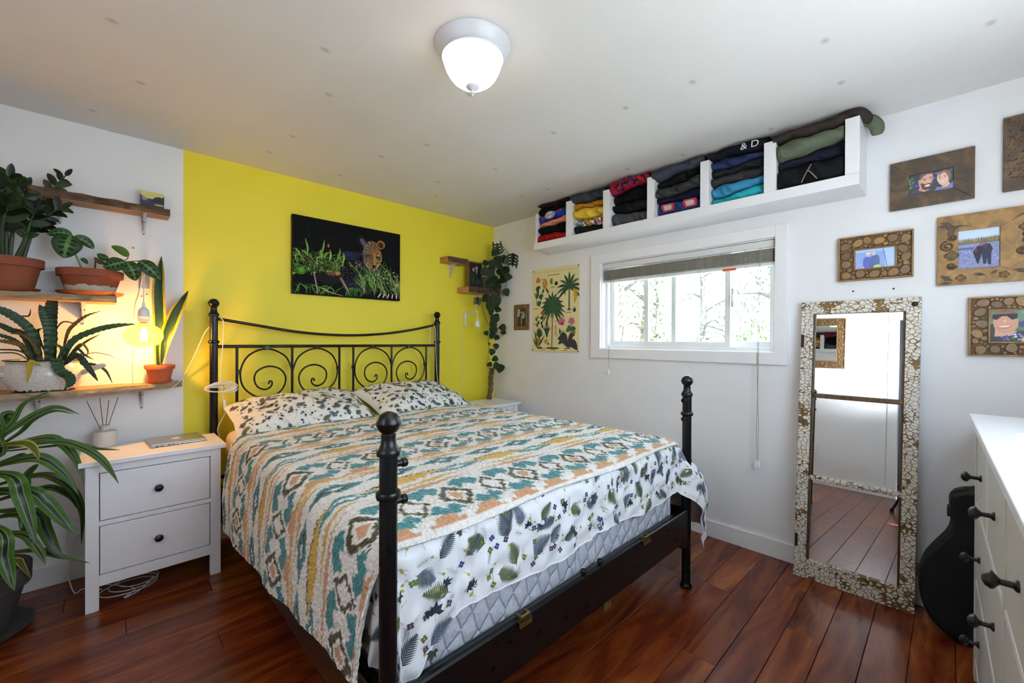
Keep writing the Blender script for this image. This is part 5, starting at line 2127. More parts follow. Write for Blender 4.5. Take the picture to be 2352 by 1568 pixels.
FL_ = [  # points (zoom), y at base, y at tip, half width (m), material
    ([(570, 960), (450, 650), (250, 440), (0, 310), (-120, 330)], -.18, -.24, .021, FERN1),
    ([(500, 960), (330, 670), (150, 590), (0, 520), (-100, 480)], -.17, -.20, .014, FERN2),
    ([(450, 960), (250, 770), (0, 660), (-100, 640)], -.19, -.26, .010, FERN2),
    ([(470, 970), (330, 830), (200, 770), (0, 740), (-80, 735)], -.22, -.30, .012, FERN3),
    ([(660, 970), (690, 650), (620, 380), (545, 235)], -.20, -.22, .023, FERN1),
    ([(730, 960), (700, 600), (715, 250), (765, 105)], -.15, -.12, .026, FERN2),
    ([(850, 950), (1000, 750), (1300, 600), (1600, 530), (1900, 505)], -.19, -.20, .016, FERN1),
    ([(840, 950), (930, 650), (1030, 510), (1200, 390), (1400, 325)], -.14, -.10, .009, FERN3),
    ([(880, 950), (1150, 780), (1400, 640)], -.16, -.14, .006, FERN3),
    ([(790, 960), (780, 1010), (830, 1150), (960, 1240), (970, 1330), (890, 1400)], -.29, -.345, .022, FERN1),
    ([(880, 960), (1060, 940), (1200, 1080), (1360, 1300)], -.27, -.30, .015, FERN2),
    ([(900, 970), (1250, 1060), (1450, 1140), (1560, 1330)], -.18, -.22, .008, FERN1),
    ([(560, 975), (430, 1030), (405, 1180), (370, 1330)], -.30, -.345, .011, FERN4),
    ([(860, 930), (1100, 790), (1210, 860), (1210, 950)], -.16, -.15, .005, FERN3),
    ([(900, 940), (1050, 850), (1180, 940), (1300, 1000)], -.20, -.22, .006, FERN2),
    ([(900, 950), (1250, 910), (1500, 935), (1590, 985)], -.16, -.14, .002, FERN3),
    ([(620, 900), (520, 620), (590, 565)], -.12, -.09, .006, FERN2),
    ([(700, 700), (850, 490), (1000, 490), (1090, 530)], -.12, -.09, .004, FERN3),
    ([(500, 900), (290, 450), (400, 390), (425, 295)], -.13, -.10, .004, FERN2),
    ([(500, 975), (300, 890), (0, 860), (-60, 860)], -.22, -.28, .004, FERN2),
    ([(480, 980), (250, 920), (0, 905), (-60, 900)], -.24, -.30, .003, FERN2),
    ([(600, 930), (450, 760), (300, 650), (130, 640)], -.21, -.26, .008, FERN3),
    ([(760, 930), (860, 860), (700, 750)], -.22, -.24, .008, FERN1),
]
for i, (pp, ya, yb, w, m) in enumerate(FL_):
    k = len(pp)
    P = [ZF(a, b, ya + (yb - ya) * j / (k - 1)) for j, (a, b) in enumerate(pp)]
    if 'i' and pp[0][1] >= 925:
        P[0].z = zr_ - .01
    for p in P[1:]:
        p.y = min(p.y, -.03)
    blade(P, w * .86, m, fe, shape='strap' if w > .012 else 'lance', n=48, fold=.12, ruffle=.0048 if w > .005 else .0015, seed=i)

# ------------------------------------------------------------------ dracaena on the floor
POTG = mat('dark_grey_pot', '3B3835', .85, var=.12, scale=12, bump=.2, bscale=50)
dx, dy = -3.235, -.36
dc_ = thing('dracaena', 'large striped dracaena in dark grey floor pot beside the nightstand', 'potted plant', (dx, dy, 0))
saucer(dc_, dx, dy, 0, .185, .028, POTG)
pot(dc_, dx, dy, .012, .168, .110, .265, .075, POTG, .006, wall=.012)
ZD = lambda x, y, yy: at(x / 2.6133, 880 + y / 2.6133, 'y', yy)
trunk = cr([V(dx, dy, .2), V(dx + .01, dy, .45), V(dx + .02, dy - .01, .70), V(dx + .03, dy, .86)], 20)
MB().tube(trunk, [.022 - .006 * i / 19 for i in range(20)], 10).build('trunk', mat('dracaena_trunk', '2E2A1A', .8, var=.3, scale=60, bump=.6, bscale=60), dc_, smooth=True)
DL = [
    ([(30, 420), (60, 250), (150, 120), (320, 35)], .0, -.03, .011, DRAC),
    ([(40, 420), (80, 270), (230, 180), (345, 142), (480, 188)], -.03, -.06, .016, DRAC),
    ([(40, 430), (100, 310), (200, 220), (330, 165), (448, 185)], .02, .04, .010, DRACD),
    ([(30, 420), (250, 328), (380, 370), (462, 470), (502, 602)], -.04, -.13, .021, DRAC),
    ([(40, 430), (300, 350), (470, 378), (600, 450), (660, 520), (712, 602)], -.09, -.21, .019, DRAC),
    ([(200, 390), (440, 368), (600, 395), (722, 398)], -.02, -.04, .008, DRACD),
    ([(60, 400), (100, 362), (170, 365), (215, 410), (235, 458)], -.12, -.20, .018, DRACY),
    ([(60, 520), (150, 452), (280, 465), (390, 550), (475, 672)], -.06, -.14, .026, DRAC),
    ([(60, 600), (200, 555), (330, 570), (450, 660), (495, 790), (488, 965)], .05, .08, .020, DRACD),
    ([(50, 540), (75, 560), (130, 680), (180, 830), (215, 962)], -.12, -.24, .031, DRAC),
    ([(60, 640), (170, 650), (280, 720), (370, 820), (455, 908)], -.10, -.20, .032, DRAC),
    ([(60, 760), (200, 770), (270, 880), (330, 1000), (385, 1055)], -.06, -.12, .026, DRACD),
    ([(40, 900), (120, 905), (200, 960), (250, 1030), (272, 1088)], -.10, -.20, .020, DRAC),
    ([(80, 1020), (200, 1000), (290, 1020), (400, 1045), (540, 1080)], -.06, -.12, .014, DRAC),
    ([(0, 860), (20, 900), (30, 1050), (60, 1160), (86, 1248)], -.14, -.24, .028, DRAC),
    ([(60, 1060), (85, 1060), (130, 1090), (185, 1170)], -.06, -.10, .014, DRACY),
    ([(40, 640), (220, 635), (330, 632), (420, 680), (470, 760)], .06, .10, .016, DRACD),
    ([(30, 420), (20, 300), (30, 200), (70, 190), (95, 250)], .02, .0, .022, DRACD),
    ([(10, 380), (-10, 280), (-40, 200), (-120, 160)], .0, -.02, .022, DRAC),
    ([(0, 420), (-40, 330), (-120, 330), (-200, 420)], -.04, -.08, .026, DRAC),
    ([(0, 520), (-60, 480), (-150, 560), (-200, 700)], -.05, -.10, .026, DRAC),
    ([(0, 640), (-60, 620), (-150, 720), (-190, 860)], -.05, -.10, .026, DRACD),
    ([(40, 700), (130, 650), (160, 560), (210, 500), (235, 490)], .04, .04, .016, DRACD),
    ([(40, 500), (110, 440), (160, 425)], .04, .04, .012, DRACD),
    ([(50, 800), (110, 790), (140, 860), (145, 930)], -.02, -.04, .016, DRACD),
    ([(30, 480), (0, 420), (-10, 330), (20, 260)], -.06, -.12, .020, DRAC),
]
for i, (pp, ya, yb, w, m) in enumerate(DL):
    k = len(pp)
    P = [ZD(a, b, dy + ya + (yb - ya) * j / (k - 1)) for j, (a, b) in enumerate(pp)]
    tz = min(max(P[0].z, .30), .86)
    P[0] = V(dx + .02, dy, tz)
    for p in P:
        p.y = min(p.y, -.03)
    blade(P, w * .88, m, dc_, shape='lance', n=26, fold=.22, wave=(.0025, 14), seed=i, upw=.5)

# ------------------------------------------------------------------ trailing split-leaf plant in the corner
tpx = at(1140, 668, 'y', -.13)
vx, vy = min(tpx.x, -.20), -.11
vn = thing('trailing_plant', 'dark trailing split-leaf plant spilling from the corner shelf', 'potted plant', (vx, vy, ZC2))
pot(vn, vx, vy, ZC2, .058, .044, .105, .022, mat('brown_glazed_pot', '3A2A20', .4), .004, wall=.005)


def cpt(px, py, yy=-.14):
    p = at(px, py, 'y', yy)
    if p.x > -.05:
        p = at(px, py, 'x', -.05)
    return p


Z4 = lambda x, y, yy=-.14: cpt(1060 + x / 7.13, 540 + y / 7.13, yy)
Z5 = lambda x, y, yy=-.14: cpt(1060 + x / 7.13, 740 + y / 7.13, yy)


def vine(pts, r=.0022, m=STEMG):
    MB().tube(cr(pts, 30), r, 6).build('vine', m, vn, smooth=True)


top_ = V(vx, vy, ZC2 + .09)
vine([top_, Z4(560, 560), Z4(590, 400), Z4(600, 250), Z4(640, 170), Z4(720, 230), Z4(770, 300)])
vine([top_, Z4(640, 580), Z4(720, 560), Z4(740, 700), Z4(720, 850), Z4(690, 900)])
vine([top_, Z4(430, 780, -.19), Z4(440, 1000, -.2), Z4(440, 1200, -.2), Z5(480, 60, -.2), Z5(440, 180, -.19), Z5(445, 400, -.18), Z5(435, 600, -.18), Z5(410, 690, -.17), Z5(470, 780, -.16), Z5(540, 770, -.16)])
vine([top_, Z4(420, 950, -.2), Z4(340, 1130, -.2), Z4(370, 1310, -.2), Z4(450, 1470, -.2), Z5(520, 120, -.19), Z5(540, 260, -.18)])
vine([top_, Z4(500, 900, -.21), Z4(530, 1100, -.21), Z4(490, 1300, -.2), Z5(560, 130, -.18), Z5(600, 210, -.17), Z5(660, 230, -.17), Z5(700, 190, -.17)], .0025)
vine([Z5(445, 380, -.18), Z5(500, 375, -.17), Z5(540, 370, -.17)], .0014)
vine([Z5(440, 600, -.18), Z5(470, 608, -.17), Z5(500, 600, -.17)], .0014)
vine([Z4(540, 385), Z4(420, 400), Z4(310, 435)], .0016)
vine([top_, Z4(380, 940, -.2), Z4(260, 850, -.2), Z4(240, 780, -.2)], .0022)
rg = random.Random(77)


def vleaf(c_, L, ang, m=VINE, kind='heart', wf=.46):
    """leaf about its centre; ang: picture angle of the tip, 0 = right, 90 = down"""
    v_ = _r * math.cos(math.radians(ang)) - _u * math.sin(math.radians(ang))
    n_ = (cam_n(c_, .2) + V(rg.uniform(-.35, .35), rg.uniform(-.3, .1), rg.uniform(-.3, .3))).normalized()
    v_ = (v_ - n_ * v_.dot(n_)).normalized()
    a, b = c_ - v_ * L * .5, c_ + v_ * L * .5
    if kind == 'heart':
        q = blade([a, c_ + n_ * L * .05, b], L * wf, m, vn, shape='heart', n=12, fold=-.08, nrm=n_, cols=5)
    else:
        # split blade: midrib strip with curved lobes
        mb = MB()
        s_ = v_.cross(n_)
        def strip(P, ws):
            o = len(mb.v)
            for i, p in enumerate(P):
                t_ = (P[min(i + 1, len(P) - 1)] - P[max(0, i - 1)]).normalized()
                sd = t_.cross(n_).normalized()
                mb.v += [tuple(p + sd * ws[i]), tuple(p - sd * ws[i])]
            for i in range(len(P) - 1):
                mb.f.append((o + 2 * i, o + 2 * i + 1, o + 2 * i + 3, o + 2 * i + 2))
                mb.mi.append(0)
        strip(cr([a, c_, b], 8), [L * .10, L * .13, L * .13, L * .12, L * .10, L * .08, L * .05, .0005])
        for k in range(4):
            f_ = .12 + .22 * k
            base = a.lerp(b, f_)
            for sg in (-1, 1):
                e_ = base + s_ * sg * L * (.46 - .05 * k) + v_ * L * .20
                strip(cr([base, base + s_ * sg * L * .26 + v_ * L * .02, e_, e_ + v_ * L * .07], 8), [L * .075, L * .07, L * .065, L * .06, L * .055, L * .045, L * .03, .0005])
        for i in range(len(mb.v)):
            mb.uv[i] = (.5, .5)
        q = mb.build('leaf', m, vn, fixn=False)
    return q


U = 1.45 * 2.55 / 968 / 7.13          # metres per zoom pixel at that depth
for x, y, L, a_, kd in ((590, 215, 230, 260, 'split'), (840, 410, 250, 95, 'split'), (690, 400, 170, 100, 'split'), (260, 1080, 150, 100, 'split')):
    vleaf(Z4(x, y, -.20), L * U, a_, VINE, kd)
for x, y, L, a_ in ((540, 290, 150, 120), (600, 420, 190, 100), (500, 460, 160, 210), (400, 460, 120, 20), (380, 580, 170, 270), (470, 640, 170, 110), (520, 720, 180, 95), (650, 620, 190, 60), (710, 590, 190, 100), (770, 680, 150, 350), (680, 730, 180, 110), (735, 940, 150, 80), (580, 780, 170, 90), (480, 790, 170, 100), (600, 860, 150, 80), (520, 900, 170, 95), (430, 870, 120, 110), (190, 670, 120, 140), (280, 760, 110, 60), (560, 1020, 170, 70), (600, 1070, 150, 60), (400, 1040, 170, 130), (480, 1070, 160, 100), (470, 1170, 190, 95), (550, 1150, 160, 95), (590, 1220, 140, 110), (540, 1380, 190, 100), (570, 1340, 130, 60), (520, 1450, 140, 90), (480, 1260, 120, 100), (500, 560, 150, 60), (620, 500, 150, 30)):
    vleaf(Z4(x, y, -.15 - .09 * rg.random()), L * U, a_ + rg.uniform(-15, 15))
for x, y, L, a_ in ((400, 175, 95, 190), (520, 140, 170, 100), (500, 220, 140, 120), (575, 255, 110, 130), (665, 85, 140, 170), (690, 165, 110, 40), (450, 350, 50, 200), (565, 400, 120, 95), (500, 490, 125, 110), (545, 600, 120, 150), (455, 690, 100, 170), (565, 715, 140, 135), (630, 760, 180, 98), (520, 60, 150, 95)):
    vleaf(Z5(x, y, -.16 - .05 * rg.random()), L * U, a_)
# ================================================================== WINDOW-WALL SIDE
WHITEP = mat('white_lacquer', 'E4E3E6', .32, var=.03)
# ------------------------------------------------------------------ open cubby shelf over the window
CX = -.25                         # front plane of the shelf
cz0, cz1, cztop = 2.015, 2.070, 2.340
cya, cyb = -.785, -2.897
cub = thing('wall_cubby_shelf', 'long white wall shelf with open cubbies under the ceiling above the window', 'shelf', (CX / 2, (cya + cyb) / 2, cz0))
box('bottom_board', (CX, cyb, cz0), (0, cya, cz1), WHITEP, cub, .002)
DIV = []
for (pa, pb) in ((1300, 1313), (1385, 1401), (1486, 1503), (1608, 1628), (1754, 1782), (1940, 1972)):
    ya_, yb_ = at(pa, 430, 'x', CX).y, at(pb, 430, 'x', CX).y
    if pb == 1972:
        yb_ = cyb
        ya_ = cyb + .055
    DIV.append((ya_, yb_))
    box('divider' if pb != 1972 else 'end_panel', (CX, min(ya_, yb_), cz1), (0, max(ya_, yb_), cztop), WHITEP, cub, .002)
box('end_panel', (CX + .02, cya - .02, cz1), (0, cya, cztop - .02), WHITEP, cub, .002)
CELLS = []
prev = cya - .022
for a, b in DIV:
    CELLS.append((prev - .006, a + .006))
    prev = b

# ------------------------------------------------------------------ folded clothes
_cl = {}


def cloth_mat(col, var=.12, rough=.95, scale=90):
    if col in _cl:
        return _cl[col]
    m = mat('garment_' + col, col, rough, var=var, scale=scale, bump=.35, bscale=45, spec=.15)
    _cl[col] = m
    return m


def garment(kind, label, col, Lz, Rz, cell=None, y=None, out=.0, layers=2, seed=0, m=None, wig=1., depth=.215, cols=None, wb=None, wt=None):
    """folded piece of clothing: Lz/Rz = (bottom, top) heights at its two ends"""
    ya, yb = CELLS[cell] if y is None else y
    rg = random.Random(seed * 7 + 3)
    p1, p2, p3 = rg.uniform(0, 6), rg.uniform(0, 6), rg.uniform(0, 6)
    nu, nt = 44, 40
    mb = MB()
    vs = []
    for i in range(nu):
        t = i / (nu - 1)
        yy = ya + (yb - ya) * t
        sm = t * t * (3 - 2 * t)
        z0 = Lz[0] + (Rz[0] - Lz[0]) * t
        z1 = Lz[1] + (Rz[1] - Lz[1]) * t
        if wb:
            z0 += wb(t)
        if wt:
            z1 += wt(t)
        endf = min(1, (min(t, 1 - t) / .06)) ** .5
        mid, hh = (z0 + z1) / 2, (z1 - z0) / 2 * (.90 + .10 * endf)
        for j in range(nt):
            a = 2 * PI * j / nt
            ca, sa = math.cos(a), math.sin(a)
            ex = .55
            cx_ = math.copysign(abs(ca) ** .35, ca)
            sz_ = math.copysign(abs(sa) ** ex, sa)
            fr = max(0, -ca)
            lay = -.006 * fr * (.5 - .5 * math.cos(sa * PI * layers))
            wob = wig * fr * (.012 * math.sin(t * 6 + p1) + .007 * math.sin(t * 15 + p2 + sa * 2.5) + .004 * math.sin(t * 33 + p3 + 4 * sa) - .006 * abs(math.sin(t * 9 + p3 + sa)) ** 6)
            x = -.125 - depth / 2 * (-cx_ if False else -cx_) * 1.0
            x = -.118 + depth / 2 * cx_ * (.97 + .03 * endf) - (out * fr) - wob * .9 - lay
            z = mid + hh * sz_ + wig * fr * .0022 * math.sin(t * 11 + p2) * (1 - abs(sz_))
            vs.append((min(x, -.004), yy, z))
    fs = []
    for i in range(nu - 1):
        for j in range(nt):
            j2 = (j + 1) % nt
            fs.append((i * nt + j, i * nt + j2, (i + 1) * nt + j2, (i + 1) * nt + j))
    fs.append(tuple(range(nt)))
    fs.append(tuple(range((nu - 1) * nt, nu * nt)))
    mb.add(vs, fs)
    o = mb.build(kind, m or cloth_mat(col), None, smooth=1.1)
    tag(o, label, 'clothes', 'folded clothes in the cubby shelf')
    return o


def zc(px, py):
    return at(px, py, 'x', CX).z


def ZA(x, y):      # zoom coordinates of the far half of the shelf
    return (1200 + x / 5.345, 320 + y / 5.345)


def ZB(x, y):      # near half
    return (1580 + x / 5.345, 220 + y / 5.345)


def pile(cell, zf, rows):
    """rows from the top: (kind, label, colour, (left x, top, bottom), (right x, top, bottom), extra)"""
    ya, yb = CELLS[cell]
    lastL = lastR = None
    pts = []
    for r in rows:
        (lx, lt, lb), (rx, rt, rb) = r[3], r[4]
        q = []
        for (x, yy) in ((lx, lt), (lx, lb), (rx, rt), (rx, rb)):
            px, py = zf(x, yy)
            q.append(zc(px, py))
        pts.append(q)
    for i, r in enumerate(rows):
        q = pts[i]
        # neighbours share their touching heights
        lt = min(2.392, q[0]) if i == 0 else (q[0] + pts[i - 1][1]) / 2
        rt = min(2.392, q[2]) if i == 0 else (q[2] + pts[i - 1][3]) / 2
        lb = max(cz1, q[1]) if i == len(rows) - 1 else (q[1] + pts[i + 1][0]) / 2
        rb = max(cz1, q[3]) if i == len(rows) - 1 else (q[3] + pts[i + 1][2]) / 2
        if i == len(rows) - 1:
            lb = rb = cz1 + .0005
        kw = dict(r[5]) if len(r) > 5 else {}
        g = .0006
        if 'y' not in kw and i == 0 and kw.pop('over', False):
            kw['y'] = (ya + .02, yb - .02)
        kw.pop('over', None)
        bw = lambda j: (None if j <= 0 or j >= len(rows) else (lambda t, j=j: .0065 * math.sin(t * 5.5 + j * 2.3 + cell) * math.sin(PI * t) ** .5 + .003 * math.sin(t * 14 + j + cell * 2) * math.sin(PI * t)))
        kw['wt'], kw['wb'] = bw(i), bw(i + 1)
        r_ = garment(r[0], r[1], r[2], (lb + g, lt - g), (rb + g, rt - g), cell, seed=cell * 10 + i, **kw)
        GAR[(cell, i)] = (r_, (lb, lt), (rb, rt))


GAR = {}


def m_pattern(name, cols, scale, rand=1., smooth=False):
    t = NT(name)
    vec = t.coord((1, 1, 1))
    v = t.n('ShaderNodeTexVoronoi', Scale=scale, Randomness=rand)
    nz = t.n('ShaderNodeTexNoise', Scale=scale * .6, Detail=3.)
    t.l(vec, nz.inputs['Vector'])
    mx = t.n('ShaderNodeMix', data_type='VECTOR')
    mx.inputs[0].default_value = .25
    t.l(vec, mx.inputs[4])
    t.l(nz.outputs['Color'], mx.inputs[5])
    t.l(mx.outputs[1], v.inputs['Vector'])
    sep = t.n('ShaderNodeSeparateColor')
    t.l(v.outputs['Color'], sep.inputs[0])
    n = len(cols)
    t.set(base=t.ramp(sep.outputs[0], [(i / n, c) for i, c in enumerate(cols)], 'CONSTANT'), rough=.9, spec=.15)
    t.bump(t.noise(vec, 45, 3), .3, .003)
    return t.m


TROP = m_pattern('tropical_print', ['E4DED6', '8E3B24', 'E4DED6', 'B9962C', '2E7F80', '54418A', '8E2F22'], 36)
REDB = m_pattern('red_blue_print', ['8E1418', '0E1030', '8E1418', '1B2A66', 'A01C1C', '5E0E12'], 34)
pile(0, ZA, [
    ('sweater', 'dark maroon sweater on top of the pile in the shelf end by the room corner', '2A1119', (150, 760, 835), (530, 640, 745)),
    ('sweater', 'black sweater between maroon sweater and royal blue team shirt', '0B0B0E', (140, 850, 935), (530, 745, 790)),
    ('team_shirt', 'royal blue team shirt with oval crest and lettering', '1A3490', (140, 955, 1035), (530, 790, 885)),
    ('shirt', 'peach shirt folded under the royal blue team shirt', 'C07A5E', (200, 1035, 1065), (530, 885, 985)),
    ('shirt', 'black shirt folded under the peach shirt', '0B0B0E', (170, 1070, 1160), (530, 985, 1110)),
    ('shirt', 'bright red shirt at the bottom of the pile by the room corner', '8E1016', (170, 1165, 1290), (530, 1115, 1200), dict(out=.02)),
])
pile(1, ZA, [
    ('sweater', 'dark grey knit sweater on top of the mustard and yellow shirts', '2E3336', (560, 620, 785), (985, 570, 710), dict(out=.02, over=True)),
    ('shirt', 'mustard brown shirt above the yellow shirt', 'A36E1C', (600, 785, 860), (985, 710, 775)),
    ('shirt', 'bright yellow shirt folded above the tropical print shirt', 'C9A936', (590, 865, 980), (985, 775, 905), dict(out=.01)),
    ('shirt', 'white tropical print shirt with palms and flowers', 'E4DED6', (625, 985, 1040), (985, 905, 1045), dict(m=TROP)),
    ('shirt', 'near-black green shirt under the tropical print shirt', '0C1414', (625, 1040, 1150), (985, 1045, 1085)),
])
pile(2, ZA, [
    ('hoodie', 'red and dark blue patterned hoodie bulging out above the shelf', '8E1418', (1000, 480, 700), (1530, 350, 480), dict(m=REDB, out=.035, over=True)),
    ('sweater', 'black sweater folded under the red patterned hoodie', '08080B', (1090, 700, 790), (1525, 490, 680)),
    ('sweater', 'black sweater lying on the grey marl sweater', '0C0C10', (1090, 790, 890), (1525, 680, 845)),
    ('sweater', 'grey marl sweater at the bottom of its cubby', '3C3D41', (1085, 895, 1055), (1525, 845, 965)),
])
pile(3, ZA, [
    ('trousers', 'slate grey trousers with seams on top of their pile against the ceiling', '333540', (1640, 365, 510), (2165, 130, 290), dict(out=.03, over=True)),
    ('sweater', 'black sweater under the slate grey trousers', '0A0A0D', (1640, 510, 600), (2170, 290, 400)),
    ('sweater', 'charcoal knit sweater drooping out over navy sweater', '2B2C2E', (1640, 610, 720), (2170, 405, 560), dict(out=.025)),
    ('sweater', 'navy sweater lying on the red trimmed jersey', '10142C', (1640, 720, 780), (2170, 565, 690)),
    ('jersey', 'navy sports jersey with red and white crest panels', '1E2E58', (1640, 790, 930), (2170, 690, 830)),
])
pile(4, ZB, [
    ('sweatshirt', 'black sweatshirt with white printed letters squeezed under the ceiling', '0D0E16', (270, 670, 780), (935, 440, 620), dict(out=.02, over=True)),
    ('sweater', 'dark blue sweater under the lettered black sweatshirt', '1B2544', (270, 780, 890), (930, 625, 720)),
    ('shirt', 'black ribbed shirt above the brown-grey shirt', '17181A', (285, 900, 985), (930, 725, 810)),
    ('shirt', 'brown-grey shirt above the steel blue shirt', '2A272B', (295, 990, 1100), (930, 815, 915)),
    ('shirt', 'steel blue shirt folded above the turquoise shirt', '2F6E8E', (300, 1105, 1245), (930, 920, 1035)),
    ('shirt', 'turquoise shirt at the bottom of its cubby', '1F8C96', (310, 1250, 1320), (930, 1040, 1190)),
])
pile(5, ZB, [
    ('jacket', 'brown-black jacket on top of the pile at the open shelf end', '29221F', (1090, 470, 590), (1900, 175, 320), dict(out=.03, over=True)),
    ('sweatshirt', 'olive green sweatshirt with ribbed hem bulging out of the shelf', '4A5142', (1090, 600, 810), (1905, 325, 500), dict(out=.04, layers=3)),
    ('sweater', 'navy sweater folded under the olive sweatshirt', '10121E', (1100, 815, 900), (1915, 505, 680)),
    ('hoodie', 'black zip hoodie with silver zipper at the bottom of its cubby', '0C0D10', (1095, 905, 1140), (1915, 685, 960), dict(out=.02)),
])
# olive sleeve drooping past the shelf end
g, lo_, hi_ = GAR[(5, 1)]
s0 = V(-.14, cyb + .02, 2.335)
mb = MB()
mb.tube(cr([(-.12, cyb + .10, 2.352), (-.11, cyb - .005, 2.362), (-.10, cyb - .045, 2.33), (-.09, cyb - .05, 2.285)], 14), [.02, .022, .024, .026, .028, .029, .03, .03, .03, .03, .029, .028, .026, .02], 12)
mb.build('sleeve', cloth_mat('4A5142'), g, smooth=True)
g, lo_, hi_ = GAR[(5, 0)]
mb = MB()
mb.tube(cr([(-.2, CELLS[5][1] + .06, 2.365), (-.21, cyb + .02, 2.372), (-.18, cyb - .01, 2.360), (-.12, cyb - .02, 2.35)], 14), [.018] * 2 + [.024] * 10 + [.018] * 2, 12)
mb.build('sleeve', cloth_mat('29221F'), g, smooth=True)

WHT = mat('print_white', 'DADADA', .8)


def text_on(body, size, origin, xdir, zdir, m, parent, name='lettering', extr=.0006):
    """flat lettering as mesh: origin = lower left corner"""
    cu = bpy.data.curves.new(name, 'FONT')
    cu.body = body
    cu.size = size
    cu.extrude = extr
    o = bpy.data.objects.new(name, cu)
    COL.objects.link(o)
    dg = bpy.context.evaluated_depsgraph_get()
    me = bpy.data.meshes.new_from_object(o.evaluated_get(dg))
    bpy.data.objects.remove(o)
    bpy.data.curves.remove(cu)
    xd, zd = Vector(xdir).normalized(), Vector(zdir).normalized()
    nd = xd.cross(zd)
    M_ = Matrix(((xd.x, zd.x, nd.x, origin[0]), (xd.y, zd.y, nd.y, origin[1]), (xd.z, zd.z, nd.z, origin[2]), (0, 0, 0, 1)))
    me.transform(M_)
    me.transform(Matrix.Translation(-world_loc(parent)))
    me.materials.clear()
    me.materials.append(m)
    ob = bpy.data.objects.new(name, me)
    COL.objects.link(ob)
    ob.parent = parent
    return ob


def front_of(o, y, z):
    """frontmost x of a garment mesh near (y, z)"""
    off = world_loc(o)
    best = 0
    for v in o.data.vertices:
        p = v.co + off
        if abs(p.y - y) < .05 and abs(p.z - z) < .03:
            best = min(best, p.x)
    return best - .0025


# crest and lettering on the royal blue shirt
g, lz, rz = GAR[(0, 2)]
ya, yb = CELLS[0]
zm = lambda t: (lz[0] + lz[1]) / 2 * (1 - t) + (rz[0] + rz[1]) / 2 * t
ymix = lambda t: ya + (yb - ya) * t
ORG = mat('print_orange', 'B0503C', .8)
sl = Vector((0, yb - ya, zm(1) - zm(0)))
text_on('EST.', .034, (front_of(g, ymix(.18), zm(.18)), ymix(.10), zm(.10) - .012), sl, (0, 0, 1), ORG, g)
text_on('1979', .034, (front_of(g, ymix(.75), zm(.75)), ymix(.63), zm(.63) - .010), sl, (0, 0, 1), ORG, g)
fx = front_of(g, ymix(.45), zm(.45)) - .001
for k, (rr, c) in enumerate(((1.0, 'D8D8DC'), (.86, '16224E'), (.72, 'D8D8DC'))):
    mb = MB()
    mb.prism([(.052 * rr * math.cos(a), .030 * rr * math.sin(a)) for a in [i * PI / 12 for i in range(24)]], lambda u, v, w: V(fx - w, ymix(.45) - u, zm(.45) + v - u * sl.z / sl.y * -1 * 0), .0006 * k, .0006 * k + .0006)
    mb.build('crest', mat('crest_' + c, c, .8), g)
text_on('OILERS', .024, (fx - .0025, ymix(.45) + .043, zm(.45) - .008), (0, -1, 0), (0, 0, 1), mat('crest_16224E', '16224E', .8), g)
# letters on the black sweatshirt
g, lz, rz = GAR[(4, 0)]
ya, yb = CELLS[4]
zm = lambda t: (lz[0] + lz[1]) / 2 * (1 - t) + (rz[0] + rz[1]) / 2 * t
fx = front_of(g, ymix(.72), zm(.72))
text_on('& D', .058, (fx - .002, ymix(.60), zm(.6) - .024), (0, yb - ya, (zm(1) - zm(0))), (.25, 0, 1), WHT, g)
# crest panels on the jersey
g, lz, rz = GAR[(3, 4)]
ya, yb = CELLS[3]
RED = mat('print_red', '9A1626', .8)
SIL = mat('print_silver', 'A9A6A2', .7)
for t0, t1 in ((.10, .42), (.62, .95)):
    zz = lambda t: (lz[0] * (1 - t) + rz[0] * t) * .42 + (lz[1] * (1 - t) + rz[1] * t) * .58
    tm = (t0 + t1) / 2
    fx = front_of(g, ymix(tm), zz(tm))
    for k, (s_, m_) in enumerate(((1., RED), (.62, SIL))):
        mb = MB()
        P_ = []
        for (a_, b_) in ((-1, .5), (-.8, 1), (.8, 1), (1, .5), (.9, -.8), (-.6, -1)):
            t = tm + (t1 - t0) / 2 * a_ * s_
            P_.append((ymix(t), zz(t) + .026 * b_ * s_))
        mb.prism(P_, lambda u, v, w: V(fx - w, u, v), .0008 * k, .0008 * k + .0008)
        mb.build('crest_panel', m_, g)
# zipper on the black hoodie
g, lz, rz = GAR[(5, 3)]
ya, yb = CELLS[5]
STEEL = mat('zip_steel', '9A9AA0', .3, .9)
fx = min(front_of(g, ymix(.5), .5 * (lz[0] + lz[1])), -.25)
mb = MB()
za_, zb_2 = (lz[1] + rz[1]) / 2 - .02, (lz[0] + rz[0]) / 2 + .01
yc = ymix(.50)
mb.tube(cr([(fx, yc + .03, zb_2), (fx - .003, yc + .012, (za_ + zb_2) / 2), (fx - .002, yc - .012, za_)], 12), .0028, 6)
mb.tube(cr([(fx, yc - .035, zb_2 + .004), (fx - .003, yc - .006, (za_ + zb_2) / 2 + .005), (fx - .003, yc + .008, (za_ + zb_2) / 2 + .012)], 10), .0028, 6)
mb.build('zipper', STEEL, g)

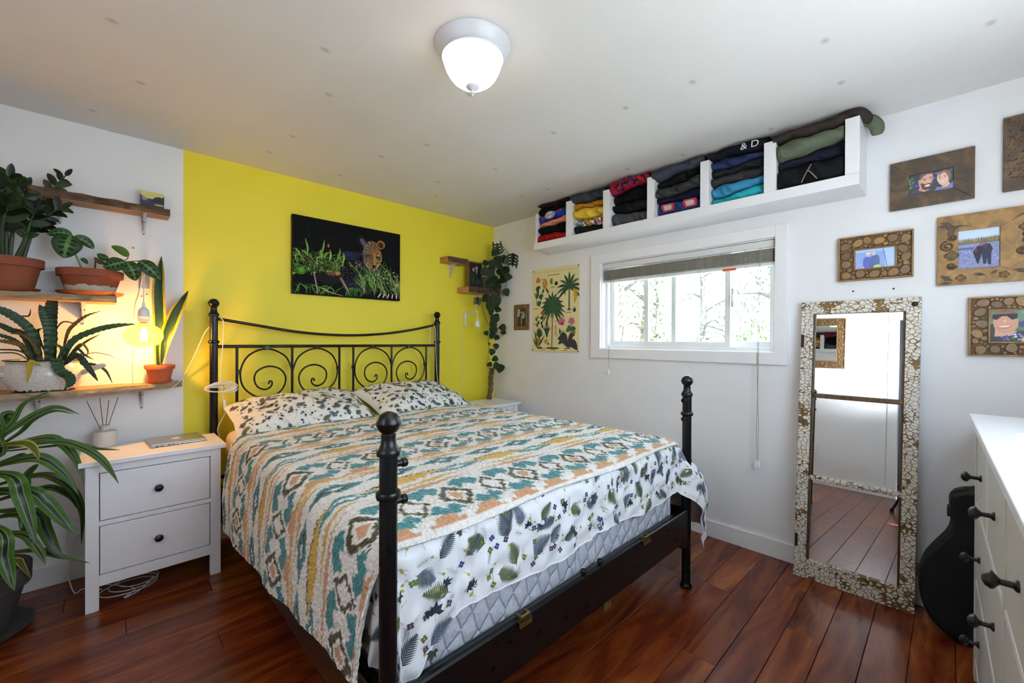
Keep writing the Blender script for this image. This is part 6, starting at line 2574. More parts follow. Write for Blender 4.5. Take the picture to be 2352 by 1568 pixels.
# ------------------------------------------------------------------ botanical poster
PAPER = mat('poster_paper', 'DDD09C', .8, var=.05, scale=5)
py0, py1, pz0, pz1 = -.545, -1.071, 1.162, 1.899
po = thing('botanical_poster', 'cream botanical poster of palms, fruit and flowers pinned beside the window', 'poster', (0, (py0 + py1) / 2, pz0))
curl = lambda u, v: .003 + .010 * max(0, (.12 - v) / .12) ** 2 * (1 - .7 * u) + .002 * math.sin(u * 3 + v * 2)
pp = lambda u, v, h=0: V(-curl(u, v) - h, py0 + (py1 - py0) * u, pz0 + (pz1 - pz0) * v)
mb = MB()
mb.grid(lambda u, v: pp(u, v), 8, 24)
mb.build('paper', PAPER, po, solid=.0006)
A = Art((py0 - py1) / (pz1 - pz0))
GRN = ['2E4A30', '35543A', '27402C', '3E5E3A']
rg = random.Random(8)


def palm(cx, cy, R, n, spread=PI * 1.35, c=None):
    for i in range(n):
        a = PI / 2 + (i / (n - 1) - .5) * spread
        x1, y1 = cx + R * math.cos(a) / A.asp, cy + R * math.sin(a) - .25 * R * abs(math.cos(a))
        A.stroke([(cx, cy), ((cx + x1) / 2, (cy + y1) / 2 + .12 * R), (x1, y1)], R * .085, c or GRN[i % 4], 'leaf')


A.stroke([(.44, .06), (.45, .30), (.45, .50)], .011, '9A7A4A', False)
palm(.45, .52, .20, 17, PI * 1.65)
palm(.45, .55, .15, 11, PI * 1.0, None)
palm(.45, .52, .12, 9, PI * 1.9, '35543A')
for k in range(30):
    A.ell(.45 + rg.uniform(-.12, .12), .40 + rg.uniform(-.03, .04), .006, .004, '6E6A3C', n=6)
A.ell(.46, .045, .15, .012, '3B4A2A')
A.stroke([(.80, .50), (.80, .74)], .012, '6E6650', False)
A.ell(.80, .495, .04, .012, '5A5238')
palm(.80, .74, .19, 11, PI * 1.3, None)
A.stroke([(.72, .76), (.71, .70), (.72, .66)], .012, '7A5A2A', 'leaf')
A.stroke([(.88, .74), (.925, .67), (.905, .56)], .026, 'B58A28', 'leaf')
A.stroke([(.89, .73), (.92, .66), (.91, .58)], .010, 'CFA840', 'leaf')
A.ell(.905, .49, .032, .030, '3B3A2A')
A.ell(.905, .505, .026, .010, '8FA07A')
for i in range(9):
    a = PI / 2 + (i - 4) * .28
    A.stroke([(.13, .84), (.13 + .06 * math.cos(a), .84 + .07 * math.sin(a))], .012, ['B0643C', 'C47C50'][i % 2], 'leaf')
for dx, dy in ((-.05, -.05), (.05, -.03), (0, -.10), (-.03, -.09)):
    A.stroke([(.13, .80), (.13 + dx, .80 + dy)], .016, '2E4A30', 'leaf')
A.ell(.28, .82, .055, .055, 'B87A3A')
A.ell(.27, .83, .035, .045, 'C98A50')
A.stroke([(.27, .77), (.22, .70)], .014, '35543A', 'leaf')
A.stroke([(.30, .77), (.37, .70)], .014, '27402C', 'leaf')
A.ell(.43, .84, .035, .035, '5A5430')
A.ell(.45, .84, .018, .028, 'A8A060')
A.ell(.53, .81, .036, .024, '3A2C1C')
for cx, cy in ((.11, .68), (.20, .66), (.16, .58)):
    for k in range(6):
        a = PI * .15 + k * PI * .27
        A.stroke([(cx, cy + .02), (cx + .055 * math.cos(a), cy + .035 * math.sin(a))], .018, GRN[k % 4], 'leaf')
A.stroke([(.09, .68), (.10, .56)], .004, '35543A', False)
for k in range(5):
    a = PI / 2 + (k - 2) * .42
    A.stroke([(.24, .44), (.24 + .06 * math.cos(a), .44 + .05 * math.sin(a))], .008, 'B04A2A', 'leaf')
A.stroke([(.24, .44), (.23, .36)], .005, '35543A', False)
A.ell(.22, .41, .045, .02, '27402C')
for x, y, c in ((.08, .42, '35543A'), (.13, .38, '2E4A30'), (.10, .35, '5A3028'), (.20, .37, '3A2A3A'), (.22, .33, '3A2A3A')):
    A.stroke([(x, y), (x + .02, y - .05)], .016, c, 'leaf')
A.stroke([(.12, .44), (.13, .40)], .014, 'A0482C', 'leaf')
for k in range(7):
    a = PI / 2 + (k - 3) * .28
    A.stroke([(.33, .16), (.33 + .05 * math.cos(a), .25), (.33 + .13 * math.cos(a), .20 + .14 * math.sin(a))], .008, GRN[k % 4], 'leaf')
A.ell(.33, .34, .028, .04, '5E4A2A')
A.ell(.15, .13, .05, .055, 'A8742A')
for k in range(20):
    A.ell(.15 + rg.uniform(-.035, .035), .13 + rg.uniform(-.04, .04), .008, .006, '6E4E1E', n=6)
for k in range(9):
    a = PI / 2 + (k - 4) * .30
    A.stroke([(.16, .17), (.16 + .09 * math.cos(a), .18 + .12 * math.sin(a))], .010, GRN[k % 4], 'leaf')
for x1, y1 in ((.02, .16), (.28, .20), (.05, .26), (.24, .05)):
    A.stroke([(.12, .04), (x1, y1)], .013, '35543A', 'leaf')
A.ell(.31, .125, .045, .030, 'C08A1E')
A.stroke([(.34, .10), (.39, .09)], .014, '35543A', 'leaf')
for k in range(40):
    A.ell(.525 + rg.uniform(-.018, .018), .30 + rg.uniform(-.11, .07), .006, .005, '9A4A5A' if k % 2 else '7A5A3A', n=6)
for k in range(5):
    a = k * 2 * PI / 5 + .3
    A.stroke([(.65, .36), (.65 + .075 * math.cos(a), .36 + .05 * math.sin(a))], .022, 'B0607A', 'leaf')
A.ell(.66, .33, .025, .018, '8E2A44')
for k in range(5):
    a = k * 2 * PI / 5 + .9
    A.stroke([(.85, .36), (.85 + .07 * math.cos(a), .36 + .045 * math.sin(a))], .022, 'B86A80', 'leaf')
for x1, y1 in ((.77, .30), (.94, .27), (.93, .22), (.74, .24)):
    A.stroke([(.83, .28), (x1, y1)], .026, '35603A', 'leaf')
A.stroke([(.85, .33), (.82, .20)], .004, '4A4A2A', False)
A.stroke([(.61, .28), (.62, .20)], .014, '35543A', 'leaf')
for x1, y1, w in ((.62, .19, .045), (.57, .15, .035), (.92, .20, .03), (.97, .03, .05), (.58, .09, .03)):
    A.stroke([(.77, .06), ((.77 + x1) / 2, (.06 + y1) / 2 + .06), (x1, y1)], w, '30343A' if x1 < .8 else '3A303A', 'leaf')
A.ell(.77, .045, .07, .006, '3A2E20')
for x, y, w in ((.47, .915, .13), (.26, .875, .045), (.46, .77, .045), (.07, .71, .04), (.08, .525, .06), (.31, .43, .035), (.07, .335, .05), (.80, .46, .055), (.68, .245, .045), (.87, .235, .055), (.26, .035, .05), (.48, .025, .05), (.73, .022, .045)):
    A.rect(x - w, y - .006, x + w, y + .006, 'B99A50')
    for k in range(int(w / .012)):
        A.rect(x - w * .9 + k * .024, y - .003, x - w * .9 + k * .024 + .013, y + .003, '6E5A2A')
A.rect(.02, .955, .98, .958, 'A8A070')
A.rect(.02, .012, .98, .015, 'A8A070')
A.build('print', pp, po, attr_mat('poster_ink', .8)).location = V(-.0012, 0, 0)
PIN = mat('dark_pin', '2A221C', .4, .5)
for u, v in ((.02, .985), (.985, .985), (.01, .02), (.985, .015)):
    p = pp(u, v)
    mb = MB()
    mb.lathe([(.004, 0), (.0055, .003), (.0035, .007), (.001, .008)], 10, p, mat=Matrix.Rotation(-PI / 2, 4, 'Y'))
    mb.build('pin', PIN, po, smooth=True)

# ------------------------------------------------------------------ picture frames on the window wall
PHOTO = attr_mat('photo_print', .3)


def quadframe(name, label, y0, y1, z0, z1, iy0, iy1, iz0, iz1, th, m, cat='picture frame', group=None):
    """four mitred boards on the wall x=0; y0 > y1 (y0 nearer the room corner)"""
    t = thing(name, label, cat, (0, (y0 + y1) / 2, z0), group)
    o = [(y0, z0), (y1, z0), (y1, z1), (y0, z1)]
    i = [(iy0, iz0), (iy1, iz0), (iy1, iz1), (iy0, iz1)]
    for k in range(4):
        k2 = (k + 1) % 4
        mb = MB()
        mb.prism([o[k], o[k2], i[k2], i[k]], lambda u, v, w: V(-w, u, v), .001, th)
        mb.build('frame_board', m, t, bevel=.0015)
    mb = MB()
    mb.box((-th * .4, min(iy0, iy1) - .004, iz0 - .004), (-.001, max(iy0, iy1) + .004, iz1 + .004))
    mb.build('backing', mat('backing_board', '3A2E24', .8), t)
    return t


def photo(art, t, iy0, iy1, iz0, iz1, x, base):
    return art.build('photo_print', lambda u, v, h: V(-x - h, iy0 + (iy1 - iy0) * u, iz0 + (iz1 - iz0) * v), t, PHOTO, base)


# -- dark plank frame with the smiling couple
DKW = wood('dark_scuffed_wood', '1E140A', '3F2C17', '6A5030', (24, 9, 9), .5, .4)
fy0, fy1, fz0, fz1 = -2.989, -3.274, 1.913, 2.146
iy0, iy1 = at(2088, 450, 'x', -.012).y, at(2190, 430, 'x', -.012).y
iz1, iz0 = at(2140, 394, 'x', -.012).z, at(2140, 440, 'x', -.012).z
f = quadframe('picture_frame', 'wide dark scuffed wood frame with photo of a smiling couple', fy0, fy1, fz0, fz1, iy0, iy1, iz0, iz1, .02, DKW)
A = Art(1.9)
rg = random.Random(2)
for k in range(26):
    A.ell(rg.random(), rg.uniform(.3, 1), .05, .06, rg.choice(['3A3A6A', '4A3A86', '2A3A30', '24342A', '5A48A0']), n=8)
for k in range(8):
    A.ell(rg.uniform(0, .1), rg.uniform(.2, .9), .03, .05, '5E7A4A', n=8)
A.poly([(0, 0), (.02, .12), (.22, .24), (.50, .18), (.62, 0)], '33384A')
A.poly([(.58, 0), (.64, .20), (.80, .12), (.95, .25), (1, .38), (1, 0)], '6A7AA6')
A.poly([(.22, .18), (.26, .40), (.44, .30), (.46, .10), (.34, .06)], 'B98A78')
A.ell(.39, .62, .155, .40, 'C99A88', rot=-.12)
A.ell(.24, .62, .03, .09, 'B88876')
A.poly([(.24, .68), (.26, .92), (.38, 1.04), (.52, 1.0), (.57, .88), (.42, .92), (.33, .84), (.28, .70)], '5A4A44')
A.poly([(.26, .50), (.30, .22), (.40, .12), (.50, .20), (.55, .42), (.46, .46), (.36, .44), (.30, .52)], '4A3630')
A.ell(.425, .345, .065, .055, 'E0C8C0', rot=.2)
A.ell(.425, .36, .05, .02, 'F0E8E4', rot=.2)
for x, y in ((.355, .66), (.50, .69)):
    A.ell(x, y, .035, .022, '4A3A38')
    A.ell(x, y + .06, .045, .014, '3E302C', rot=.15)
A.ell(.445, .54, .025, .05, 'D8A898')
A.poly([(.66, .70), (.70, .90), (.80, .98), (.92, .88), (.96, .60), (.92, .40), (.84, .30), (.66, .5)], '6E5440')
A.ell(.765, .55, .125, .34, 'D8B09C', rot=.1)
A.poly([(.66, .66), (.69, .86), (.79, .94), (.87, .84), (.76, .84)], '7A5E48')
A.poly([(.80, .28), (.88, .40), (.93, .25), (.86, .12), (.72, .12)], 'C8A08C')
A.ell(.765, .40, .075, .06, 'C87E74', rot=.25)
A.ell(.765, .405, .062, .032, 'F2ECE8', rot=.25)
for x, y in ((.705, .60), (.82, .64)):
    A.ell(x, y, .028, .018, '4A3A38')
    A.ell(x, y + .055, .036, .010, '5A4436', rot=.15)
A.ell(.75, .50, .02, .04, 'E2BCA8')
photo(A, f, iy0, iy1, iz0, iz1, .0105, '2C3038')

# -- log-slice frames
SLICEW = []
for i, (a, b, c) in enumerate((('4A341A', '7E5E36', '98784A'), ('3E2E1E', '6C5432', '86693E'), ('54381A', '8A6838', 'A2804A'), ('46321E', '664E36', '7E664A'))):
    t = NT('log_slice_%d' % i)
    vec = t.coord()
    w = t.n('ShaderNodeTexWave', wave_type='RINGS', rings_direction='X', Scale=90., Distortion=3.)
    w.inputs['Detail Scale'].default_value = 3.
    t.l(vec, w.inputs['Vector'])
    n_ = t.noise(vec, 40, 4)
    oi = t.n('ShaderNodeObjectInfo')
    col = t.mix(t.math('MULTIPLY', w.outputs['Fac'], .35), t.ramp(n_, [(.3, a), (.5, b), (.7, c)]), a)
    col = t.mix(1.0, col, t.ramp(oi.outputs['Random'], [(0, (.75, .72, .7, 1)), (1, (1, 1, 1, 1))]), 'MULTIPLY')
    t.set(base=col, rough=.5)
    SLICEW.append(t.m)
FRW = wood('honey_frame_wood', '543818', '7E5C2C', '98743C', (18, 6, 6), .5, .3)
BARKD = mat('slice_bark', '2E2012', .9)


def slices(t, y0, y1, z0, z1, iy0, iy1, iz0, iz1, x, spots=None, seed=1, rmin=.008, rmax=.020):
    """packs little log slices into the frame band; each is a part"""
    rg = random.Random(seed)
    placed = []
    lo_y, hi_y = min(y0, y1), max(y0, y1)
    li, hi_ = min(iy0, iy1), max(iy0, iy1)
    def ok(cy, cz, r):
        if cy - r < lo_y or cy + r > hi_y or cz - r < z0 or cz + r > z1:
            return False
        if li - r < cy < hi_ + r and iz0 - r < cz < iz1 + r:
            return False
        return all((cy - a) ** 2 + (cz - b) ** 2 > (r + c + .0004) ** 2 for a, b, c in placed)
    r = rmax
    while r > rmin:
        for _ in range(420):
            cy, cz = rg.uniform(lo_y, hi_y), rg.uniform(z0, z1)
            if ok(cy, cz, r):
                placed.append((cy, cz, r))
        r *= .86
    proto = {}
    for k, (cy, cz, r) in enumerate(placed):
        kk = k % 6
        if kk not in proto:
            mb = MB()
            n = 12
            sh = [1 + .08 * math.sin(2 * a + kk) + .05 * math.sin(3 * a + kk * 2) for a in [2 * PI * i / n for i in range(n)]]
            ring = [(math.cos(2 * PI * i / n) * sh[i], math.sin(2 * PI * i / n) * sh[i]) for i in range(n)]
            vs = [(0.0, a, b) for a, b in ring] + [(-.007, a * .99, b * .99) for a, b in ring] + [(-.0085, a * .9, b * .9) for a, b in ring]
            fs = [(i, (i + 1) % n, (i + 1) % n + n, i + n) for i in range(n)] + [(i + n, (i + 1) % n + n, (i + 1) % n + 2 * n, i + 2 * n) for i in range(n)] + [tuple(range(2 * n, 3 * n))]
            mb.add(vs, fs[:n], 1)
            mb.f += fs[n:]
            mb.mi += [0] * (len(fs) - n)
            me = bpy.data.meshes.new('log_slice')
            me.from_pydata(mb.v, [], mb.f)
            me.materials.append(SLICEW[kk % 4])
            me.materials.append(BARKD)
            me.polygons.foreach_set('material_index', mb.mi)
            proto[kk] = me
        o = bpy.data.objects.new('log_slice', proto[kk])
        COL.objects.link(o)
        o.parent = t
        o.location = V(-x, cy, cz) - world_loc(t)
        o.scale = (1, r * 1.13, r * 1.0)
        o.rotation_euler = (rg.uniform(0, 6.28), 0, 0)


def slice_frame(label, y0, y1, z0, z1, iy0, iy1, iz0, iz1, seed, name='picture_frame', rmin=.0042, rmax=.0195, bx=None, cat='picture frame'):
    t = thing(name, label, cat, (0 if bx is None else bx, (y0 + y1) / 2, z0))
    mb = MB()
    mb.box((-.012, min(y0, y1), z0), (-.001, max(y0, y1), z1))
    mb.build('backboard', mat('slice_backboard', '5A3E20', .8), t)
    e = .0065
    ya, yb = max(y0, y1), min(y0, y1)
    for nm, (a0, a1, b0, b1, w, th) in (('outer_rim', (ya, yb, z0, z1, e, .024)), ('inner_rim', (max(iy0, iy1) + e, min(iy0, iy1) - e, iz0 - e, iz1 + e, e, .022))):
        mb = MB()
        mb.box((-th, a0 - w, b0), (-.011, a0, b1)).box((-th, a1, b0), (-.011, a1 + w, b1)).box((-th, a1 + w, b0), (-.011, a0 - w, b0 + w)).box((-th, a1 + w, b1 - w), (-.011, a0 - w, b1))
        mb.build(nm, FRW, t, bevel=.001)
    slices(t, ya - e, yb + e, z0 + e, z1 - e, max(iy0, iy1) + e, min(iy0, iy1) - e, iz0 - e, iz1 + e, .0118, None, seed, rmin, rmax)
    return t


y0, y1, z0, z1 = -2.7855, -3.076, 1.582, 1.8115
iy0, iy1 = at(1965, 600, 'x', -.015).y, at(2056, 590, 'x', -.015).y
iz1, iz0 = at(2010, 571, 'x', -.015).z, at(2010, 614, 'x', -.015).z
f = slice_frame('log-slice frame with photo of a couple in blue by the sea', y0, y1, z0, z1, iy0, iy1, iz0, iz1, 4)
A = Art(2.0)
for k in range(40):
    A.rect(rg.uniform(-.1, .9), rg.uniform(0, 1), rg.uniform(.2, 1.2), rg.uniform(0, 1) * 0 + .0, '8EA8D8') if False else None
for k in range(30):
    yy = rg.random()
    A.rect(rg.uniform(0, .8), yy, rg.uniform(.85, 1), yy + .012, rg.choice(['7E9AD0', 'A8C0EA', '8AA4D8']))
A.rect(.0, .88, 1, 1.0, 'B8D0F0')
A.rect(.75, 0, 1, 1, 'B0C8EE')
A.stroke([(.70, 1.0), (.76, .5), (.80, .05)], .02, '5A6EA0', False)
A.poly([(.20, 0), (.20, .45), (.24, .60), (.36, .63), (.42, .45), (.42, 0)], '4E5CA8')
A.poly([(.38, 0), (.40, .60), (.48, .68), (.58, .66), (.62, .50), (.62, .18), (.58, 0)], '4A5A86')
A.ell(.33, .72, .05, .12, 'D8C0BC')
A.ell(.33, .79, .08, .05, 'E8E4E6')
A.ell(.47, .76, .05, .12, 'D8B8B4')
A.ell(.56, .05, .10, .10, '9AC88A')
A.ell(.21, .05, .02, .04, 'E0D0CC')
photo(A, f, iy0, iy1, iz0, iz1, .0135, '90A8DA')

y0, z0, z1 = -3.2585, 1.204, 1.466
y1 = y0 - .31
iy0, iy1 = at(2275, 750, 'x', -.015).y, -3.505
iz1, iz0 = at(2275, 714, 'x', -.015).z, at(2278, 784, 'x', -.015).z
f = slice_frame('log-slice frame with photo of a person in dark sunglasses', y0, y1, z0, z1, iy0, iy1, iz0, iz1, 9, rmax=.0185)
A = Art((iy0 - iy1) / (iz1 - iz0))
for k in range(30):
    A.ell(rg.uniform(.45, 1.05), rg.uniform(.1, 1), .09, .10, rg.choice(['3E5A38', '4E6A48', '2E4A40', '6A8A6A', '3A3A66']), n=8)
A.poly([(.75, .30), (.80, .60), (1, .75), (1, .2)], 'A8BCC0')
A.poly([(0, 0), (0, .55), (.05, .60), (.08, .2)], '2A2220')
A.poly([(.06, .10), (.08, .42), (.30, .35), (.50, .30), (.62, .10), (.6, 0), (.1, 0)], 'C89A80')
A.ell(.24, .62, .20, .36, 'C08C74')
A.poly([(.02, .80), (.06, .95), (.22, 1.02), (.40, .96), (.44, .82), (.24, .90)], '7A5648')
A.poly([(.03, .88), (.43, .90), (.42, .74), (.34, .70), (.26, .82), (.18, .82), (.10, .70), (.03, .74)], '14161C')
A.ell(.22, .47, .11, .05, 'A85A52', rot=.12)
A.ell(.22, .485, .095, .028, 'EEE6E2', rot=.12)
A.ell(.225, .66, .03, .06, 'D0A088')
A.poly([(0, 0), (.02, .16), (.30, .18), (.46, .36), (.58, .34), (.50, .10), (.48, 0)], '15182A')
for k in range(14):
    A.ell(rg.uniform(.04, .5), rg.uniform(.02, .26), .025, .03, rg.choice(['8E8ECF', 'D8DCE8', '7A9A4A', '5A5AA0']), n=6)
A.poly([(.50, .0), (.56, .33), (.72, .30), (.88, .12), (.9, 0)], 'C8A088')
photo(A, f, iy0, iy1, iz0, iz1, .0135, '5A7A66')

# -- carved frame with birds and flowers
CARV = wood('carved_tan_wood', '5E3F1C', '82602E', '9A763E', (9, 16, 16), .5, .25)
CARVD = wood('carved_dark_wood', '241809', '3E2C18', '5A4226', (30, 30, 30), .6, .4)
y0, y1, z0, z1 = -3.157, -3.487, 1.528, 1.847
iy0, iy1 = at(2201, 580, 'x', -.015).y, at(2297, 560, 'x', -.015).y
iz1, iz0 = at(2250, 525, 'x', -.015).z, at(2250, 615, 'x', -.015).z
f = quadframe('picture_frame', 'carved tan wood frame with hummingbirds and flowers holding a frosty field photo', y0, y1, z0, z1, iy0, iy1, iz0, iz1, .02, CARV)
A = Art((iy0 - iy1) / (iz1 - iz0))
A.rect(0, .78, 1, 1, 'CFE0F4')
for k in range(40):
    x = k / 40
    A.poly([(x - .03, .66), (x, .74 + .06 * rg.random() + .04 * x), (x + .03, .66)], rg.choice(['5E5A38', '7A6A3A', '4A5238', '8A6E40']))
A.rect(0, .62, 1, .68, '5A5A40')
A.rect(0, 0, 1, .64, '7E82A8')
for k in range(120):
    A.ell(rg.random(), rg.uniform(0, .60), .03, .012, rg.choice(['8E92B6', '6A6E98', 'A4A8C8', '5A5E88']), n=6)
A.rect(.0, .50, .40, .55, '4E527A')
A.poly([(.36, .43), (.46, .56), (.58, .60), (.60, .48), (.56, .30), (.50, .12), (.47, .12), (.42, .26)], '1C1828')
A.poly([(.40, .46), (.46, .54), (.48, .44), (.42, .38)], '5A2434')
A.poly([(.58, .58), (.66, .62), (.78, .60), (.84, .46), (.80, .36), (.80, .08), (.72, .08), (.71, .26), (.68, .10), (.62, .10), (.58, .30)], '232436')
A.poly([(.63, .60), (.66, .46), (.70, .60)], '6A2430')
A.ell(.66, .68, .05, .055, '5A4A50')
A.ell(.57, .60, .045, .045, '6A5A5E')
photo(A, f, iy0, iy1, iz0, iz1, .0085, '9CA6CC')
Wd, Hd = y0 - y1, z1 - z0
cw = lambda u, v, w: V(-.0195 - w, y0 - Wd * u, z0 + Hd * v)


def carve(poly, name='carving', h=.0035):
    mb = MB()
    mb.prism(poly, cw, 0, h)
    return mb.build(name, CARVD, f, bevel=.0012)


def carve_flower(cx, cy, r, n=5):
    P = []
    for i in range(40):
        a = 2 * PI * i / 40
        k = r * (.72 + .28 * abs(math.cos(a * n / 2)))
        P.append((cx + k * math.cos(a), cy + k * math.sin(a)))
    o = carve(P, 'carved_flower')
    for i in range(n * 4):
        a = 2 * PI * i / (n * 4)
        mb = MB()
        mb.tube([cw(cx + r * .15 * math.cos(a), cy + r * .15 * math.sin(a), .0035), cw(cx + r * .72 * math.cos(a), cy + r * .72 * math.sin(a), .0035)], .0008, 4)
        mb.build('vein', CARV, o)


def carve_scroll(cx, cy, r, turns, a0, sg=1):
    P = []
    for i in range(36):
        k = i / 35
        a = a0 + sg * turns * 2 * PI * k
        rr = r * (1 - .82 * k)
        P.append(cw(cx + rr * math.cos(a), cy + rr * math.sin(a), .001))
    MB().tube(P, .0042, 7).build('carved_scroll', CARVD, f, smooth=True)


def carve_bird(cx, cy, s, sg, rot=0.):
    pts = [(-1.1, 1.0), (-.5, .62), (-.9, .75), (-1.2, .45), (-.5, .30), (-.35, -.1), (-.4, -.8), (-.1, -.95), (.15, -.7), (.2, -.2), (.35, .05), (.55, .25), (.95, .22), (1.7, .10), (.95, .33), (.6, .42), (.3, .35), (.0, .45), (-.3, .9)]
    ca, sa = math.cos(rot), math.sin(rot)
    P = [(cx + s * sg * (x * ca - y * sa), cy + s * (x * sa + y * ca)) for x, y in pts]
    carve(P, 'carved_bird')


carve_bird(.145, .80, .115, 1)
carve_bird(.84, .88, .10, -1, -.35)
carve_scroll(.15, .72 - .04, .045, 1.3, PI, 1)
carve_scroll(.10, .56, .075, 1.6, PI / 2, 1)
carve_scroll(.14, .27, .05, 1.5, 0, -1)
carve_scroll(.78, .40, .055, 1.5, PI / 2, 1)
carve_scroll(.87, .28, .06, 1.6, -PI / 2, -1)
carve_flower(.14, .42, .075, 4)
carve_flower(.87, .58, .115, 5)
carve_flower(.80, .72, .065, 4)
carve_flower(.90, .13, .09, 5)
carve_flower(.23, .09, .055, 4)
carve_flower(.62, .10, .05, 5)
for (a, b) in (((.03, .14), (.16, .05)), ((.35, .14), (.46, .11)), ((.50, .12), (.57, .17)), ((.70, .16), (.82, .12)), ((.03, .02), (.15, .03))):
    mx_, my_ = (a[0] + b[0]) / 2, (a[1] + b[1]) / 2
    dx_, dy_ = (b[0] - a[0]), (b[1] - a[1])
    carve([a, (mx_ - dy_ * .22, my_ + dx_ * .22), b, (mx_ + dy_ * .22, my_ - dx_ * .22)], 'carved_leaf')

# -- dark carved panel at the top (partly out of frame)
y0, y1, z0, z1 = -3.356, -3.60, 1.918, 2.238
t = thing('carved_panel', 'dark wall panel carved all over with a leafy tree', 'wall panel', (0, (y0 + y1) / 2, z0))
mb = MB()
mb.box((-.02, y1, z0), (-.001, y0, z1))
mb.build('board', DKW, t, bevel=.002)
mb = MB()
rg = random.Random(5)
for k in range(420):
    cy, cz = rg.uniform(y1 + .012, y0 - .012), rg.uniform(z0 + .05, z1 - .015)
    a = math.atan2(cz - (z0 + .12), cy - (y0 + y1) / 2) + rg.gauss(0, .5)
    L = rg.uniform(.006, .013)
    d = (math.cos(a) * L, math.sin(a) * L)
    w = (-d[1] * .3, d[0] * .3)
    mb.add([(-.0195, cy, cz), (-.0195, cy + d[0] / 2 + w[0], cz + d[1] / 2 + w[1]), (-.0195, cy + d[0], cz + d[1]), (-.0195, cy + d[0] / 2 - w[0], cz + d[1] / 2 - w[1]), (-.0235, cy + d[0] / 2, cz + d[1] / 2)],
           [(0, 1, 4), (1, 2, 4), (2, 3, 4), (3, 0, 4)])
o = mb.build('carved_leaves', wood('panel_leaf_wood', '2A1A0A', '5A401E', '7E6030', (40, 40, 40), .5, .2), t)
o['kind'] = 'stuff'

# -- small striped frame by the corner
GOLDW = wood('gold_brown_wood', '5A3E20', '8E6A3C', 'A8844E', (30, 30, 6), .45, .2)
y0, y1, z0, z1 = -.309, -.502, 1.358, 1.598
f = quadframe('picture_frame', 'small brown ridged wood frame between the trailing plant and the poster', y0, y1, z0, z1, y0 - .042, y1 + .042, z0 + .042, z1 - .042, .016, GOLDW)
for k, ins in enumerate((.010, .024, .036)):
    mb = MB()
    a0, a1, b0, b1 = y0 - ins, y1 + ins, z0 + ins, z1 - ins
    mb.tube([(-.017, a0, b0), (-.017, a1, b0), (-.017, a1, b1), (-.017, a0, b1)], .0028, 6, closed=True)
    mb.build('ridge', DKW if k != 1 else GOLDW, f)
A = Art(.72)
A.rect(0, .55, .3, 1, 'A8ACA8')
A.ell(.55, .62, .38, .25, '7A8468')
A.ell(.55, .56, .30, .20, '8FA0A0')
A.rect(.5, 0, 1, .42, '2A2420')
A.poly([(.05, 0), (.0, .3), (.22, .55), (.40, .62), (.55, .40), (.5, 0)], '3E2A1C')
A.ell(.42, .66, .12, .10, '2A1E18')
A.poly([(.42, .45), (.48, .5), (.52, .1), (.44, 0)], 'B8B8B8')
photo(A, f, y0 - .042, y1 + .042, z0 + .042, z1 - .042, .0075, '3A302A')

# -- bare nails left in the wall above the mirror
NAIL = mat('dark_nail', '1C1A1A', .4, .7)
for px, py in ((1960, 669), (2053, 663), (1064, 643)):
    if px < 1100:
        continue
    p = at(px, py, 'x', -.004)
    mb = MB()
    mb.lathe([(.0016, -.006), (.0016, .006), (.0042, .0065), (.0042, .0085)], 10, p, mat=Matrix.Rotation(-PI / 2, 4, 'Y'))
    o = mb.build('nail', NAIL, None, smooth=True)
    tag(o, 'bare dark nail above the mirror, %s' % ('under the log-slice frame with the sea photo' if px < 2000 else 'beside the carved bird frame'), 'nail', 'nails above the mirror')

# ------------------------------------------------------------------ leaning mirror in an old window sash
def m_crackle():
    t = NT('crackled_white_paint_on_wood')
    vec = t.coord((1, 1, 1))
    def vor(sc, rnd):
        mp = t.coord(sc)
        v = t.n('ShaderNodeTexVoronoi', feature='DISTANCE_TO_EDGE', Scale=1., Randomness=rnd)
        t.l(mp, v.inputs['Vector'])
        return v.outputs['Distance']
    dd = vor((44, 46, 62), .9)
    big = t.noise(vec, 7, 4, .6)
    thr = t.ramp(big, [(.34, (.40, .40, .40, 1)), (.46, (.06, .06, .06, 1)), (.75, (.04, .04, .04, 1))])
    paint = t.math('GREATER_THAN', dd, thr)
    wd = t.ramp(t.noise(t.coord((20, 20, 5)), 3, 5, .6), [(.3, '3A2810'), (.55, '6A4E22'), (.75, '8A6E3A')])
    pc = t.mix(t.noise(vec, 25, 3), 'C9C0AC', 'E2DEDA')
    t.set(base=t.mix(paint, wd, pc), rough=.6)
    t.bump(paint, .8, .0022)
    return t.m


CRACK = m_crackle()
OLDW = wood('old_brown_sash_wood', '2A1C0C', '5A421E', '7A5E30', (30, 30, 6), .55, .35)
B_ = V(-.136, 0, 0)
T_ = V(-.037, 0, 1.480)
tdir = (T_ - B_).normalized()
ndir = V(-tdir.z, 0, tdir.x)
ML, MR = -2.622, -3.100
MHt = (T_ - B_).length
mw = lambda y, h, d: B_ + tdir * h + ndir * d + V(0, y - .012 * (h / MHt - .5), 0)
mir = thing('leaning_mirror', 'tall mirror in an old window sash with crackled white paint leaning on the wall', 'mirror', (-.10, (ML + MR) / 2, 0))


def mbox(name, y0, y1, h0, h1, d0, d1, m, parent, bevel=.003):
    mb = MB()
    q = [mw(y, h, d) for d in (d0, d1) for (y, h) in ((y0, h0), (y1, h0), (y1, h1), (y0, h1))]
    mb.add(q, [(0, 1, 2, 3), (7, 6, 5, 4), (0, 4, 5, 1), (1, 5, 6, 2), (2, 6, 7, 3), (3, 7, 4, 0)])
    return mb.build(name, m, parent, bevel=bevel)


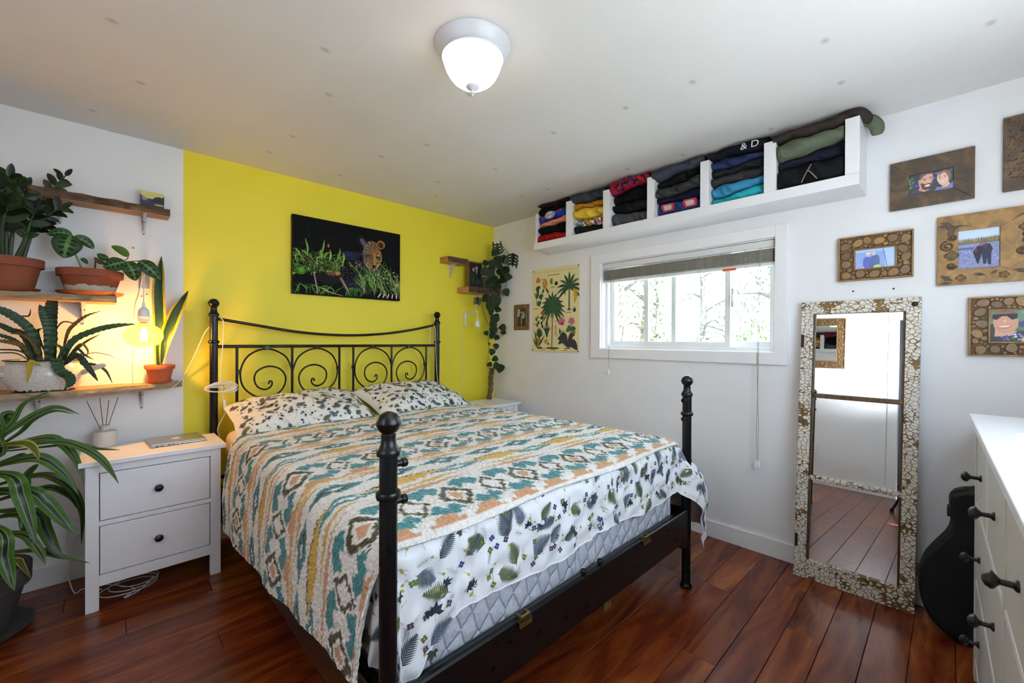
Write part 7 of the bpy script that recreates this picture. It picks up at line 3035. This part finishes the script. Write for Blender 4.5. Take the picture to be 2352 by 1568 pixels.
SW = .054
st1 = mbox('stile', ML, ML - SW, 0, MHt, -.036, 0, CRACK, mir)
st2 = mbox('stile', MR + SW, MR, 0, MHt, -.036, 0, CRACK, mir)
mbox('top_rail', ML - SW, MR + SW, MHt - .066, MHt - .0005, -.036, -.001, CRACK, mir)
mbox('bottom_rail', ML - SW, MR + SW, .0005, .098, -.036, -.001, CRACK, mir)
m1, m2 = .975, .535
mbox('muntin', ML - SW, MR + SW, m1 - .012, m1 + .012, -.034, -.005, OLDW, mir, .005)
mbox('muntin', ML - SW, MR + SW, m2 - .012, m2 + .012, -.034, -.005, CRACK, mir, .005)
for (h0, h1) in ((m1 + .012, MHt - .066), (m2 + .012, m1 - .012), (.098, m2 - .012)):
    for (ya_, yb_) in ((ML - SW, ML - SW - .010), (MR + SW + .010, MR + SW)):
        mbox('glazing_bead', ya_, yb_, h0, h1, -.032, -.010, OLDW, mir, .003)
t = NT('mirror_silver')
SILV = t.set(base=(.86, .88, .88, 1), rough=.012, metal=1.)
for (h0, h1) in ((m1, MHt - .06), (m2, m1), (.09, m2)):
    mbox('mirror_pane', ML - SW + .002, MR + SW - .002, h0, h1, -.026, -.022, SILV, mir, 0)
# hinges and a bolt on the stiles
IRON = mat('rusty_iron', '2E241C', .6, .6, var=.3, scale=90)
mbox('hinge_plate', ML - .002, ML - .016, 1.235, 1.305, -.02, .0015, IRON, st1, .001)
mbox('hinge_plate', ML - .002, ML - .016, .155, .225, -.02, .0015, IRON, st1, .001)
mb = MB()
c = mw(MR + .022, MHt - .034, 0)
q_ = ndir.to_track_quat('Z', 'Y').to_matrix().to_4x4()
mb.lathe([(.011, 0), (.012, .003), (.007, .006), (.006, .010), (.009, .014), (.007, .018), (.001, .019)], 14, c, mat=q_)
mb.build('bolt', IRON, st2, smooth=True)

# ------------------------------------------------------------------ guitar case in the corner
CASE = mat('black_case_vinyl', '060607', .5, var=.2, scale=40, bump=.25, bscale=220, spec=.3)
CASED = mat('case_edge_grey', '1C1C1D', .5, var=.15, scale=40)
half = [(0, .115), (.03, .162), (.08, .200), (.15, .220), (.23, .222), (.31, .204), (.38, .167), (.43, .138), (.47, .126), (.52, .126), (.57, .130), (.60, .122), (.62, .095), (.635, .055), (.68, .034), (.76, .032), (.80, .036), (.86, .036), (.89, .030), (.90, .015)]
gy = -3.335
tilt = .07
gx0, gx1 = -.15, -.265


def gcase(w, z, d):
    return V(gx1 + (gx0 - gx1) * d + tilt * z * .9, gy + w, .012 + z)


out_l = cr([(w, z, 0) for z, w in half], 60)
outline = [(p.x, p.y) for p in out_l] + [(-p.x, p.y) for p in out_l[::-1]]
gc = thing('guitar_case', 'black guitar-shaped hard case standing between mirror and dresser', 'guitar case', (-.2, gy, 0))
mb = MB()
mb.prism(outline, lambda u, v, w: gcase(u, v, w), 0, 1)
mb.build('shell', CASE, gc, bevel=.012, seg=3)
for d in (.30, .62):
    mb = MB()
    P = [gcase(u * 1.012, v, d) for u, v in outline[2:-2]]
    mb.tube(P, .0035, 5)
    mb.build('edge_trim', CASED, gc)
for (z, w) in ((.52, .130), (.23, .225)):
    mb = MB()
    c = gcase(w, z, .45)
    mb.box((c.x - .022, c.y - .006, c.z - .022), (c.x + .022, c.y + .010, c.z + .022))
    mb.build('latch', CASED, gc, bevel=.004)
mb = MB()
c = gcase(.115, .60, .5)
mb.tube(cr([c + V(-.01, -.05, .012), c + V(-.02, -.03, .024), c + V(-.02, -.002, .016), c + V(-.01, .006, -.012)], 12), .008, 8)
mb.build('handle', CASED, gc, smooth=True)
box('foot', (-.25, gy - .08, 0), (-.17, gy - .06, .02), CASED, gc, .003)
box('foot', (-.25, gy + .06, 0), (-.17, gy + .08, .02), CASED, gc, .003)

# ------------------------------------------------------------------ white dresser (built in its own axes, then placed)
DRF = mat('white_dresser_front', 'C9C6BC', .4, var=.04, scale=3)
DRT = mat('white_dresser_top', 'EDEDEF', .3, var=.02)
DWd, DDp, DHt = 1.88, .50, .99
dr = thing('dresser', 'white eight-drawer dresser with black mushroom knobs beside the guitar case', 'dresser', (0, 0, 0))
box('top', (0, 0, DHt - .024), (DWd, DDp, DHt), DRT, dr, .003)
FYp = .016          # front panel plane, measured in from the top's front edge
box('side_panel', (.022, FYp + .004, .0), (.042, DDp - .01, DHt - .024), DRF, dr, .001)
box('side_panel', (DWd - .042, FYp + .004, .0), (DWd - .022, DDp - .01, DHt - .024), DRF, dr, .001)
box('back_panel', (.042, DDp - .02, .06), (DWd - .042, DDp - .01, DHt - .024), DRF, dr)
for x in (.022, DWd - .075):
    box('leg', (x, FYp, 0), (x + .053, FYp + .05, DHt - .024), DRF, dr, .002)
xm = DWd / 2
box('centre_stile', (xm - .018, FYp + .001, .075), (xm + .018, FYp + .03, DHt - .024), DRF, dr, .001)
zr = [DHt - .024, .940, .670, .650, .385, .365, .090, .060]
box('front_rail', (.075, FYp + .002, zr[1]), (DWd - .075, FYp + .03, zr[0]), DRF, dr)
for za, zb2 in ((zr[3], zr[2]), (zr[5], zr[4]), (zr[7], zr[6])):
    for xa, xb in ((.075, xm - .018), (xm + .018, DWd - .075)):
        box('front_rail', (xa, FYp + .002, za), (xb, FYp + .03, zb2), DRT, dr, .001)
KNOB = mat('black_knob', '0C0D0F', .38, var=.1)


def d_knob(x, z, parent):
    mb = MB()
    R_ = Matrix.Rotation(PI / 2, 4, 'X')
    mb.lathe([(.011, 0), (.011, .004), (.0062, .008), (.0058, .024), (.010, .028), (.0165, .033), (.0175, .037), (.0135, .044), (.005, .0485), (.0005, .049)], 18, (x, FYp + .003, z), mat=R_)
    return mb.build('knob', KNOB, parent, smooth=True)


def drawer(xa, xb, za, zb2, knobs):
    g_ = .0025
    o = box('drawer', (xa + g_, FYp + .003, za + g_), (xb - g_, FYp + .40, zb2 - g_), DRF, dr, .0015)
    for k in knobs:
        d_knob(xa + (xb - xa) * k, (za + zb2) / 2, o)


for xa, xb in ((.075, xm - .018), (xm + .018, DWd - .075)):
    xc = (xa + xb) / 2
    box('stile', (xc - .009, FYp + .002, zr[2]), (xc + .009, FYp + .03, zr[1]), DRT, dr, .001)
    drawer(xa, xc - .009, zr[2], zr[1], (.5,))
    drawer(xc + .009, xb, zr[2], zr[1], (.5,))
    drawer(xa, xb, zr[4], zr[3], (.21, .77))
    drawer(xa, xb, zr[6], zr[5], (.21, .77))
ang = math.atan2(-.018, -.99984)
dr.location = (-.42, -3.252, 0)
dr.rotation_euler = (0, 0, ang)
# ================================================================== SEEN IN THE MIRROR
# large log-slice mirror on the left wall
def on_left(o):
    o.location.x = XL
    o.rotation_euler = (0, 0, PI)
    return o


yc_ = -2.05
t = slice_frame('large mirror framed in many tiny log slices on the wall by the door', .27, -.27, 1.42, 2.04, .185, -.185, 1.51, 1.95, 31, name='wall_mirror', rmin=.007, rmax=.013, bx=0, cat='mirror')
MB().box((-.016, -.185, 1.51), (-.0135, .185, 1.95)).build('mirror_pane', SILV, t)
t.location = V(XL, yc_, t.location.z)
t.rotation_euler = (0, 0, PI)
# light switch and outlet
q = V(XL, -2.44, 1.29)
sw = thing('light_switch', 'white rocker light switch on the wall by the doorway', 'switch', (XL, q.y, q.z - .06))
box('plate', (XL + .001, q.y - .038, q.z - .06), (XL + .007, q.y + .038, q.z + .06), WPL, sw, .003)
box('rocker', (XL + .006, q.y - .017, q.z - .034), (XL + .011, q.y + .017, q.z + .034), WT, sw, .002)
q = V(XL, -2.06, .40)
ot = thing('wall_outlet', 'white wall outlet below the log-slice mirror', 'outlet', (XL, q.y, q.z - .06))
box('plate', (XL + .001, q.y - .038, q.z - .06), (XL + .007, q.y + .038, q.z + .06), WPL, ot, .003)
for dz in (-.02, .02):
    MB().lathe([(.016, 0), (.016, .002), (.012, .003)], 16, (XL + .007, q.y, q.z + dz), mat=Matrix.Rotation(PI / 2, 4, 'Y')).build('socket_face', WT, ot)
# the photographer's tripod under the camera
tp = thing('tripod', 'black camera tripod standing where the picture was taken', 'tripod', (CAM.x, CAM.y, 0))
TPM = mat('tripod_black', '101012', .4, .3)
hub = V(CAM.x, CAM.y - .02, .98)
for k, ang_ in enumerate((1.66, 3.75, 5.85)):
    ft = V(CAM.x + .37 * math.cos(ang_), CAM.y + .37 * math.sin(ang_), .012)
    d = (ft - hub)
    o = MB().tube([hub, hub + d * .5], .014, 10).build('leg', TPM, tp, smooth=True)
    MB().tube([hub + d * .48, ft], .010, 10).build('lower_leg', TPM, o, smooth=True)
    MB().lathe([(.017, -.012), (.018, 0), (.011, .02)], 12, ft).build('foot', TPM, o, smooth=True)
MB().lathe([(.03, .93), (.035, .95), (.035, 1.0), (.02, 1.02), (.016, 1.10), (.028, 1.105), (.028, 1.125)], 16, (hub.x, hub.y, 0)).build('head', TPM, tp, smooth=True)
